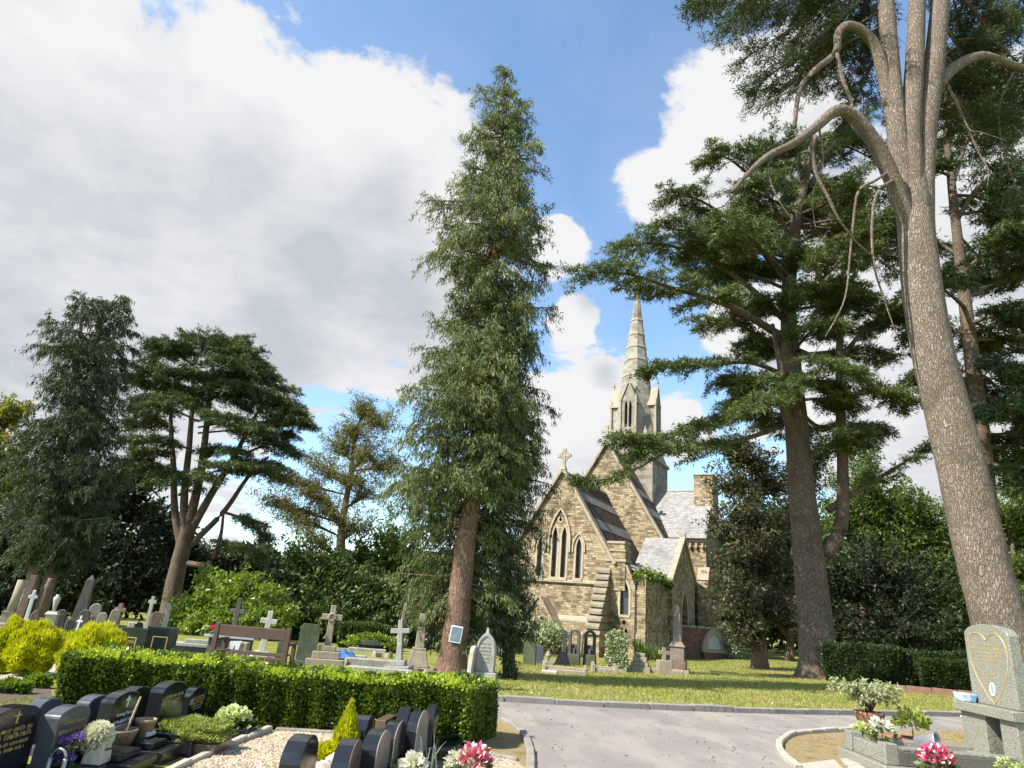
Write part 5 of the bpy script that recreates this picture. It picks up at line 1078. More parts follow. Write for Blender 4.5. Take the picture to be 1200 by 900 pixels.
def tuft_ball(name, label, cat, c, rx, ry, rz_, n, ll, lw, leaf, seed, up=.9, lump=.14, group=None, cone=False, stem=None, inner=.82):
    """clipped or naturally rounded dense conifer / plant"""
    rg = np.random.default_rng(seed); d = rdir(n, rg); c = np.array(c, float)
    r = rg.uniform(inner, 1, n) + lump * (np.sin(d[:, 0] * 5 + seed) * np.cos(d[:, 1] * 6) + .7 * np.sin(d[:, 2] * 9 + d[:, 0] * 4))
    p = d * r[:, None]
    if cone: p[:, :2] *= (np.clip(1 - (p[:, 2] + 1) / 2, .02, 1) ** .8)[:, None] * 1.25
    p = p * [rx, ry, rz_]; D = unit(d * .6 + rg.normal(0, .4, (n, 3)) + [0, 0, up])
    root = thing(name, label, cat, [c[0], c[1], c[2] - rz_], group=group); off = np.array([0, 0, rz_])
    raw_mesh('foliage', leaf_quads(p, D, ll * rg.uniform(.6, 1.4, n), lw * rg.uniform(.7, 1.3, n), rg) + off, leaf, root)
    k = MB()
    if cone: k.lathe([(rx * .75, -rz_ * .9), (rx * .65, -rz_ * .4), (rx * .35, rz_ * .3), (.01, rz_ * .8)], (0, 0, rz_), 10)
    else: k.lathe([(.25 * rx, -.8 * rz_), (.62 * rx, -.5 * rz_), (.76 * rx, 0), (.6 * rx, .5 * rz_), (.2 * rx, .74 * rz_)], (0, 0, rz_), 12)
    k.build('inner_twigs', M_CORE, root)
    MB().tube([(0, 0, -.06), (0, 0, rz_ * .4)], .05, 7).build('stem', M_BARK_DARK, root); return root
def ball_px(px, py_bot, wpx, hpx, dY=0, Y=None):
    b = gnd(px, py_bot) if Y is None else gat(px, Y); s = np.linalg.norm(CM.T @ (b - [0, 0, EYE]) * [0, 0, 1]) / F; return b, wpx * s / 2, hpx * s / 2
for px, pb, w, h, Yy, lab in [(31, 792, 52, 55, None, 'ball of golden conifer beside the garden path, the lower and rounder one'), (2, 788, 38, 54, 11.2, 'golden conifer ball half hidden behind its rounder neighbour by the path'), (98, 800, 66, 64, 10.4, 'broad golden conifer dome pressing against the end of the box hedge')]:
    b, r, hh = ball_px(px, pb, w, h, Y=Yy); tuft_ball('golden_conifer', lab, 'shrub', b + [0, 0, hh], r, r, hh, 16000, .07, .009, L_GOLD, 70 + px, 1.2, .17)
b, r, hh = ball_px(402, 893, 30, 62); tuft_ball('golden_spire_conifer', 'narrow golden conifer among the black arched memorials', 'shrub', b + [0, 0, hh], r * 1.0, r, hh, 7000, .045, .008, L_GOLD, 75, 1.5, .10, cone=True)
b, r, hh = ball_px(385, 893, 34, 18); tuft_ball('golden_creeper', 'low golden-green creeping plant at the foot of the narrow conifer', 'plant', b + [0, 0, hh], r, r * .7, hh, 3500, .04, .010, L_GOLD, 76, .3, .2)
for i, (px, pb, w, h) in enumerate([(10, 812, 40, 12), (42, 806, 26, 12)]):
    b, r, hh = ball_px(px, pb, w, h); tuft_ball('ground_cover', ['flat green cover plant in the bed by the garden path', 'small green cover plant where the bed meets the box hedge'][i], 'plant', b + [0, 0, hh], r, r * .5, hh, 2500, .05, .014, L_BRI, 77 + i, .3, .2)

# ------------------------------------------------------------------ memorial building blocks
G_BLACK = m_granite('black_granite', (.012, .0125, .014), (.035, .037, .042), .10, 300, .6)
G_GREY = m_granite('dark_grey_granite', (.045, .05, .06), (.12, .13, .15), .16, 320, .55)
G_BROWN = m_granite('brown_granite', (.075, .048, .036), (.19, .125, .09), .22, 280, .52)
G_GREEN = m_granite('green_black_granite', (.012, .018, .014), (.03, .042, .034), .18, 300, .6)
G_SPECK = m_granite('speckled_grey_granite', (.09, .088, .07), (.34, .33, .27), .3, 95, .5)
G_SPECKD = m_granite('speckled_dark_granite', (.05, .048, .04), (.19, .185, .155), .25, 95, .52)
G_REFLECT = m_granite('gravel_reflection_tint', (.21, .165, .14), (.36, .29, .25), .25, 260, .5)  # colour of gravel mirrored in polished black stone, not a stone of its own
S_SAND = m_stone('weathered_sandstone', (.20, .165, .115), (.38, .32, .23), lich=(.32, .31, .25), sc=2)
S_GREY = m_stone('weathered_grey_stone', (.20, .19, .16), (.38, .365, .32), lich=(.44, .43, .38), sc=2)
S_PALE = m_stone('pale_limestone', (.36, .33, .27), (.56, .52, .44), lich=(.3, .29, .25), sc=2)
S_BROWN = m_stone('brown_sandstone', (.115, .075, .055), (.23, .16, .12), lich=(.3, .27, .22), sc=2)
S_MOSS = m_stone('mossy_stone', (.05, .06, .035), (.12, .13, .085), green=(.055, .075, .02), sc=2)
S_DARK = m_stone('blackened_stone', (.045, .042, .038), (.12, .115, .10), lich=(.17, .165, .14), sc=2)
S_WHITE = m_stone('white_marble', (.50, .51, .51), (.70, .70, .69), lich=(.42, .42, .40), sc=2, bump=.15)
M_GOLDL = m_plain('gilt_lettering', (.46, .33, .12), .5, .2)
M_WHITEL = m_plain('white_lettering', (.6, .6, .57), .6)

def profile(shape, w, h):
    a = w / 2
    if shape == 'flat': return [(-a, 0), (a, 0), (a, h), (-a, h)]
    if shape == 'arch':
        r = .16 * w; n = 10; top = [(a * math.cos(math.pi * i / n), h - r + r * math.sin(math.pi * i / n)) for i in range(n + 1)]; return [(-a, 0), (a, 0)] + top
    if shape == 'half':
        r = .30 * w; n = 12; return [(-a, 0), (a, 0)] + [(a * math.cos(math.pi * i / n), h - r + r * math.sin(math.pi * i / n)) for i in range(n + 1)]
    if shape == 'round':
        n = 12; return [(-a, 0), (a, 0)] + [(a * math.cos(math.pi * i / n), h - a + a * math.sin(math.pi * i / n)) for i in range(n + 1)]
    if shape == 'gothic':
        l = lancet(0, w, 0, h - w * .85, h, 8); return l[::-1]
    if shape == 'ogee':
        return [(-a, 0), (a, 0), (a, h * .80), (a * .80, h * .845), (a * .70, h * .86), (a * .55, h * .94), (a * .3, h * .985), (0, h), (-a * .3, h * .985), (-a * .55, h * .94), (-a * .70, h * .86), (-a * .80, h * .845), (-a, h * .80)]
    if shape == 'peak': return [(-a, 0), (a, 0), (a, h * .9), (0, h), (-a, h * .9)]
    if shape == 'shoulder': return [(-a, 0), (a, 0), (a, h * .84), (a * .8, h * .84), (a * .8, h * .9), (a * .5, h), (-a * .5, h), (-a * .8, h * .9), (-a * .8, h * .84), (-a, h * .84)]
    if shape == 'flare': return [(-a * .86, 0), (a * .86, 0), (a * .86, h * .8), (a, h * .88), (a * .8, h * .93), (a * .7, h), (-a * .7, h), (-a * .8, h * .93), (-a, h * .88), (-a * .86, h * .8)]
def words(parent, lines, w, t, m, seed, name='inscription', zoff=0):
    """engraved lines too small to read: rows of word-length strokes on the front face"""
    rg = random.Random(seed); mb = MB()
    for z, hh, frac in lines:
        tot = w * frac; x = -tot / 2
        while x < tot / 2 - .01:
            ln = min(rg.uniform(.7, 2.8) * hh * 1.5, tot / 2 - x); u = x
            while u < x + ln - hh * .3:
                lw = hh * rg.uniform(.3, .55); k = rg.random()
                mb.box(u, u + lw * .3, -t / 2 - .003, -t / 2 + .004, z, z + hh * rg.uniform(.75, 1))
                if k < .7: mb.box(u + lw * .3, u + lw, -t / 2 - .0025, -t / 2 + .004, z + hh * rg.choice([0, .4, .75]), z + hh * rg.choice([.2, .55, .95]) + hh * .02)
                u += lw + hh * .14
            x += ln + hh * .55
    return tag(mb.build(name, m, parent), kind='stuff')
def text(parent, body, size, m, x, y, z, name='inscription'):
    cu = bpy.data.curves.new(name, 'FONT'); cu.body = body; cu.size = size; cu.align_x = 'CENTER'; cu.extrude = .0015; cu.resolution_u = 2
    tmp = bpy.data.objects.new(name, cu); COL.objects.link(tmp); dg = bpy.context.evaluated_depsgraph_get(); me = bpy.data.meshes.new_from_object(tmp.evaluated_get(dg)); bpy.data.objects.remove(tmp)
    me.materials.clear(); me.materials.append(m); o = bpy.data.objects.new(name, me); COL.objects.link(o); o.parent = parent; o.location = (x, y, z); o.rotation_euler = (math.pi / 2, 0, 0); return o
def stone(name, label, cat, loc, rz, w, h, t, shape, m, base=None, bm=None, lean=(0, 0), group=None, bevel=.008, sink=.06):
    root = thing(name, label, cat, loc, rz, group, lean); z = 0
    for i, (bw_, bd_, bh_) in enumerate(base or []):
        MB().box(-bw_ / 2, bw_ / 2, -bd_ / 2, bd_ / 2, z - (sink if i == 0 else 0) + (.002 if i else 0), z + bh_).build('base', bm or m, root, bevel=bevel); z += bh_
    MB().prism([(a, b + z + .002) for a, b in profile(shape, w, h)], -t / 2, t / 2).build('tablet', m, root, bevel=bevel); return root, z
def scale_at(p): return float((CM.T @ (np.array(p) - [0, 0, EYE]))[2]) / F

# ------------------------------------------------------------------ small polished memorials in the foreground (they face the path, +x)
def solve_face_x(nx_, nby, fx, tsy):
    p = gnd(nx_, nby); yy = np.arange(p[1] + .05, p[1] + 2.5, .01)
    k = np.argmin([abs(proj((p[0], y, gzf(p[0], y) + .2))[0] - fx) for y in yy]); hh = np.arange(.1, 1.5, .005)
    j = np.argmin([abs(proj((p[0], p[1], p[2] + h))[1] - tsy) for h in hh]); return p[0], p[1], yy[k], p[2], hh[j]
def small_stone(label, nx_, nby, fx, tsy, shape, m, t=.11, lines=None, lm=None, rise=.10, seed=1, face=None, mid=False):
    x, y0, y1, z, hs = solve_face_x(nx_, nby, fx, tsy); w = min(max(y1 - y0, .34), .85); fr = {'arch': .16 * w, 'half': .30 * w, 'ogee': .2 * hs, 'flat': 0, 'round': w / 2}[shape]
    h = hs + fr - .07; th_ = 0.
    if w > .62 or mid:
        w = .50 if mid else .60; fr = {'arch': .16 * w, 'half': .30 * w, 'ogee': .2 * hs, 'flat': 0, 'round': w / 2}[shape]; h = hs + fr - .07
        ths = np.linspace(0, .9, 60); th_ = float(ths[np.argmin([abs(proj((x + w * math.sin(q), y0 + w * math.cos(q), z + .2))[0] - fx) for q in ths])])
    root, zb = stone('headstone', label, 'headstone', (x + math.sin(th_) * w / 2 - math.cos(th_) * t / 2, y0 + math.cos(th_) * w / 2 + math.sin(th_) * t / 2, z), math.pi / 2 - th_, w, h, t, shape, m, bevel=.006, group=None)
    for c in root.children: c.location.z = .07
    MB().box(-w / 2 - .05, w / 2 + .05, -.34, .12, -.05, .072).build('base', m if m is not G_BROWN else G_BLACK, root, bevel=.006)
    if face: MB().prism([(a * .985, b * .985 + .075) for a, b in profile(shape, w, h)], -t / 2 - .004, -t / 2 + .01).build('reflection_face', face, root)  # thin tinted plate: the gravel's reflection painted on the black front
    if lines: words(root, [(b * h + .07, s, f) for b, s, f in lines], w, t, lm or M_GOLDL, seed)
    return root, w, h, t
std = [(.62, .030, .75), (.52, .038, .8), (.42, .024, .7), (.33, .024, .6)]
Am = small_stone('black granite memorial with a small gilt cross and rows of gilt lettering', -38, 935, 38, 851, 'arch', G_BLACK, .12, std, M_GOLDL, seed=3)
MB().box(-.010, .010, -Am[3] / 2 - .003, -Am[3] / 2 + .004, .07 + Am[2] * .74, .07 + Am[2] * .93).box(-.035, .035, -Am[3] / 2 - .0025, -Am[3] / 2 + .004, .07 + Am[2] * .855, .07 + Am[2] * .88).build('gilt_cross', M_GOLDL, Am[0])
B = small_stone('dark grey speckled memorial with curved top and gilt lettering behind purple flowers', 50, 917, 97, 843, 'arch', G_GREY, .13, [(.40, .026, .62), (.33, .022, .5)], M_GOLDL, seed=4)
text(B[0], 'In Loving Memory', B[1] * .092, M_GOLDL, 0, -B[3] / 2 - .003, .07 + B[2] * .72); text(B[0], 'EDNA HOWARTH', B[1] * .105, M_GOLDL, 0, -B[3] / 2 - .003, .07 + B[2] * .56)
small_stone('low dark grey memorial with rounded top tucked behind the gilt-cross stone', 30, 884, 55, 838, 'half', G_GREY, .12)
small_stone('plain dark memorial with broad curved top seen between two lettered stones', 90, 884, 124, 826, 'arch', G_GREY, .12)
Dm = small_stone('black memorial engraved with a white cross and lettering behind the white flower', 117, 893, 157, 825, 'arch', G_BLACK, .12, [(.44, .03, .8), (.36, .024, .75), (.28, .024, .5)], M_WHITEL, seed=6)
text(Dm[0], 'In loving Memory', Dm[1] * .09, M_WHITEL, 0, -Dm[3] / 2 - .003, .07 + Dm[2] * .58)
MB().box(-.012, .012, -Dm[3] / 2 - .003, -Dm[3] / 2 + .004, .07 + Dm[2] * .72, .07 + Dm[2] * .93).box(-.04, .04, -Dm[3] / 2 - .0025, -Dm[3] / 2 + .004, .07 + Dm[2] * .85, .07 + Dm[2] * .88).build('engraved_cross', M_WHITEL, Dm[0])
small_stone('black memorial standing directly in front of the hedge behind the white-cross stone', 142, 872, 165, 815, 'arch', G_BLACK, .12)
Fm = small_stone('black polished memorial with gilt lettering only along its top, above the creeping plant', 177, 878, 211, 813, 'arch', G_BLACK, .13, [(.72, .03, .72), (.64, .026, .6)], M_GOLDL, seed=8)
Gm = small_stone('black memorial with shouldered wavy top and small emblem beside the potted hydrangea', 213, 860, 241, 817, 'ogee', G_BLACK, .10, [(.70, .022, .6), (.62, .022, .65), (.54, .022, .55), (.46, .022, .6), (.38, .02, .4)], M_GOLDL, seed=9)
MB().box(-Gm[1] * .42, -Gm[1] * .26, -Gm[3] / 2 - .003, -Gm[3] / 2 + .004, .07 + Gm[2] * .55, .07 + Gm[2] * .72).build('emblem', m_plain('emblem_enamel', (.35, .3, .42), .4, sc=40, var=.6), Gm[0])
# group at the middle of the path
small_stone('black memorial with rounded top at the gravel edge, lowest beside the golden creeper', 343, 950, 370, 898, 'half', G_BLACK, .15, mid=True)
small_stone('brown-sided black memorial with rounded top right behind the narrow golden conifer', 424, 892, 437, 864, 'half', G_BLACK, .16, mid=True)
small_stone('rough brown granite slab with straight top among rounded black memorials', 449, 874, 467, 845, 'flat', G_BROWN, .12, mid=True)
small_stone('thin black memorial whose blue-sheened curved top shows behind the brown slab', 474, 878, 485, 850, 'half', G_BLACK, .13, mid=True)
small_stone('black memorial with gravel reflection coloured onto its face and rounded top between two taller ones', 457, 906, 475, 872, 'half', G_BLACK, .12, face=G_REFLECT, mid=True)
small_stone('rounded memorial with a pinkish reflection coloured onto its polished face', 435, 928, 456, 887, 'half', G_BLACK, .13, face=G_REFLECT, mid=True)
small_stone('tall black-edged memorial with gravel reflection coloured onto its face beside the spiky leaves', 483, 903, 500, 858, 'half', G_BLACK, .10, face=G_REFLECT, mid=True)
small_stone('slim black memorial with rows of gilt lettering at the hedge end', 504, 885, 514, 848, 'half', G_BLACK, .10, std, M_GOLDL, seed=12, mid=True)
small_stone('short grey-topped memorial just in front of the golden conifer', 402, 945, 422, 902, 'half', G_BLACK, .13, face=G_BROWN, mid=True)  # brown plate stands in for gravel reflected in the face
# black kerb tablets and small offerings on the left row
def block(name, label, cat, px, py, w, d, h, m, rz=0, bevel=.008, z=0, part=None):
    p = gnd(px, py); o = MB().box(-w / 2, w / 2, -d / 2, d / 2, -.03, h).build(name, m, bevel=bevel, loc=(p[0], p[1], p[2] + z), rz=rz); return tag(o, label, cat)
def plinth(label, px, py, w, d, h, h2=.05):
    p = gnd(px, py); r = thing('grave_plinth', label, 'plinth', p); MB().box(-w / 2, w / 2, -d / 2, d / 2, -.04, h).build('base', G_BLACK, r, bevel=.006); MB().box(-w / 2 + .05, w / 2 - .12, -d / 2 + .05, d / 2 - .05, h + .001, h + h2).build('tablet', G_BLACK, r, bevel=.006); return p
pB = plinth('stepped black granite plinth under the white flower and its square vase', 128, 902, .52, .42, .09)
pD = plinth('stepped black granite plinth carrying a white book plaque', 165, 890, .5, .34, .10)
pF = plinth('stepped black granite plinth next to the creeping plant with a white book plaque', 200, 882, .46, .30, .12)
pG = plinth('stepped black granite plinth under the potted hydrangea', 268, 863, .46, .36, .10)
M_PLAQ = m_plain('white_porcelain', (.62, .64, .68), .35)
for (px, py, z, lab) in ((163, 886, .155, 'white open-book plaque on the plinth in front of the white-cross memorial'), (197, 877, .175, 'white open-book plaque on the plinth beside the creeping plant')):
    p = gnd(px, py); r = thing('book_plaque', lab, 'plaque', p + [0, 0, z]); 
    for sgn in (-1, 1): MB().prism([(0, 0), (sgn * .075, .012), (sgn * .08, .03), (sgn * .04, .045), (0, .03)], -.05, .05).build('page', M_PLAQ, r)
    words(r, [(0, .004, .1)], .1, .1, m_plain('plaque_ink', (.1, .1, .13), .6), px)

def flower_ball(name, label, c, r, n, m, ll, lw, seed, cat='flower', flat=1.0, leaf=None, nleaf=0, leaf_r=1.4, stem=True, group=None, up=.2, extra=None, base_z=None, full=False):
    rg = np.random.default_rng(seed); c = np.array(c, float); bz = base_z if base_z is not None else c[2] - r * 2; root = thing(name, label, cat, [c[0], c[1], bz], group=group); off = np.array([0, 0, c[2] - bz])
    def shell(rr, nn): d = rdir(nn, rg); d[:, 2] = d[:, 2] if full else np.abs(d[:, 2]) * .8 + d[:, 2] * .2; d = unit(d); return d, d * rr * rg.uniform(.9 if full else .55, 1, (nn, 1)) * [1, 1, flat]
    d, p = shell(r, n); raw_mesh('bloom', leaf_quads(p + off, unit(d + rg.normal(0, .35, (n, 3))), ll * rg.uniform(.7, 1.3, n), lw * rg.uniform(.8, 1.2, n), rg), m, root)
    if full: MB().lathe([(r * math.sin(a) * .93 + .001, -r * math.cos(a) * .93 + float(off[2])) for a in np.linspace(.05, 3.1, 10)], (0, 0, 0), 16).build('flower_core', m, root, smooth=True)
    if extra:
        d, p = shell(r, extra[1]); raw_mesh('bloom', leaf_quads(p + off, unit(d + rg.normal(0, .35, (extra[1], 3))), ll * rg.uniform(.7, 1.3, extra[1]), lw, rg), extra[0], root)
    if nleaf:
        d = rdir(nleaf, rg); d[:, 2] = d[:, 2] * .6 - .15; p = d * r * leaf_r * rg.uniform(.4, .9, (nleaf, 1)) * [1, 1, flat] - [0, 0, r * .3]; raw_mesh('leaves', leaf_quads(p + off, unit(d + [0, 0, up] + rg.normal(0, .3, (nleaf, 3))), ll * 1.4, lw * 1.2, rg), leaf or L_MID, root)
    if stem: MB().tube([(0, 0, 0), (0, 0, off[2])], .008, 5).build('stem', M_BARK_DARK, root)
    return root
M_WHITEP = m_leaf('white_petal', (.62, .58, .50), (.74, .71, .64), (.8, .78, .72), .25, .6, .2, 12)
M_CREAM = m_leaf('cream_petal', (.5, .55, .25), (.68, .70, .42), (.76, .75, .58), .3, .6, .2, 12)
M_PINK = m_leaf('pink_petal', (.5, .05, .15), (.66, .09, .24), (.72, .2, .36), .3, .6, .2, 12)
M_PURP = m_leaf('purple_petal', (.16, .08, .40), (.26, .14, .52), (.36, .22, .6), .3, .6, .2, 12)
p = gnd(112, 908); flower_ball('pompom_flower', 'big round white pompom flower in a square grey vase', at(114, 864, p[1] - .05), .095, 2600, M_WHITEP, .030, .009, 80, leaf=L_LAU, nleaf=90, base_z=p[2] + .12, full=True)
r = thing('square_vase', 'square pale grey stone vase holding the white pompom flower', 'vase', p + [0.0, -.05, .09]); MB().frustum(.15, .15, .13, .13, 0, .16).build('body', S_PALE, r, bevel=.008); MB().box(-.05, .05, -.05, .05, .161, .165).build('insert', M_DARK, r)
for i, (px, py, rr) in enumerate(((73, 872, .035), (89, 868, .045), (68, 888, .04), (78, 890, .045))):
    q = at(px, py, gnd(75, 915)[1]); flower_ball('purple_flower', 'small purple flower head in front of the dark grey speckled memorial', q, rr, 60, M_PURP, .03, .012, 90 + i, leaf=L_LAU, nleaf=14, group='purple flowers by the speckled memorial', base_z=gzf(q[0], q[1]))
p = gnd(60, 918); tag(MB().tube([(math.cos(a) * .055, 0, math.sin(a) * .06 + .16) for a in np.linspace(math.pi, 0, 9)], .010, 8).tube([(-.055, 0, .16), (-.055, 0, 0)], .016, 8).tube([(.055, 0, .16), (.055, 0, 0)], .016, 8).build('metal_hoop', m_plain('dull_zinc', (.35, .36, .35), .4, .6), loc=p, smooth=True), 'small dull metal hoop at the foot of the speckled grey memorial', 'hoop')
M_WICK = mat('wicker', lambda t, bs: (t.put(bs.inputs['Base Color'], t.ramp(t.math('SINE', t.math('MULTIPLY', t.noise(t.mapv(t.co('Object'), (30, 30, 90)), 1.0, 2), 40)), [(.2, (.13, .085, .045)), (.8, (.33, .24, .14))])), setattr(bs.inputs['Roughness'], 'default_value', .85)))
p = gnd(134, 892); r = thing('wicker_basket', 'small wicker basket with a tall pale stick beside the white flower', 'basket', p + [0, 0, .09]); MB().lathe([(.085, 0), (.125, .13), (.13, .15), (.11, .15), (.10, .10), (.01, .09)], (0, 0, 0), 14).build('body', M_WICK, r, smooth=True); MB().tube([(.02, 0, .05), (.08, .02, .40)], .008, 6).build('stick', m_plain('pale_stick', (.5, .4, .28), .8), r)
p = gnd(156, 888); r = thing('plant_pot', 'tan plastic flower pot behind the book plaque', 'pot', p + [0, .08, .10]); MB().lathe([(.06, 0), (.082, .16), (.09, .165), (.09, .19), (.078, .19), (.07, .15), (.01, .14)], (0, 0, 0), 16).build('body', m_plain('tan_pot', (.30, .21, .115), .6), r, smooth=True)
b = gnd(222, 880); tuft_ball('creeping_plant', 'low frothy green plant with pinkish tips spilling over a black granite box', 'plant', b + [0, 0, .16], .31, .24, .10, 9000, .030, .008, m_leaf('frothy_leaf', (.18, .21, .05), (.38, .42, .12), (.62, .48, .36), .4, .5, .3, 5), 95, .5, .2)
tag(MB().box(-.30, .30, -.2, .2, -.03, .10).build('planter_box', G_BROWN, bevel=.006, loc=b), 'low polished granite box under the frothy creeping plant', 'planter')
p = gnd(272, 863); r = thing('hydrangea_pot', 'small black square pot of the cream hydrangea', 'pot', p + [0, 0, .151]); MB().frustum(.17, .17, .14, .14, 0, .10).build('body', G_BLACK, r)
flower_ball('hydrangea', 'cream and lime hydrangea heads over dark leaves on a black plinth', at(274, 841, p[1]), .155, 420, M_CREAM, .055, .024, 97, leaf=L_MID, nleaf=180, flat=.6, base_z=p[2] + .2)
for px, py, s_ in ((252, 862, .09), (236, 868, .0)):
    if s_:
        q = gnd(px, py); tag(MB().lathe([(s_ * .6, 0), (s_, s_ * .5), (s_ * .8, s_ * 1.1), (s_ * .3, s_ * 1.4)], (0, 0, 0), 9).build('rounded_stone', S_GREY, loc=q, jit=.012, smooth=True), 'rounded grey stone next to the potted hydrangea', 'rock')
for i, (px, py, s_) in enumerate(((372, 884, .10), (392, 902, .12), (380, 905, .09), (405, 905, .08), (360, 893, .06))):
    q = gnd(px, py); o = MB().lathe([(s_ * .7, -.02), (s_, s_ * .35), (s_ * .75, s_ * .8), (s_ * .25, s_)], (0, 0, 0), 8).build('pale_rock', S_PALE, loc=q, jit=s_ * .12); o.rotation_euler.z = i; tag(o, 'pale rough rock on the gravel around the narrow golden conifer', 'rock', 'rocks round the golden conifer')
def strap_plant(label, p, n, h, spread, leaf, seed, w=.012, cat='plant', name='strap_leaf_plant'):
    rg = np.random.default_rng(seed); root = thing(name, label, cat, p); Q = []
    for i in range(n):
        a = rg.uniform(0, 6.28); s_ = rg.uniform(.2, 1) * spread; hh = h * rg.uniform(.6, 1.05); pts = [np.array([math.cos(a) * s_ * t ** 1.6, math.sin(a) * s_ * t ** 1.6, hh * (t - .22 * t ** 3 * (1 if rg.random() < .5 else .2))]) for t in np.linspace(0, 1, 6)]; sd = np.array([-math.sin(a), math.cos(a), 0])
        b0 = np.array([rg.normal(0, .03), rg.normal(0, .03), 0]) * (h / .5)
        for k in range(5):
            w0, w1 = w * (1 - (k / 5) ** 2), w * (1 - ((k + 1) / 5) ** 2) + .0005; Q.append([b0 + pts[k] - sd * w0, b0 + pts[k] + sd * w0, b0 + pts[k + 1] + sd * w1, b0 + pts[k + 1] - sd * w1])
    raw_mesh('leaves', np.array(Q), leaf, root); return root
L_GLAU = m_leaf('glaucous_leaf', (.16, .20, .18), (.26, .30, .28), None, .25, .4, .4, 6)
strap_plant('grey-green spiky leaves in front of the tall black-edged memorial', gnd(498, 925), 14, .52, .22, L_GLAU, 98, .008)
flower_ball('white_flower_bunch', 'white flower bunch below the spiky grey leaves', at(484, 900, gnd(484, 925)[1]), .10, 200, M_WHITEP, .05, .02, 99, leaf=L_MID, nleaf=60, base_z=gnd(484, 925)[2])
q = gnd(553, 925); flower_ball('pink_flower_bunch', 'bright pink and white flower bunch near the hedge end', at(557, 893, q[1]), .13, 260, M_PINK, .045, .02, 100, leaf=L_LAU, nleaf=80, extra=(M_WHITEP, 160), base_z=q[2])
flower_ball('pale_flower_bunch', 'whitish flower bunch leaning against the pink one', at(537, 898, q[1] + .05), .12, 260, M_WHITEP, .035, .014, 101, leaf=L_LAU, nleaf=160, base_z=q[2])
flower_ball('red_posy', 'small pink posy in front of the rounded memorial with the tinted face', at(449, 889, gnd(452, 912)[1]), .045, 60, M_PINK, .03, .014, 102, leaf=L_LAU, nleaf=40, base_z=gnd(452, 912)[2])
S_OBEL = m_stone('obelisk_stone', (.15, .115, .09), (.27, .215, .17), lich=(.3, .27, .22), sc=2, bump=.15)
# ------------------------------------------------------------------ older monuments behind the hedge
def cross_mon(label, px, py, total, arm, steps, m, Y=None, rz=.06, shaft=5.2, lean=(0, 0), name='stone_cross', armz=.74, ring=False, wreath=False, sm=None, th=None):
    """sizes in photo pixels at the monument's own distance"""
    p = gnd(px, py) if Y is None else gat(px, Y); s = scale_at(p); r = thing(name, label, 'cross', p, rz, None, lean); z = 0
    for i, (w, h) in enumerate(steps):
        MB().box(-w * s / 2, w * s / 2, -w * s * .42, w * s * .42, z - (.15 if i == 0 else 0) + (.002 if i else 0), z + h * s).build('step', sm or m, r, bevel=.012); z += h * s
    H = total * s - z; a = arm * s / 2; t = (th or shaft * .8) * s / 2; sh = shaft * s / 2; az = z + H * armz; hh = shaft * s * .48
    MB().add([(-sh * 1.15, -t, z), (sh * 1.15, -t, z), (sh * 1.15, t, z), (-sh * 1.15, t, z), (-sh * .9, -t * .9, z + H), (sh * .9, -t * .9, z + H), (sh * .9, t * .9, z + H), (-sh * .9, t * .9, z + H)], [(3, 2, 1, 0), (4, 5, 6, 7), (0, 1, 5, 4), (1, 2, 6, 5), (2, 3, 7, 6), (3, 0, 4, 7)]).build('shaft', m, r, bevel=.01)
    MB().box(-a, a, -t * .88, t * .88, az - hh, az + hh).build('arms', m, r, bevel=.01)
    if ring:
        mb = MB(); R0, R1, n = a * .55, a * .78, 20
        for i in range(n):
            a0, a1 = 2 * math.pi * i / n, 2 * math.pi * (i + 1) / n; mb.prism([(q * math.cos(b), az + q * math.sin(b)) for q, b in ((R0, a0), (R1, a0), (R1, a1), (R0, a1))], -t * .6, t * .6)
        mb.build('ring', m, r)
    if wreath: MB().tube([(a * .34 * math.cos(b), -t - .012, az + a * .34 * math.sin(b)) for b in np.linspace(0, 6.283, 17)], .028, 7).build('wreath', m, r, smooth=True)
    return r
cross_mon('black wooden-looking cross rising in front of the bright green shrub', 268, 768, 64, 17, [(14, 6)], S_DARK, shaft=5.4, rz=.1)
cross_mon('pale stone cross on two steps leaning slightly, seen beyond the bench rail', 303, 779, 60, 19, [(26, 9), (17, 6)], S_PALE, shaft=6.2, rz=.22, lean=(0, .05))
cross_mon('tall stone cross with carved wreath on three broad steps', 380, 782, 69, 24, [(43, 10), (31, 8), (20, 6)], S_SAND, shaft=7, rz=.18, wreath=True, armz=.70)
cross_mon('plain stone cross on a square base beside the pedestal obelisk', 467, 790, 60, 23, [(30, 9), (17, 6)], S_GREY, shaft=5.8, rz=-.12, lean=(0, -.09), armz=.72)
p = gnd(488, 789); s = scale_at(p); r = thing('pedestal_obelisk', 'truncated stone obelisk on a sloping pedestal half under drooping cypress', 'obelisk', p, .1)
MB().box(-15 * s, 15 * s, -13 * s, 13 * s, -.15, 7 * s).build('base', S_SAND, r, bevel=.012); MB().frustum(25 * s, 22 * s, 17 * s, 15 * s, 7 * s + .002, 25 * s).build('die', S_SAND, r, bevel=.012); MB().box(-8 * s, 8 * s, -7 * s, 7 * s, 25 * s + .002, 28 * s).build('neck', S_SAND, r, bevel=.01); MB().frustum(11 * s, 10 * s, 8 * s, 7 * s, 28 * s + .002, 66 * s).build('shaft', S_SAND, r, bevel=.01)
Tb = Tree(12); q0 = gat(468, 22); Tb.tube([q0 - [0, 0, .1], at(470, 745, 22), at(475, 715, 22), at(484, 685, 22)], .10, .07, 9, 12, knob=.06); Tb.finish('dead_stem', 'pale broken tree stem leaning behind the plain stone cross', 'tree stump', M_BARK_GREY, L_CYP2, q0)
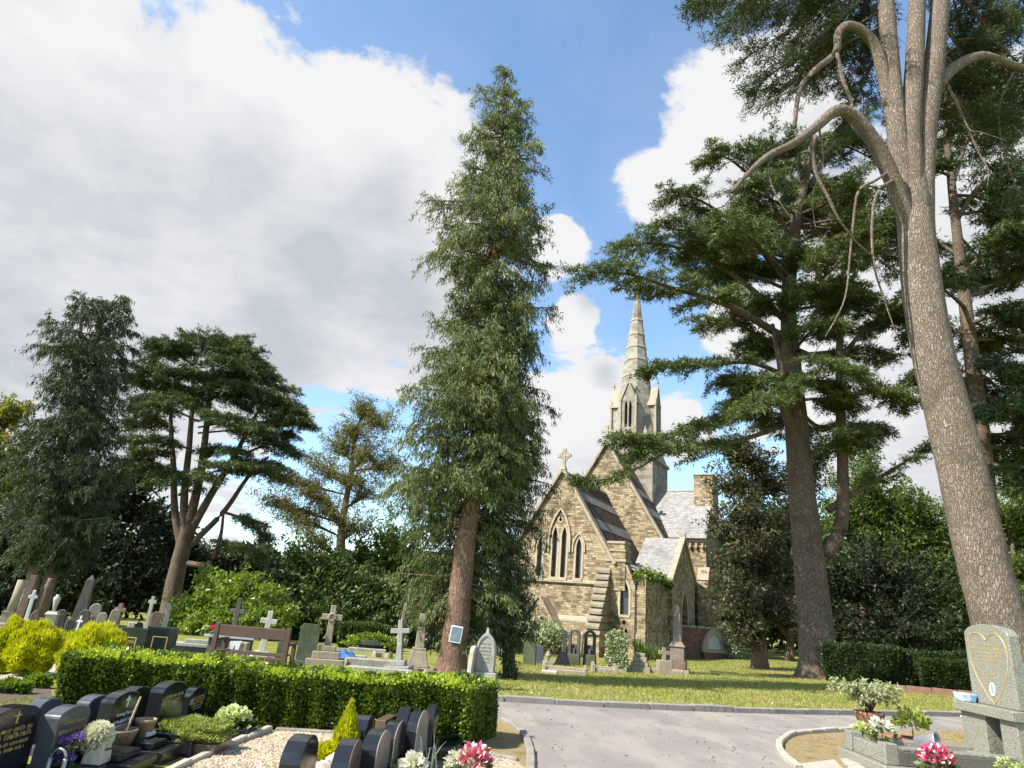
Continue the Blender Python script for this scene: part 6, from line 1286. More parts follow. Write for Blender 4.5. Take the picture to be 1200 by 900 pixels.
p = gnd(356, 781); s = scale_at(p); stone('headstone', 'wide mossy grey headstone with flared moulded head beside the wreathed cross', 'headstone', p, .22, 26 * s, 40 * s, 8 * s, 'flare', S_MOSS, [(33 * s, 16 * s, 7 * s)], S_GREY, lean=(-.05, .02))
p = gnd(328, 776); s = scale_at(p); stone('headstone', 'small mossy block headstone just behind a bench post, near the flared headstone', 'headstone', p, .1, 11 * s, 20 * s, 7 * s, 'shoulder', S_MOSS, [(14 * s, 9 * s, 5 * s)])
p = gnd(235, 768); s = scale_at(p); r = thing('ledger_tomb', 'long flat grey ledger tomb behind the bench', 'tomb', p, .14); MB().box(-32 * s, 28 * s, -8 * s, 8 * s, -.1, 9 * s).build('chest', S_DARK, r, bevel=.01); MB().box(-34 * s, 30 * s, -10 * s, 10 * s, 9 * s + .002, 13 * s).build('ledger', S_GREY, r, bevel=.015); MB().box(-20 * s, 12 * s, -5 * s, 5 * s, 13 * s + .002, 17 * s).build('slab', S_GREY, r, bevel=.01)
p = gnd(277, 776); s = scale_at(p); r = thing('draped_pedestal', 'square stone pedestal with carved drapery behind the bench', 'pedestal', p, .1); MB().box(-10 * s, 10 * s, -9 * s, 9 * s, -.1, 22 * s).build('die', S_SAND, r, bevel=.015); MB().prism([(-9 * s, 23 * s), (-6 * s, 8 * s), (-3 * s, 20 * s), (0, 4 * s), (3 * s, 20 * s), (4 * s, 24 * s)], -10.5 * s, -9 * s).build('drapery', S_WHITE, r)
for i, (px, py, m_) in enumerate(((249, 735, M_PINK), (286, 735, M_PINK), (268, 738, M_WHITEP), (241, 739, M_CREAM))):
    q = at(px, py, gnd(262, 772)[1] - .2); q[2] = at(262, 739, q[1])[2] + .02
    flower_ball('grave_flower', ['deep pink flower beside the black cross base', 'deep pink flower at the end of the silver ledge behind the bench', 'small whitish flower on the silver ledge behind the bench', 'cream flower at the start of the silver ledge'][i], q, .065, 60, m_, .05, .022, 110 + i, leaf=L_LAU, nleaf=20, stem=False, base_z=q[2] - .06)
q = at(266, 741, gnd(262, 772)[1]); q[2] -= .06; gb = gnd(262, 772); r = thing('silver_ledge', 'raised silver-grey shelf of flowers in front of the black cross', 'shelf', gb); MB().box(-.5, .75, -.28, .05, float(q[2] - gb[2]) - .06, float(q[2] - gb[2])).build('shelf', m_granite('silver_granite', (.3, .33, .38), (.45, .48, .52), .2), r, bevel=.01); MB().box(-.4, .65, -.18, -.0, -.1, float(q[2] - gb[2]) - .062).build('body', S_DARK, r)

# wooden bench seen from behind
pb = gat(286, 13.4); s = scale_at(pb); M_BENCH = m_plain('dark_stained_wood', (.085, .05, .035), .7, sc=14, bump=.3)
r = thing('park_bench', 'dark wooden bench seen from behind over the box hedge', 'bench', pb, -.02); hw_ = .69; H = .90
for sx in (-1, 1):
    o = MB().box(-.045, .045, -.04, .04, -.05, H + .03).build('leg', M_BENCH, r, bevel=.01, loc=(sx * hw_, 0, 0)); MB().box(-.04, .04, -.04, .04, -.05, .60).build('leg', M_BENCH, r, bevel=.01, loc=(sx * hw_, .48, 0)); MB().box(-.045, .045, -.02, .54, .602, .65).build('armrest', M_BENCH, r, bevel=.01, loc=(sx * hw_, .03, 0))
MB().box(-hw_ + .047, hw_ - .047, -.03, .03, H - .20, H + .0).build('back_rail', M_BENCH, r, bevel=.008)
for k in range(5): MB().box(-hw_ + .05, hw_ - .05, .05 + k * .09, .12 + k * .09, .40, .43).build('seat_slat', M_BENCH, r, bevel=.005)
MB().box(-hw_ + .047, hw_ - .047, -.025, .025, .30, .38).build('stretcher', M_BENCH, r, bevel=.006)
# pair of dark green granite blocks with gilt frames
for i, (px, w, lab) in enumerate(((146, 38, 'dark green granite headstone with a gilt frame and family name'), (180, 34, 'dark green granite headstone with an empty gilt frame'))):
    p = gnd(px, 775) + np.array([0, .1 * i, 0]); s = scale_at(p); rt, zb = stone('granite_headstone', lab, 'headstone', p, .10, w * s, 33 * s, 7 * s, 'flat', G_GREEN, [(w * s * 1.08, 16 * s, 4 * s)])
    f = 8.5 * s; zt = 27 * s; t = 3.5 * s; mb = MB()
    for x0, x1, z0, z1 in ((-f, f, zt - .02, zt), (-f, -f + .02, 8 * s, zt - .02), (f - .02, f, 8 * s, zt - .02)): mb.box(x0, x1, -t - .004, -t + .01, z0, z1)
    mb.build('gilt_frame', M_GOLDL, rt)
    if i == 0: text(rt, 'LISTER', .085, M_GOLDL, 0, -t - .004, 20 * s)
for i, (px, py) in enumerate(((172, 778), (200, 779))):
    b, rr, hh = ball_px(px, py, 18, 14); tuft_ball('small_shrub', ['small grey-green clump between the two framed granite headstones', 'small grey-green clump beside the empty-framed granite headstone'][i], 'plant', b + [0, 0, hh], rr, rr, hh, 1800, .05, .014, L_LAU, 120 + i, .4, .2)
# low kerb slabs, rubble and a blue tarpaulin in the clearing
for px, py, w, d_, h, lab in ((436, 781, 62, 14, 8, 'pale grey kerb slab lying in the clearing by the plain cross'), (445, 790, 76, 10, 7, 'long low stone kerb running to the plain cross base'), (418, 773, 22, 10, 5, 'narrow stone kerb end near the blue tarpaulin'), (430, 764, 44, 8, 4, 'far stone kerb edging the clearing'), (385, 789, 60, 10, 5, 'stone kerb in front of the wreathed cross steps')):
    p = gnd(px, py); s = scale_at(p); tag(MB().box(-w * s / 2, w * s / 2, -d_ * s / 2, d_ * s / 2, -.06, h * s).build('stone_kerb', S_GREY if w > 20 else S_SAND, bevel=.02, loc=p, rz=.08, jit=.006), lab, 'kerb')
for i, (px, py, sz) in enumerate(((403, 779, 9), (413, 777, 7), (455, 771, 8), (441, 770, 9), (418, 790, 7), (502, 792, 10), (498, 786, 7), (516, 796, 9), (452, 783, 6))):
    p = gnd(px, py); s = scale_at(p); o = MB().box(-sz * s / 2, sz * s / 2, -sz * s * .4, sz * s * .4, -.05, sz * s * .7).build('rubble_stone', S_SAND, bevel=.03, loc=p, rz=i * 1.3, jit=.03); tag(o, 'broken sandstone lump in the clearing near the plain stone cross', 'rubble', 'rubble in the clearing')
def tarp(label, px, py, w, d_, h, m, seed):
    p = gnd(px, py); s = scale_at(p); rg = random.Random(seed); n = 16; vs = []; ph = [rg.uniform(0, 6) for _ in range(6)]
    for j in range(n):
        for i in range(n):
            u, v = i / (n - 1) * 2 - 1, j / (n - 1) * 2 - 1; e = max(0, 1 - (u * u + v * v) * .62)
            z = h * s * (e ** .8) * (.75 + .25 * math.sin(u * 7 + ph[0]) * math.cos(v * 6 + ph[1])) + .05 * abs(math.sin(u * 9 + v * 5 + ph[2])) * e + .01
            vs.append((u * w * s / 2 * (1 + .08 * math.sin(v * 5 + ph[3])), v * d_ * s / 2, z))
    o = MB().add(vs, [(j * n + i, j * n + i + 1, (j + 1) * n + i + 1, (j + 1) * n + i) for j in range(n - 1) for i in range(n - 1)]).build('tarpaulin', m, loc=p, smooth=True); return tag(o, label, 'tarpaulin')
tarp('crumpled blue tarpaulin heaped in the clearing behind the wreathed cross', 400, 775, 34, 26, 13, m_plain('blue_tarp', (.05, .13, .32), .45), 5)
tarp('pale bluish plastic sheet over a mound beyond the golden conifer balls', 67, 764, 38, 30, 13, m_plain('pale_sheet', (.42, .47, .55), .4), 8)
# grave with cut flowers / scrub in the clearing
b, rr, hh = ball_px(432, 764, 60, 16); tuft_ball('scrub_plants', 'low scrubby weeds growing in the clearing among broken kerbs', 'plant', b + [0, .6, hh], rr, rr * .5, hh, 2600, .14, .04, L_BRI, 130, .3, .3)
yl = crm([gat(395, 30), gat(450, 30)], 6); hedge_thing('clipped_hedge', 'short dark clipped hedge at the back of the clearing', yl, 1.2, .95, 3000, 5000, .10, .035, L_LAU, 131)

# tall headstone in front of the ivy-stemmed tree, leaning slab beside it, notice on the trunk
p = gnd(566, 807); s = scale_at(p); rt, zb = stone('tall_headstone', 'tall weathered grey headstone with pointed moulded head near the cypress trunk', 'headstone', p, -.15, 24 * s, 44 * s, 6 * s, 'gothic', S_GREY, [(37 * s, 22 * s, 8 * s), (30 * s, 15 * s, 10 * s)])
l = lancet(0, 19 * s, zb + 3 * s, zb + 24 * s, zb + 40 * s, 8); surround('moulding', l, 1.2 * s, (0, -3 * s, 0), (1, 0, 0), (0, -1, 0), .02, rt, S_GREY); words(rt, [(zb + (30 - k * 4) * s, .03, .6) for k in range(6)], 22 * s, 6 * s, S_DARK, 22)
MB().frustum(4 * s, 4 * s, 2 * s, 2 * s, zb + 43 * s, zb + 49 * s).build('finial', S_GREY, rt)
p = gnd(549, 806); s = scale_at(p); stone('leaning_slab', 'narrow pale slab seen almost edge-on beside the tall pointed headstone', 'headstone', p, 1.38, 22 * s, 46 * s, 5 * s, 'half', S_PALE, lean=(.06, .0))
iv = int(np.argmin(abs(cyp[:, 2] - at(528, 736, Yc)[2]))); c = cyp[iv]; rad = .37; nd = unit(np.array([-c[0], -c[1], 0])); q = c + nd * (rad + .012)
r = thing('tree_notice', 'small white-framed notice fixed to the tall cypress trunk', 'sign', q + [0, 0, 0], math.atan2(nd[0], -nd[1]), lean=(0, .1)); MB().box(-.15, .15, -.01, .012, -.2, .2).build('frame', m_plain('white_plastic', (.7, .72, .72), .4), r, bevel=.004); MB().box(-.125, .125, -.014, -.008, -.17, .17).build('panel', m_plain('notice_panel', (.16, .22, .25), .5), r); words(r, [(.12 - k * .042, .016, .8) for k in range(7)], .22, .03, M_WHITEL, 31)

# parked car glimpsed behind the trunk
def car(p, rz, label):
    r = thing('parked_car', label, 'car', p, rz); M_P = mat('silver_paint', lambda t, bs: (t.put(bs.inputs['Base Color'], (.42, .45, .48)), setattr(bs.inputs['Metallic'], 'default_value', .5), setattr(bs.inputs['Roughness'], 'default_value', .3)))
    M_W = mat('car_glass', lambda t, bs: (t.put(bs.inputs['Base Color'], (.03, .06, .10)), setattr(bs.inputs['Roughness'], 'default_value', .05)))
    low = [(-2.0, .25), (2.0, .25), (2.02, .6), (1.9, .82), (.95, .95), (-1.75, .98), (-1.98, .85), (-2.03, .55)]; cab = [(.98, .94), (.35, 1.42), (-1.25, 1.45), (-1.72, .96)]
    MB().prism(low, -.84, .84).build('body', M_P, r, bevel=.06, smooth=False); MB().prism(cab, -.70, .70).build('cabin', M_P, r, bevel=.05)
    g_ = [(.84, .97), (.32, 1.36), (-.35, 1.38), (-.35, .98)]; g2 = [(-.42, .98), (-.42, 1.38), (-1.18, 1.38), (-1.5, 1.0)]
    for sy in (-1, 1):
        for gg in (g_, g2): MB().prism(gg, sy * .69, sy * .712).build('side_window', M_W, r)
        for x in (1.25, -1.25):
            w = MB().lathe([(.31, -.1), (.32, -.06), (.32, .06), (.31, .1)], (0, 0, 0), 18).build('wheel', m_plain('tyre_rubber', (.02, .02, .02), .8), r, loc=(x, sy * .78, .31)); w.rotation_euler.x = math.pi / 2; MB().lathe([(.2, -.105), (.19, .105)], (0, 0, 0), 14).build('rim', m_plain('alloy', (.4, .4, .42), .35, .8), w)
        MB().box(1.93, 2.03, sy * .74 - .12, sy * .74 + .1, .62, .76).build('headlight', m_plain('lamp_glass', (.7, .72, .75), .1), r, bevel=.02)
    MB().add([(1.0, -.62, .97), (1.0, .62, .97), (.40, .58, 1.39), (.40, -.58, 1.39)], [(0, 1, 2, 3)]).build('windscreen', M_W, r, loc=(.02, 0, .012)); MB().box(1.98, 2.06, -.35, .35, .4, .52).build('number_plate', m_plain('plate_white', (.6, .6, .58), .5), r)
    return r
car(gat(546, 34.5), R(205), 'silver hatchback parked behind the tall cypress trunk')

# ------------------------------------------------------------------ monuments on the lawn before the chapel
def mon(px, py): p = gnd(px, py); return p, scale_at(p)
def lawn_stone(label, px, py, w, h, t, shape, m, base=None, rz=-.3, lean=(0, 0), name='headstone', cat='headstone'):
    p, s = mon(px, py); return stone(name, label, cat, p, rz, w * s, h * s, t * s, shape, m, [tuple(q * s for q in b) for b in (base or [])], lean=lean, bevel=.015)
lawn_stone('low dark green headstone with straight top at the foot of the variegated bush', 595, 779, 16, 20, 4, 'flat', S_MOSS)
lawn_stone('green-black peaked headstone beneath the variegated bush', 620, 779, 15, 26, 4, 'peak', S_MOSS)
lawn_stone('small smooth grey headstone by the dark chapel lobby', 632, 778, 9, 20, 3, 'flat', G_GREY)
lawn_stone('white marble headstone half hidden by the ivy-stemmed tree', 593, 777, 12, 38, 4, 'shoulder', S_WHITE, rz=.2)
p, s = mon(642, 779); r = thing('urn', 'small stone urn on a square foot before the lobby doorway', 'urn', p); MB().box(-6 * s, 6 * s, -6 * s, 6 * s, -.1, 4 * s).build('foot', S_GREY, r, bevel=.01); MB().lathe([(1.5 * s, 4 * s), (1.2 * s, 6 * s), (3.6 * s, 9 * s), (3.8 * s, 11 * s), (2.2 * s, 12.5 * s), (2.6 * s, 13.5 * s), (.5 * s, 15 * s)], (0, 0, 0), 14).build('bowl', S_SAND, r, smooth=True)
p, s = mon(659, 780); r = thing('desk_memorial', 'black granite memorial like a sloping desk before the chapel', 'memorial', p, -.25); MB().frustum(19 * s, 14 * s, 8 * s, 4 * s, 0, 15 * s).build('body', G_BLACK, r, bevel=.01); MB().box(-11 * s, 11 * s, -8 * s, 8 * s, -.1, 0).build('base', G_GREY, r)
cross_mon('blackened ringed cross beside the sloping desk memorial', 660, 777, 36, 9, [(9, 8)], S_DARK, shaft=4, ring=True, armz=.78)
def arch_mon(label, px, py, w, h, m):
    p, s = mon(px, py); r = thing('arch_memorial', label, 'memorial', p, -.3); zb = 13 * s; MB().box(-w * s * .56, w * s * .56, -3.5 * s, 3.5 * s, -.1, zb).build('base', S_MOSS, r, bevel=.015)
    mb = MB(); a, b_ = w * s / 2, w * s / 2 - 3.2 * s; H = (h - 13) * s - a; n = 14
    prof = [(a, zb)] + [(a * math.cos(math.pi * i / n), zb + H + a * math.sin(math.pi * i / n)) for i in range(n + 1)] + [(-a, zb)]; inn = [(b_, zb)] + [(b_ * math.cos(math.pi * i / n), zb + H + b_ * math.sin(math.pi * i / n)) for i in range(n + 1)] + [(-b_, zb)]
    for i in range(len(prof) - 1): mb.prism([inn[i], prof[i], prof[i + 1], inn[i + 1]], -2.6 * s, 2.6 * s)
    mb.build('arch', m, r); MB().box(-1.6 * s, 1.6 * s, -1.5 * s, 1.5 * s, zb + .002, zb + 6 * s).build('figure', S_DARK, r, bevel=.02)
    MB().box(-b_, b_, 1.2 * s, 1.8 * s, zb + .002, zb + H * .5).build('tablet', G_GREY, r); return r
arch_mon('open weathered stone arch memorial, the paler of the pair by the chapel buttress', 672, 780, 13.5, 40, S_DARK)
arch_mon('open black polished arch memorial, the darker of the pair', 690.5, 781, 13.5, 40, G_BLACK)
p, s = mon(681.5, 777); r = thing('stone_column', 'slim sandstone column between the two arch memorials', 'column', p); MB().box(-2.6 * s, 2.6 * s, -2.6 * s, 2.6 * s, -.1, 6 * s).build('base', S_SAND, r, bevel=.01); MB().lathe([(1.6 * s, 6 * s), (1.4 * s, 28 * s), (2.4 * s, 30 * s), (2.6 * s, 33 * s), (1.2 * s, 35 * s)], (0, 0, 0), 12).build('shaft', S_SAND, r, smooth=True)
def kerb_set(label, px, py, w, d_, rz=-.12, post=True):
    p, s = mon(px, py); r = thing('kerb_set', label, 'grave kerb', p, rz); a, b_ = w * s / 2, d_ * s / 2; k = 2.6 * s
    for y0, y1 in ((-b_, -b_ + k), (b_ - k, b_)): MB().box(-a, a, y0, y1, -.1, 5.5 * s).build('kerb', S_SAND, r, bevel=.02)
    for x0, x1 in ((-a, -a + k), (a - k, a)): MB().box(x0, x1, -b_ + k + .003, b_ - k - .003, -.1, 5.2 * s).build('kerb', S_SAND, r, bevel=.02)
    if post:
        for x in (-a, a):
            for y in (-b_, b_): MB().frustum(4.6 * s, 4.6 * s, 4 * s, 4 * s, -.1, 9.5 * s, x, y).build('corner_post', S_SAND, r, bevel=.02)
    MB().box(-a + k, a - k, -b_ + k, b_ - k, -.1, 2 * s).build('infill', S_GREY, r); return r
kerb_set('sandstone grave kerb with corner posts before the arch memorials', 662, 789, 48, 40); kerb_set('sandstone grave kerb beside the ivy-covered stone', 708, 788, 26, 36)
p, s = mon(644, 789); tag(MB().box(-9 * s, 9 * s, -10 * s, 10 * s, -.1, 3.5 * s).build('flat_slab', S_PALE, bevel=.02, loc=p, rz=-.1), 'flat pale slab at the end of the sandstone grave kerb', 'slab')
rt, zb = lawn_stone('ivy-smothered round-headed stone on the lawn before the lancet window', 722, 787, 18, 40, 7, 'round', S_GREY, [(26, 14, 4)]); s = scale_at(rt.location); rg = np.random.default_rng(140); n = 3400; d = rdir(n, rg); pp = np.c_[rg.uniform(-10, 10, n), rg.choice([-1, 1], n) * rg.uniform(3, 6, n), rg.uniform(3, 46, n)] * s
k = (pp[:, 0] ** 2 + np.clip(pp[:, 2] - 34 * s, 0, None) ** 2) < (11 * s) ** 2; pp = pp[k]; pp[:, 0] *= 1.15; raw_mesh('ivy', leaf_quads(pp, unit(rg.normal(0, .8, pp.shape) + [0, -.4, -.2]), .12, .05, rg), m_leaf('variegated_ivy', (.20, .25, .11), (.48, .52, .33), (.74, .74, .62), .25, .4, .4, 5), rt)
p, s = mon(750, 788); r = thing('stepped_memorial', 'squat stepped sandstone block memorial on the lawn by the obelisk', 'memorial', p, -.3)
for i, (w, z0, z1) in enumerate(((25, -2, 7), (20, 7, 11), (16, 11, 17), (12, 17, 21))): MB().box(-w * s / 2, w * s / 2, -w * s * .4, w * s * .4, z0 * s + .002 * i, z1 * s).build('step', S_SAND, r, bevel=.015)
p, s = mon(734, 786); r = thing('grave_vase', 'small stone vase between the ivy-covered stone and the stepped memorial', 'vase', p); MB().lathe([(2.6 * s, -.05), (2.6 * s, 5 * s), (1.4 * s, 7 * s), (2.8 * s, 12 * s), (2.4 * s, 14 * s), (1 * s, 16 * s)], (0, 0, 0), 12).build('body', S_SAND, r, smooth=True)
kerb_set('low kerb slab joining the stepped memorial to the obelisk', 768, 789, 60, 22, post=False)
rt = cross_mon('small stone cross on a pale square block in front of the obelisk', 778, 790, 29, 13, [(15, 15)], S_SAND, shaft=4.2, armz=.6)
p, s = mon(794, 789); r = thing('obelisk', 'tall brown-grey stone obelisk on a stepped pedestal before the chapel porch', 'obelisk', p, -.35); MB().box(-14 * s, 14 * s, -13 * s, 13 * s, -.1, 5 * s).build('step', S_SAND, r, bevel=.015); MB().box(-10 * s, 10 * s, -10 * s, 10 * s, 5 * s + .002, 14 * s).build('plinth', S_BROWN, r, bevel=.015); MB().box(-8 * s, 8 * s, -8 * s, 8 * s, 14 * s + .002, 29 * s).build('die', S_OBEL, r, bevel=.01)
MB().frustum(19 * s, 19 * s, 11 * s, 11 * s, 29 * s + .002, 35 * s).build('cornice', S_OBEL, r, bevel=.01); MB().frustum(9.5 * s, 9.5 * s, 5.6 * s, 5.6 * s, 35 * s + .002, 73 * s).frustum(5.6 * s, 5.6 * s, .3 * s, .3 * s, 73 * s, 77 * s).build('shaft', S_OBEL, r)
for i, (px, py, n, h, sp, lab) in enumerate(((748, 773, 70, 1.5, .8, 'tall clump of strap leaves against the aisle pier'), (770, 777, 60, .9, .7, 'bright clump of strap leaves in front of the shaded aisle wall'), (756, 776, 50, 1.2, .8, 'strap-leaved clump between the pier and the aisle wall'))):
    strap_plant(lab, gat(px, 38 - i * .6), n, h, sp, L_BRI if i == 1 else L_MID, 150 + i, .035)
p, s = mon(848, 789); tag(MB().box(-16 * s, 16 * s, -5 * s, 5 * s, -.05, 2 * s).build('grass_slab', S_MOSS, bevel=.02, loc=p, rz=-.1), 'flat mossy slab sunk in the lawn between the obelisk and the bronze evergreen', 'slab')
p, s = mon(986.5, 795); tag(MB().lathe([(5.6 * s, -.1), (5.6 * s, 9.5 * s), (5.9 * s, 9.6 * s), (5.9 * s, 11 * s), (5.0 * s, 11 * s), (4.8 * s, 7 * s), (.1, 7 * s)], (0, 0, 0), 16).build('waste_tub', m_plain('dark_grey_plastic', (.055, .06, .062), .6), loc=p, smooth=False), 'small dark grey tub standing beside the big cedar trunk', 'tub')
# variegated bush over the lobby, ivy tufts on the chapel pier, ivy at the wall end
Tv, g0 = broad(160, 38.6, 628, None, .1, [(610, 745, 0, 14), (625, 738, 0, 15), (642, 740, 0, 14), (655, 748, 0, 10), (600, 752, 0, 10), (632, 748, -.3, 13)], 22, 8, 9, .17, .06, (.5, .3), t0=.5)
Tv.finish('variegated_bush', 'pale variegated bush spreading over the gabled chapel lobby', 'shrub', M_BARK_DARK, m_leaf('variegated_leaf', (.16, .2, .08), (.38, .42, .24), (.62, .64, .46), .25, .4, .4, 2), g0)
def ivy(label, pts, r_, n, seed, leaf=L_BRI, ll=.15, lw=.055):
    rg = np.random.default_rng(seed); c = np.array(pts)[rg.integers(0, len(pts), n)] + rg.normal(0, r_, (n, 3)); b = np.array(pts[0]); root = thing('ivy', label, 'ivy', b); raw_mesh('leaves', leaf_quads(c - b, unit(rg.normal(0, .7, (n, 3)) + [-.3, -.6, -.1]), ll, lw, rg), leaf, root); MB().tube([np.array(q) - b for q in pts] if len(pts) > 1 else [(0, 0, -.3), (0, 0, .2)], .02, 5).build('stems', M_BARK_DARK, root)
def chw(v, u, z): c, s_ = math.cos(CRZ), math.sin(CRZ); return CH + np.array([v * c - u * s_, v * s_ + u * c, z])
ivy('bright ivy cap growing on the pier of the chapel aisle', [chw(5.3, -.1, 4.9), chw(5.6, .1, 5.0), chw(5.9, .5, 4.9)], .17, 700, 161)
ivy('dark ivy trailing along the aisle parapet of the chapel', [chw(5.8, 1.2, 4.9), chw(5.85, 2.4, 4.9), chw(5.85, 3.4, 4.8), chw(5.9, 4.2, 4.6)], .16, 800, 162, L_MID)
ivy('grey ivy climbing the end of the low brick wall', [gat(856, 46.9) + [0, 0, q] for q in (.2, .8, 1.4, 2.0)], .22, 900, 163, m_leaf('grey_ivy', (.10, .13, .08), (.26, .29, .2), (.42, .44, .36), .2, .4, .4, 3))
# ------------------------------------------------------------------ old graves at the far left
def old(label, px, py, w, h, t, shape, m, base=None, rz=.35, lean=(0, 0), Y=None, name='headstone', cat='headstone'):
    p = gnd(px, py) if Y is None else gat(px, Y); s = scale_at(p); return stone(name, label, cat, p, rz, w * s, h * s, t * s, shape, m, [tuple(q * s for q in b) for b in (base or [])], lean=lean, bevel=.02)
def column(label, px, py, parts, m, Y=None, lean=(0, 0), sq=False, name='column_monument', cat='column'):
    p = gnd(px, py) if Y is None else gat(px, Y); s = scale_at(p); r = thing(name, label, cat, p, .3, None, lean)
    for nm, prof, seg in parts: MB().lathe([(a * s * (1.414 if seg == 4 else 1), b * s) for a, b in prof], (0, 0, 0), seg).build(nm, m, r, smooth=seg > 6)
    return r
column('broken round stone column with slanting pale top on a square pedestal', 4, 742, [('pedestal', [(8, -3), (8, 10), (6.5, 12), (6.5, 22), (7.5, 24)], 4), ('shaft', [(5.2, 24), (4.6, 40), (4.5, 60)], 14)], S_SAND, lean=(0, .04))
column('dark red granite pillar next to the broken column', 17, 740, [('pedestal', [(6, -3), (6, 14)], 4), ('shaft', [(3.8, 14), (3.2, 64)], 4)], S_BROWN, lean=(0, .05))
cross_mon('white marble ringed cross on a white base near the garden path', 24, 748, 54, 9, [(20, 8), (11, 8)], S_WHITE, shaft=3.4, ring=True, armz=.8, rz=.4)
old('white marble ledger slab beside the white cross', 8, 748, 40, 7, 16, 'flat', S_WHITE, rz=.15)
column('brown stone column crowned with a carved knop behind the urn monument', 42, 738, [('pedestal', [(6, -3), (6, 12), (5, 14)], 4), ('shaft', [(3.4, 14), (2.6, 44), (3.6, 46), (4.2, 50), (2.8, 54), (3, 58)], 12)], S_BROWN)
column('pale framed pedestal carrying a stone urn', 55, 743, [('pedestal', [(7, -3), (7, 4), (5.4, 6), (5.4, 20), (6.8, 22), (5, 25)], 4), ('urn', [(1.6, 25), (2.4, 32), (3.6, 38), (3.8, 41), (2, 42), (2.2, 44)], 12)], S_PALE)
old('dark mossy shouldered headstone behind the urn pedestal', 66, 742, 11, 26, 5, 'shoulder', S_DARK)
old('low red sandstone headstone between the twin cypress stems and the urn', 36, 740, 9, 24, 5, 'gothic', S_BROWN)
column('tall pointed dark obelisk leaning over the smaller headstones', 86, 744, [('pedestal', [(10, -3), (10, 14), (8, 16)], 4), ('shaft', [(6.6, 16), (4.0, 62), (.3, 68)], 4)], S_DARK, lean=(0, .04), name='obelisk', cat='obelisk')
old('black headstone with white carved edge near the pale plastic sheet', 76, 752, 9, 26, 4, 'peak', S_DARK, rz=.5)
cross_mon('small white leaning cross propped before the dark headstones', 86, 751, 28, 7, [(8, 4)], S_WHITE, shaft=2.2, lean=(0, .06))
old('dark round-headed headstone in front of the pointed obelisk', 92, 748, 11, 32, 5, 'round', S_DARK)
old('brown square-shouldered headstone with lit face, first beside the round grey one', 99, 747, 12, 24, 5, 'shoulder', S_BROWN)
old('tall grey round-headed headstone standing above its brown neighbours', 104, 744, 12, 35, 5, 'round', S_GREY)
old('small buff round-headed headstone near the brown carved cross', 114, 746, 10, 27, 4, 'round', S_SAND)
old('leaning buff headstone touching the brown carved cross', 126, 745, 10, 30, 4, 'round', S_SAND, lean=(0, .09))
cross_mon('brown carved cross with pointed arms among the round-headed stones', 133, 745, 36, 13, [(14, 5)], S_BROWN, shaft=5, ring=True, armz=.76)
old('small silver plaque stone just behind the framed granite headstone', 151, 744, 7, 14, 3, 'flat', S_PALE)
old('small black and gilt heart-shaped stone behind the framed granite pair', 160, 744, 9, 14, 3, 'half', G_BLACK)
cross_mon('grey lichened ringed cross standing tall behind the framed granite pair', 169, 745, 44, 9, [(12, 5)], S_GREY, shaft=4, ring=True, armz=.84)
old('brown round-headed headstone at the edge of the bright shrub', 178, 744, 10, 26, 4, 'round', S_BROWN)
old('pale narrow headstone half hidden in the bright shrub', 191, 742, 6, 34, 3, 'gothic', S_GREY)
for i, (px, py, sz) in enumerate(((44, 756, 9), (100, 757, 8), (20, 757, 8), (112, 756, 7))):
    p = gnd(px, py); s = scale_at(p); b, rr, hh = ball_px(px, py, sz * 2.4, sz); tuft_ball('grave_plants', ['leafy plants along the kerb by the urn pedestal', 'low leafy plants before the brown headstone', 'low dark plants below the white ledger slab', 'low plants before the buff headstone'][i], 'plant', b + [0, 0, hh], rr, rr * .7, hh, 900, .12, .03, L_LAU, 170 + i, .3, .25)

# ------------------------------------------------------------------ granite memorial on the right (headstone faces left along its kerb)
f0 = gnd(1040, 908); yN, yF = f0[1], f0[1] + .95; xp = at(1190, 850, yN)[0]; z0 = float(f0[2]); xl = f0[0]
mm = thing('granite_memorial', 'speckled granite grave with raised kerb and headstone bearing a gilt heart', 'memorial', (xl, yN, z0))
Lk = xp - xl; D_ = yF - yN
MB().box(-.07, Lk + .6, -.09, D_ + .08, -.2, .10).build('base_slab', G_SPECK, mm, bevel=.01)
MB().box(.16, Lk - .02, 0, .13, .102, .26).build('kerb', G_SPECKD, mm, bevel=.008); MB().box(.16, Lk - .02, D_ - .13, D_, .102, .26).build('kerb', G_SPECK, mm, bevel=.008); MB().box(.02, .14, .17, D_ - .17, .102, .27).build('kerb', G_SPECK, mm, bevel=.008)
MB().box(.17, Lk - .04, .005, .16, .262, .295).build('kerb_cap', G_SPECK, mm, bevel=.006)
for y in (0, D_ - .16): MB().box(0, .16, y, y + .16, .103, .33).build('corner_block', G_SPECK, mm, bevel=.008)
MB().box(.15, Lk, .13, D_ - .13, .101, .17).build('infill', M_GRAVEL, mm)
x0 = Lk; MB().box(x0, x0 + .42, -.02, D_ * .28, .102, .68).build('plinth_leg', G_SPECK, mm, bevel=.008); MB().box(x0, x0 + .42, D_ * .55, D_ + .02, .102, .68).build('plinth_leg', G_SPECK, mm, bevel=.008); MB().box(x0 + .22, x0 + .42, D_ * .28, D_ * .55, .102, .68).build('niche_back', G_BLACK, mm); MB().box(x0 - .06, x0 + .46, -.06, D_ + .08, .682, .80).build('plinth_slab', G_SPECK, mm, bevel=.01)
MB().box(x0 - .10, x0 + .02, -.04, D_ + .05, .133, .22).build('plinth_step', G_SPECK, mm, bevel=.008)
pw, ph, pt = D_ * .86, 1.0, .14; hs = bpy.data.objects.new('tablet_axis', None)
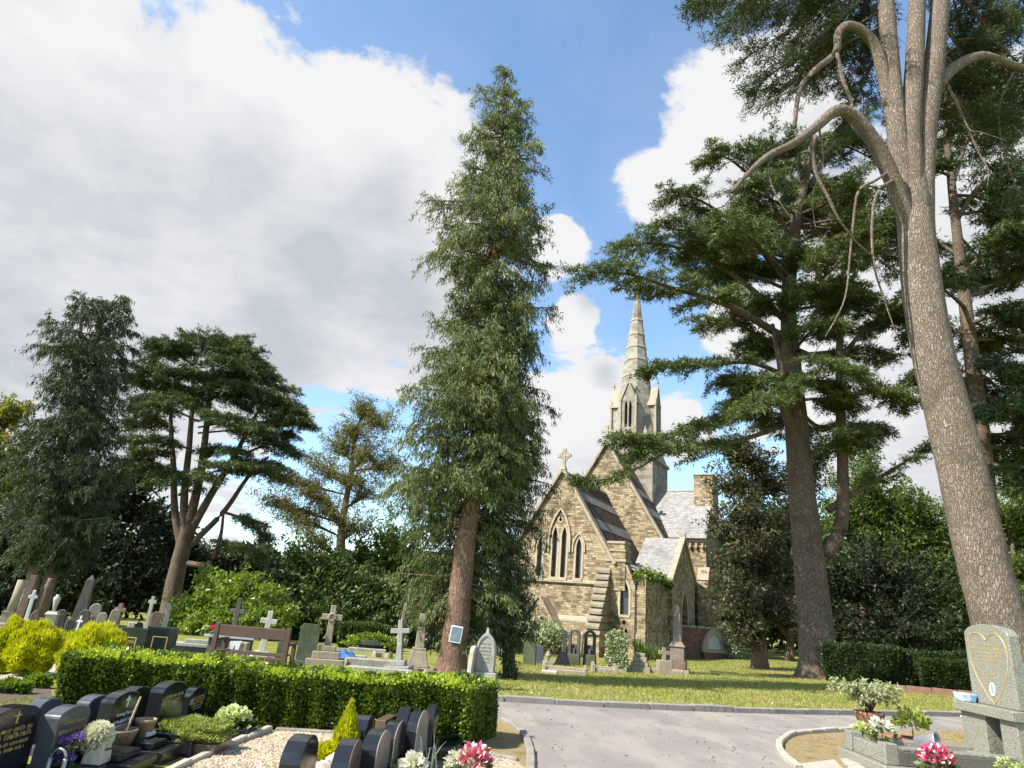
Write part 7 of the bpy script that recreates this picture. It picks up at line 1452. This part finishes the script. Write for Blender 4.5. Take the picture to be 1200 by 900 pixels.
tab = MB().prism(profile('arch', pw, ph), -pt / 2, pt / 2).build('headstone', G_SPECK, mm, bevel=.008, loc=(x0 + .2, D_ / 2, .802), rz=-math.pi / 2)
half_h = [(0, .80), (.06, .845), (.16, .88), (.27, .875), (.36, .82), (.41, .72), (.42, .60), (.385, .46), (.30, .31), (.19, .18), (.09, .085), (0, .03)]
half_h = crm([(a, 0, b) for a, b in half_h], 40); hp = [(q[0] * pw, -pt / 2 - .001, q[2]) for q in half_h] + [(-q[0] * pw, -pt / 2 - .001, q[2]) for q in half_h[::-1]]
MB().tube(hp, .008, 5, cap=False).build('gilt_heart', M_GOLDL, tab)
words(tab, [(.74, .022, .34), (.685, .034, .72), (.63, .028, .6), (.585, .024, .5), (.545, .022, .34), (.36, .02, .36), (.325, .02, .3)], pw, pt, M_GOLDL, 44)
MB().tube([(.07 * math.cos(a) * .55, -pt / 2 - .004, .20 + .075 * math.sin(a)) for a in np.linspace(0, 6.283, 17)], .012, 6, cap=False).build('photo_frame', M_PLAQ, tab); MB().add([(.034 * math.cos(a), -pt / 2 - .006, .20 + .07 * math.sin(a)) for a in np.linspace(0, 6.283, 17)[:-1]], [tuple(range(16))]).build('photo_oval', m_plain('faded_photo', (.3, .31, .32), .3, var=.5, sc=30), tab)
def onmem(x, y, z): return np.array([xl + x, yN + y, z0 + z])
r = thing('plastic_tub', 'white and blue plastic tub left on the memorial plinth', 'tub', onmem(x0 + .02, D_ - .08, .803)); MB().frustum(.15, .2, .18, .24, 0, .1).build('body', mat('tub_plastic', lambda t, bs: (t.put(bs.inputs['Base Color'], t.ramp(t.noise(t.co('Object'), 9, 2), [(.45, (.68, .7, .72)), (.56, (.2, .42, .68))])), setattr(bs.inputs['Roughness'], 'default_value', .4))), r, bevel=.01)
M_TERRAC = m_plain('terracotta', (.24, .12, .07), .85, sc=6); M_SOILP = m_plain('pot_soil', (.10, .07, .045), .95, sc=40, bump=.6)
def pot(label, p, r_, h, m, name='plant_pot', urn=False):
    o = thing(name, label, 'pot', p)
    pr = [(r_ * .55, 0), (r_ * .4, h * .25), (r_ * .5, h * .42), (r_ * .95, h * .8), (r_ * 1.1, h * .92), (r_ * 1.1, h), (r_ * .95, h), (r_ * .9, h * .9), (.01, h * .88)] if urn else [(r_ * .7, 0), (r_ * .95, h * .8), (r_ * 1.06, h * .82), (r_ * 1.06, h), (r_ * .94, h), (r_ * .9, h * .88), (.01, h * .86)]
    MB().lathe(pr, (0, 0, 0), 18).build('body', m, o, smooth=True); MB().lathe([(r_ * .9, h * .87), (r_ * .5, h * .93), (.02, h * .95)], (0, 0, 0), 14).build('soil', M_SOILP, o, jit=.006); return o
pu = gat(1022, 10.6); pu = np.array([pu[0], 10.6, gzf(pu[0], 10.6)]); pot('terracotta urn of pale trailing shrub behind the granite corner block', pu, .19, .50, M_TERRAC, 'urn_planter', True)
L_PALE = m_leaf('pale_trailing_leaf', (.20, .23, .10), (.42, .44, .26), (.64, .63, .5), .35, .5, .3, 6)
Tp = Tree(180); rg = Tp.rg
for i in range(40):
    a = rg.uniform(0, 6.28); l = rg.uniform(.25, .62); e = pu + [math.cos(a) * l * 1.0, math.sin(a) * l * .7, .50 + rg.uniform(.1, .42) - .25 * max(0, l - .4)]; br = Tp.tube([pu + [0, 0, .42], pu + [math.cos(a) * l * .5, math.sin(a) * l * .4, .80], e], .007, .003, 4, 8)
    P, D, L = Tp.side(br, 9, .3, .6, .7, 0, .10, .06, .4); Tp.spray(P, D, L, 5, .062, .020, .02, 0, .4, .8, -.2, .1, .003)
Tp.finish('trailing_shrub', 'sprawling shrub with pale cream-edged leaves growing in the terracotta urn', 'plant', M_BARK_DARK, L_PALE, pu + [0, 0, .42])
pp2 = np.array([*at(1070, 862, 10.3)[:2], 0]); pp2[2] = gzf(pp2[0], pp2[1]); pot('wide shallow clay pot with a leafy plant behind the granite kerb', pp2, .23, .22, M_TERRAC)
flower_ball('pot_plant', 'yellow-green leafy plant in the wide clay pot', pp2 + [0, 0, .36], .22, 300, m_leaf('limey_leaf', (.16, .2, .05), (.36, .4, .1), (.55, .55, .25), .35, .5, .3, 6), .09, .026, 182, 'plant', base_z=float(pp2[2]) + .18)
pp3 = np.array([*at(1047, 866, 10.0)[:2], 0]); pp3[2] = gzf(pp3[0], pp3[1]); pot('small clay pot between the urn and the wide pot', pp3, .10, .28, M_TERRAC)
for i, (px, py, Y, rr, lab) in enumerate(((1010, 857, 9.75, .10, 'cream silk flowers tucked behind the granite corner block'), (1033, 855, 9.4, .13, 'white silk flowers spilling over the granite kerb'))):
    q = at(px, py, Y); flower_ball('silk_flowers', lab, q, rr, 130, M_WHITEP if i else M_CREAM, .055, .022, 183 + i, leaf=L_LAU, nleaf=60, base_z=gzf(q[0], q[1]) + .02)
q = onmem(Lk * .40, .42, .31); o = MB().lathe([(.085, 0), (.115, .24), (.122, .25), (.112, .25), (.10, .22), (.08, .02), (.01, .02)], (0, 0, 0), 20).build('metal_bucket', m_plain('galvanised', (.5, .52, .55), .35, .7), loc=q + [0, 0, .0], smooth=True); o.rotation_euler = (R(78), 0, R(38)); tag(o, 'galvanised flower bucket tipped on its side on the grave infill', 'bucket')
q = at(1098, 892, yN - .35); flower_ball('pink_bouquet', 'bouquet of deep pink and white flowers in front of the granite kerb', q, .16, 330, M_PINK, .055, .024, 186, leaf=L_LAU, nleaf=160, extra=(M_WHITEP, 90), base_z=gzf(q[0], q[1]))
q = at(1178, 899, yN - .3); flower_ball('sedum_plant', 'pale green fleshy flower heads at the foot of the memorial', q, .09, 120, m_leaf('sedum', (.3, .38, .12), (.5, .56, .25), None, .3, .5, .3, 8), .035, .014, 187, 'plant', base_z=gzf(q[0], q[1])); q = at(1197, 902, yN - .3); flower_ball('sedum_plant', 'small pale green flower head close under the memorial plinth', q, .07, 90, m_leaf('sedum', (.3, .38, .12), (.5, .56, .25), None), .035, .014, 188, 'plant', base_z=gzf(q[0], q[1]))
q = gnd(1141, 858); r = thing('plastic_trough', 'white plastic trough planter standing on the verge beside the plinth', 'planter', q, .2); MB().frustum(.22, .16, .28, .2, 0, .24).build('body', m_plain('white_trough', (.6, .6, .57), .5), r, bevel=.01); MB().box(-.155, .155, -.115, .115, .241, .27).build('rim', MATS['white_trough'], r, bevel=.006)
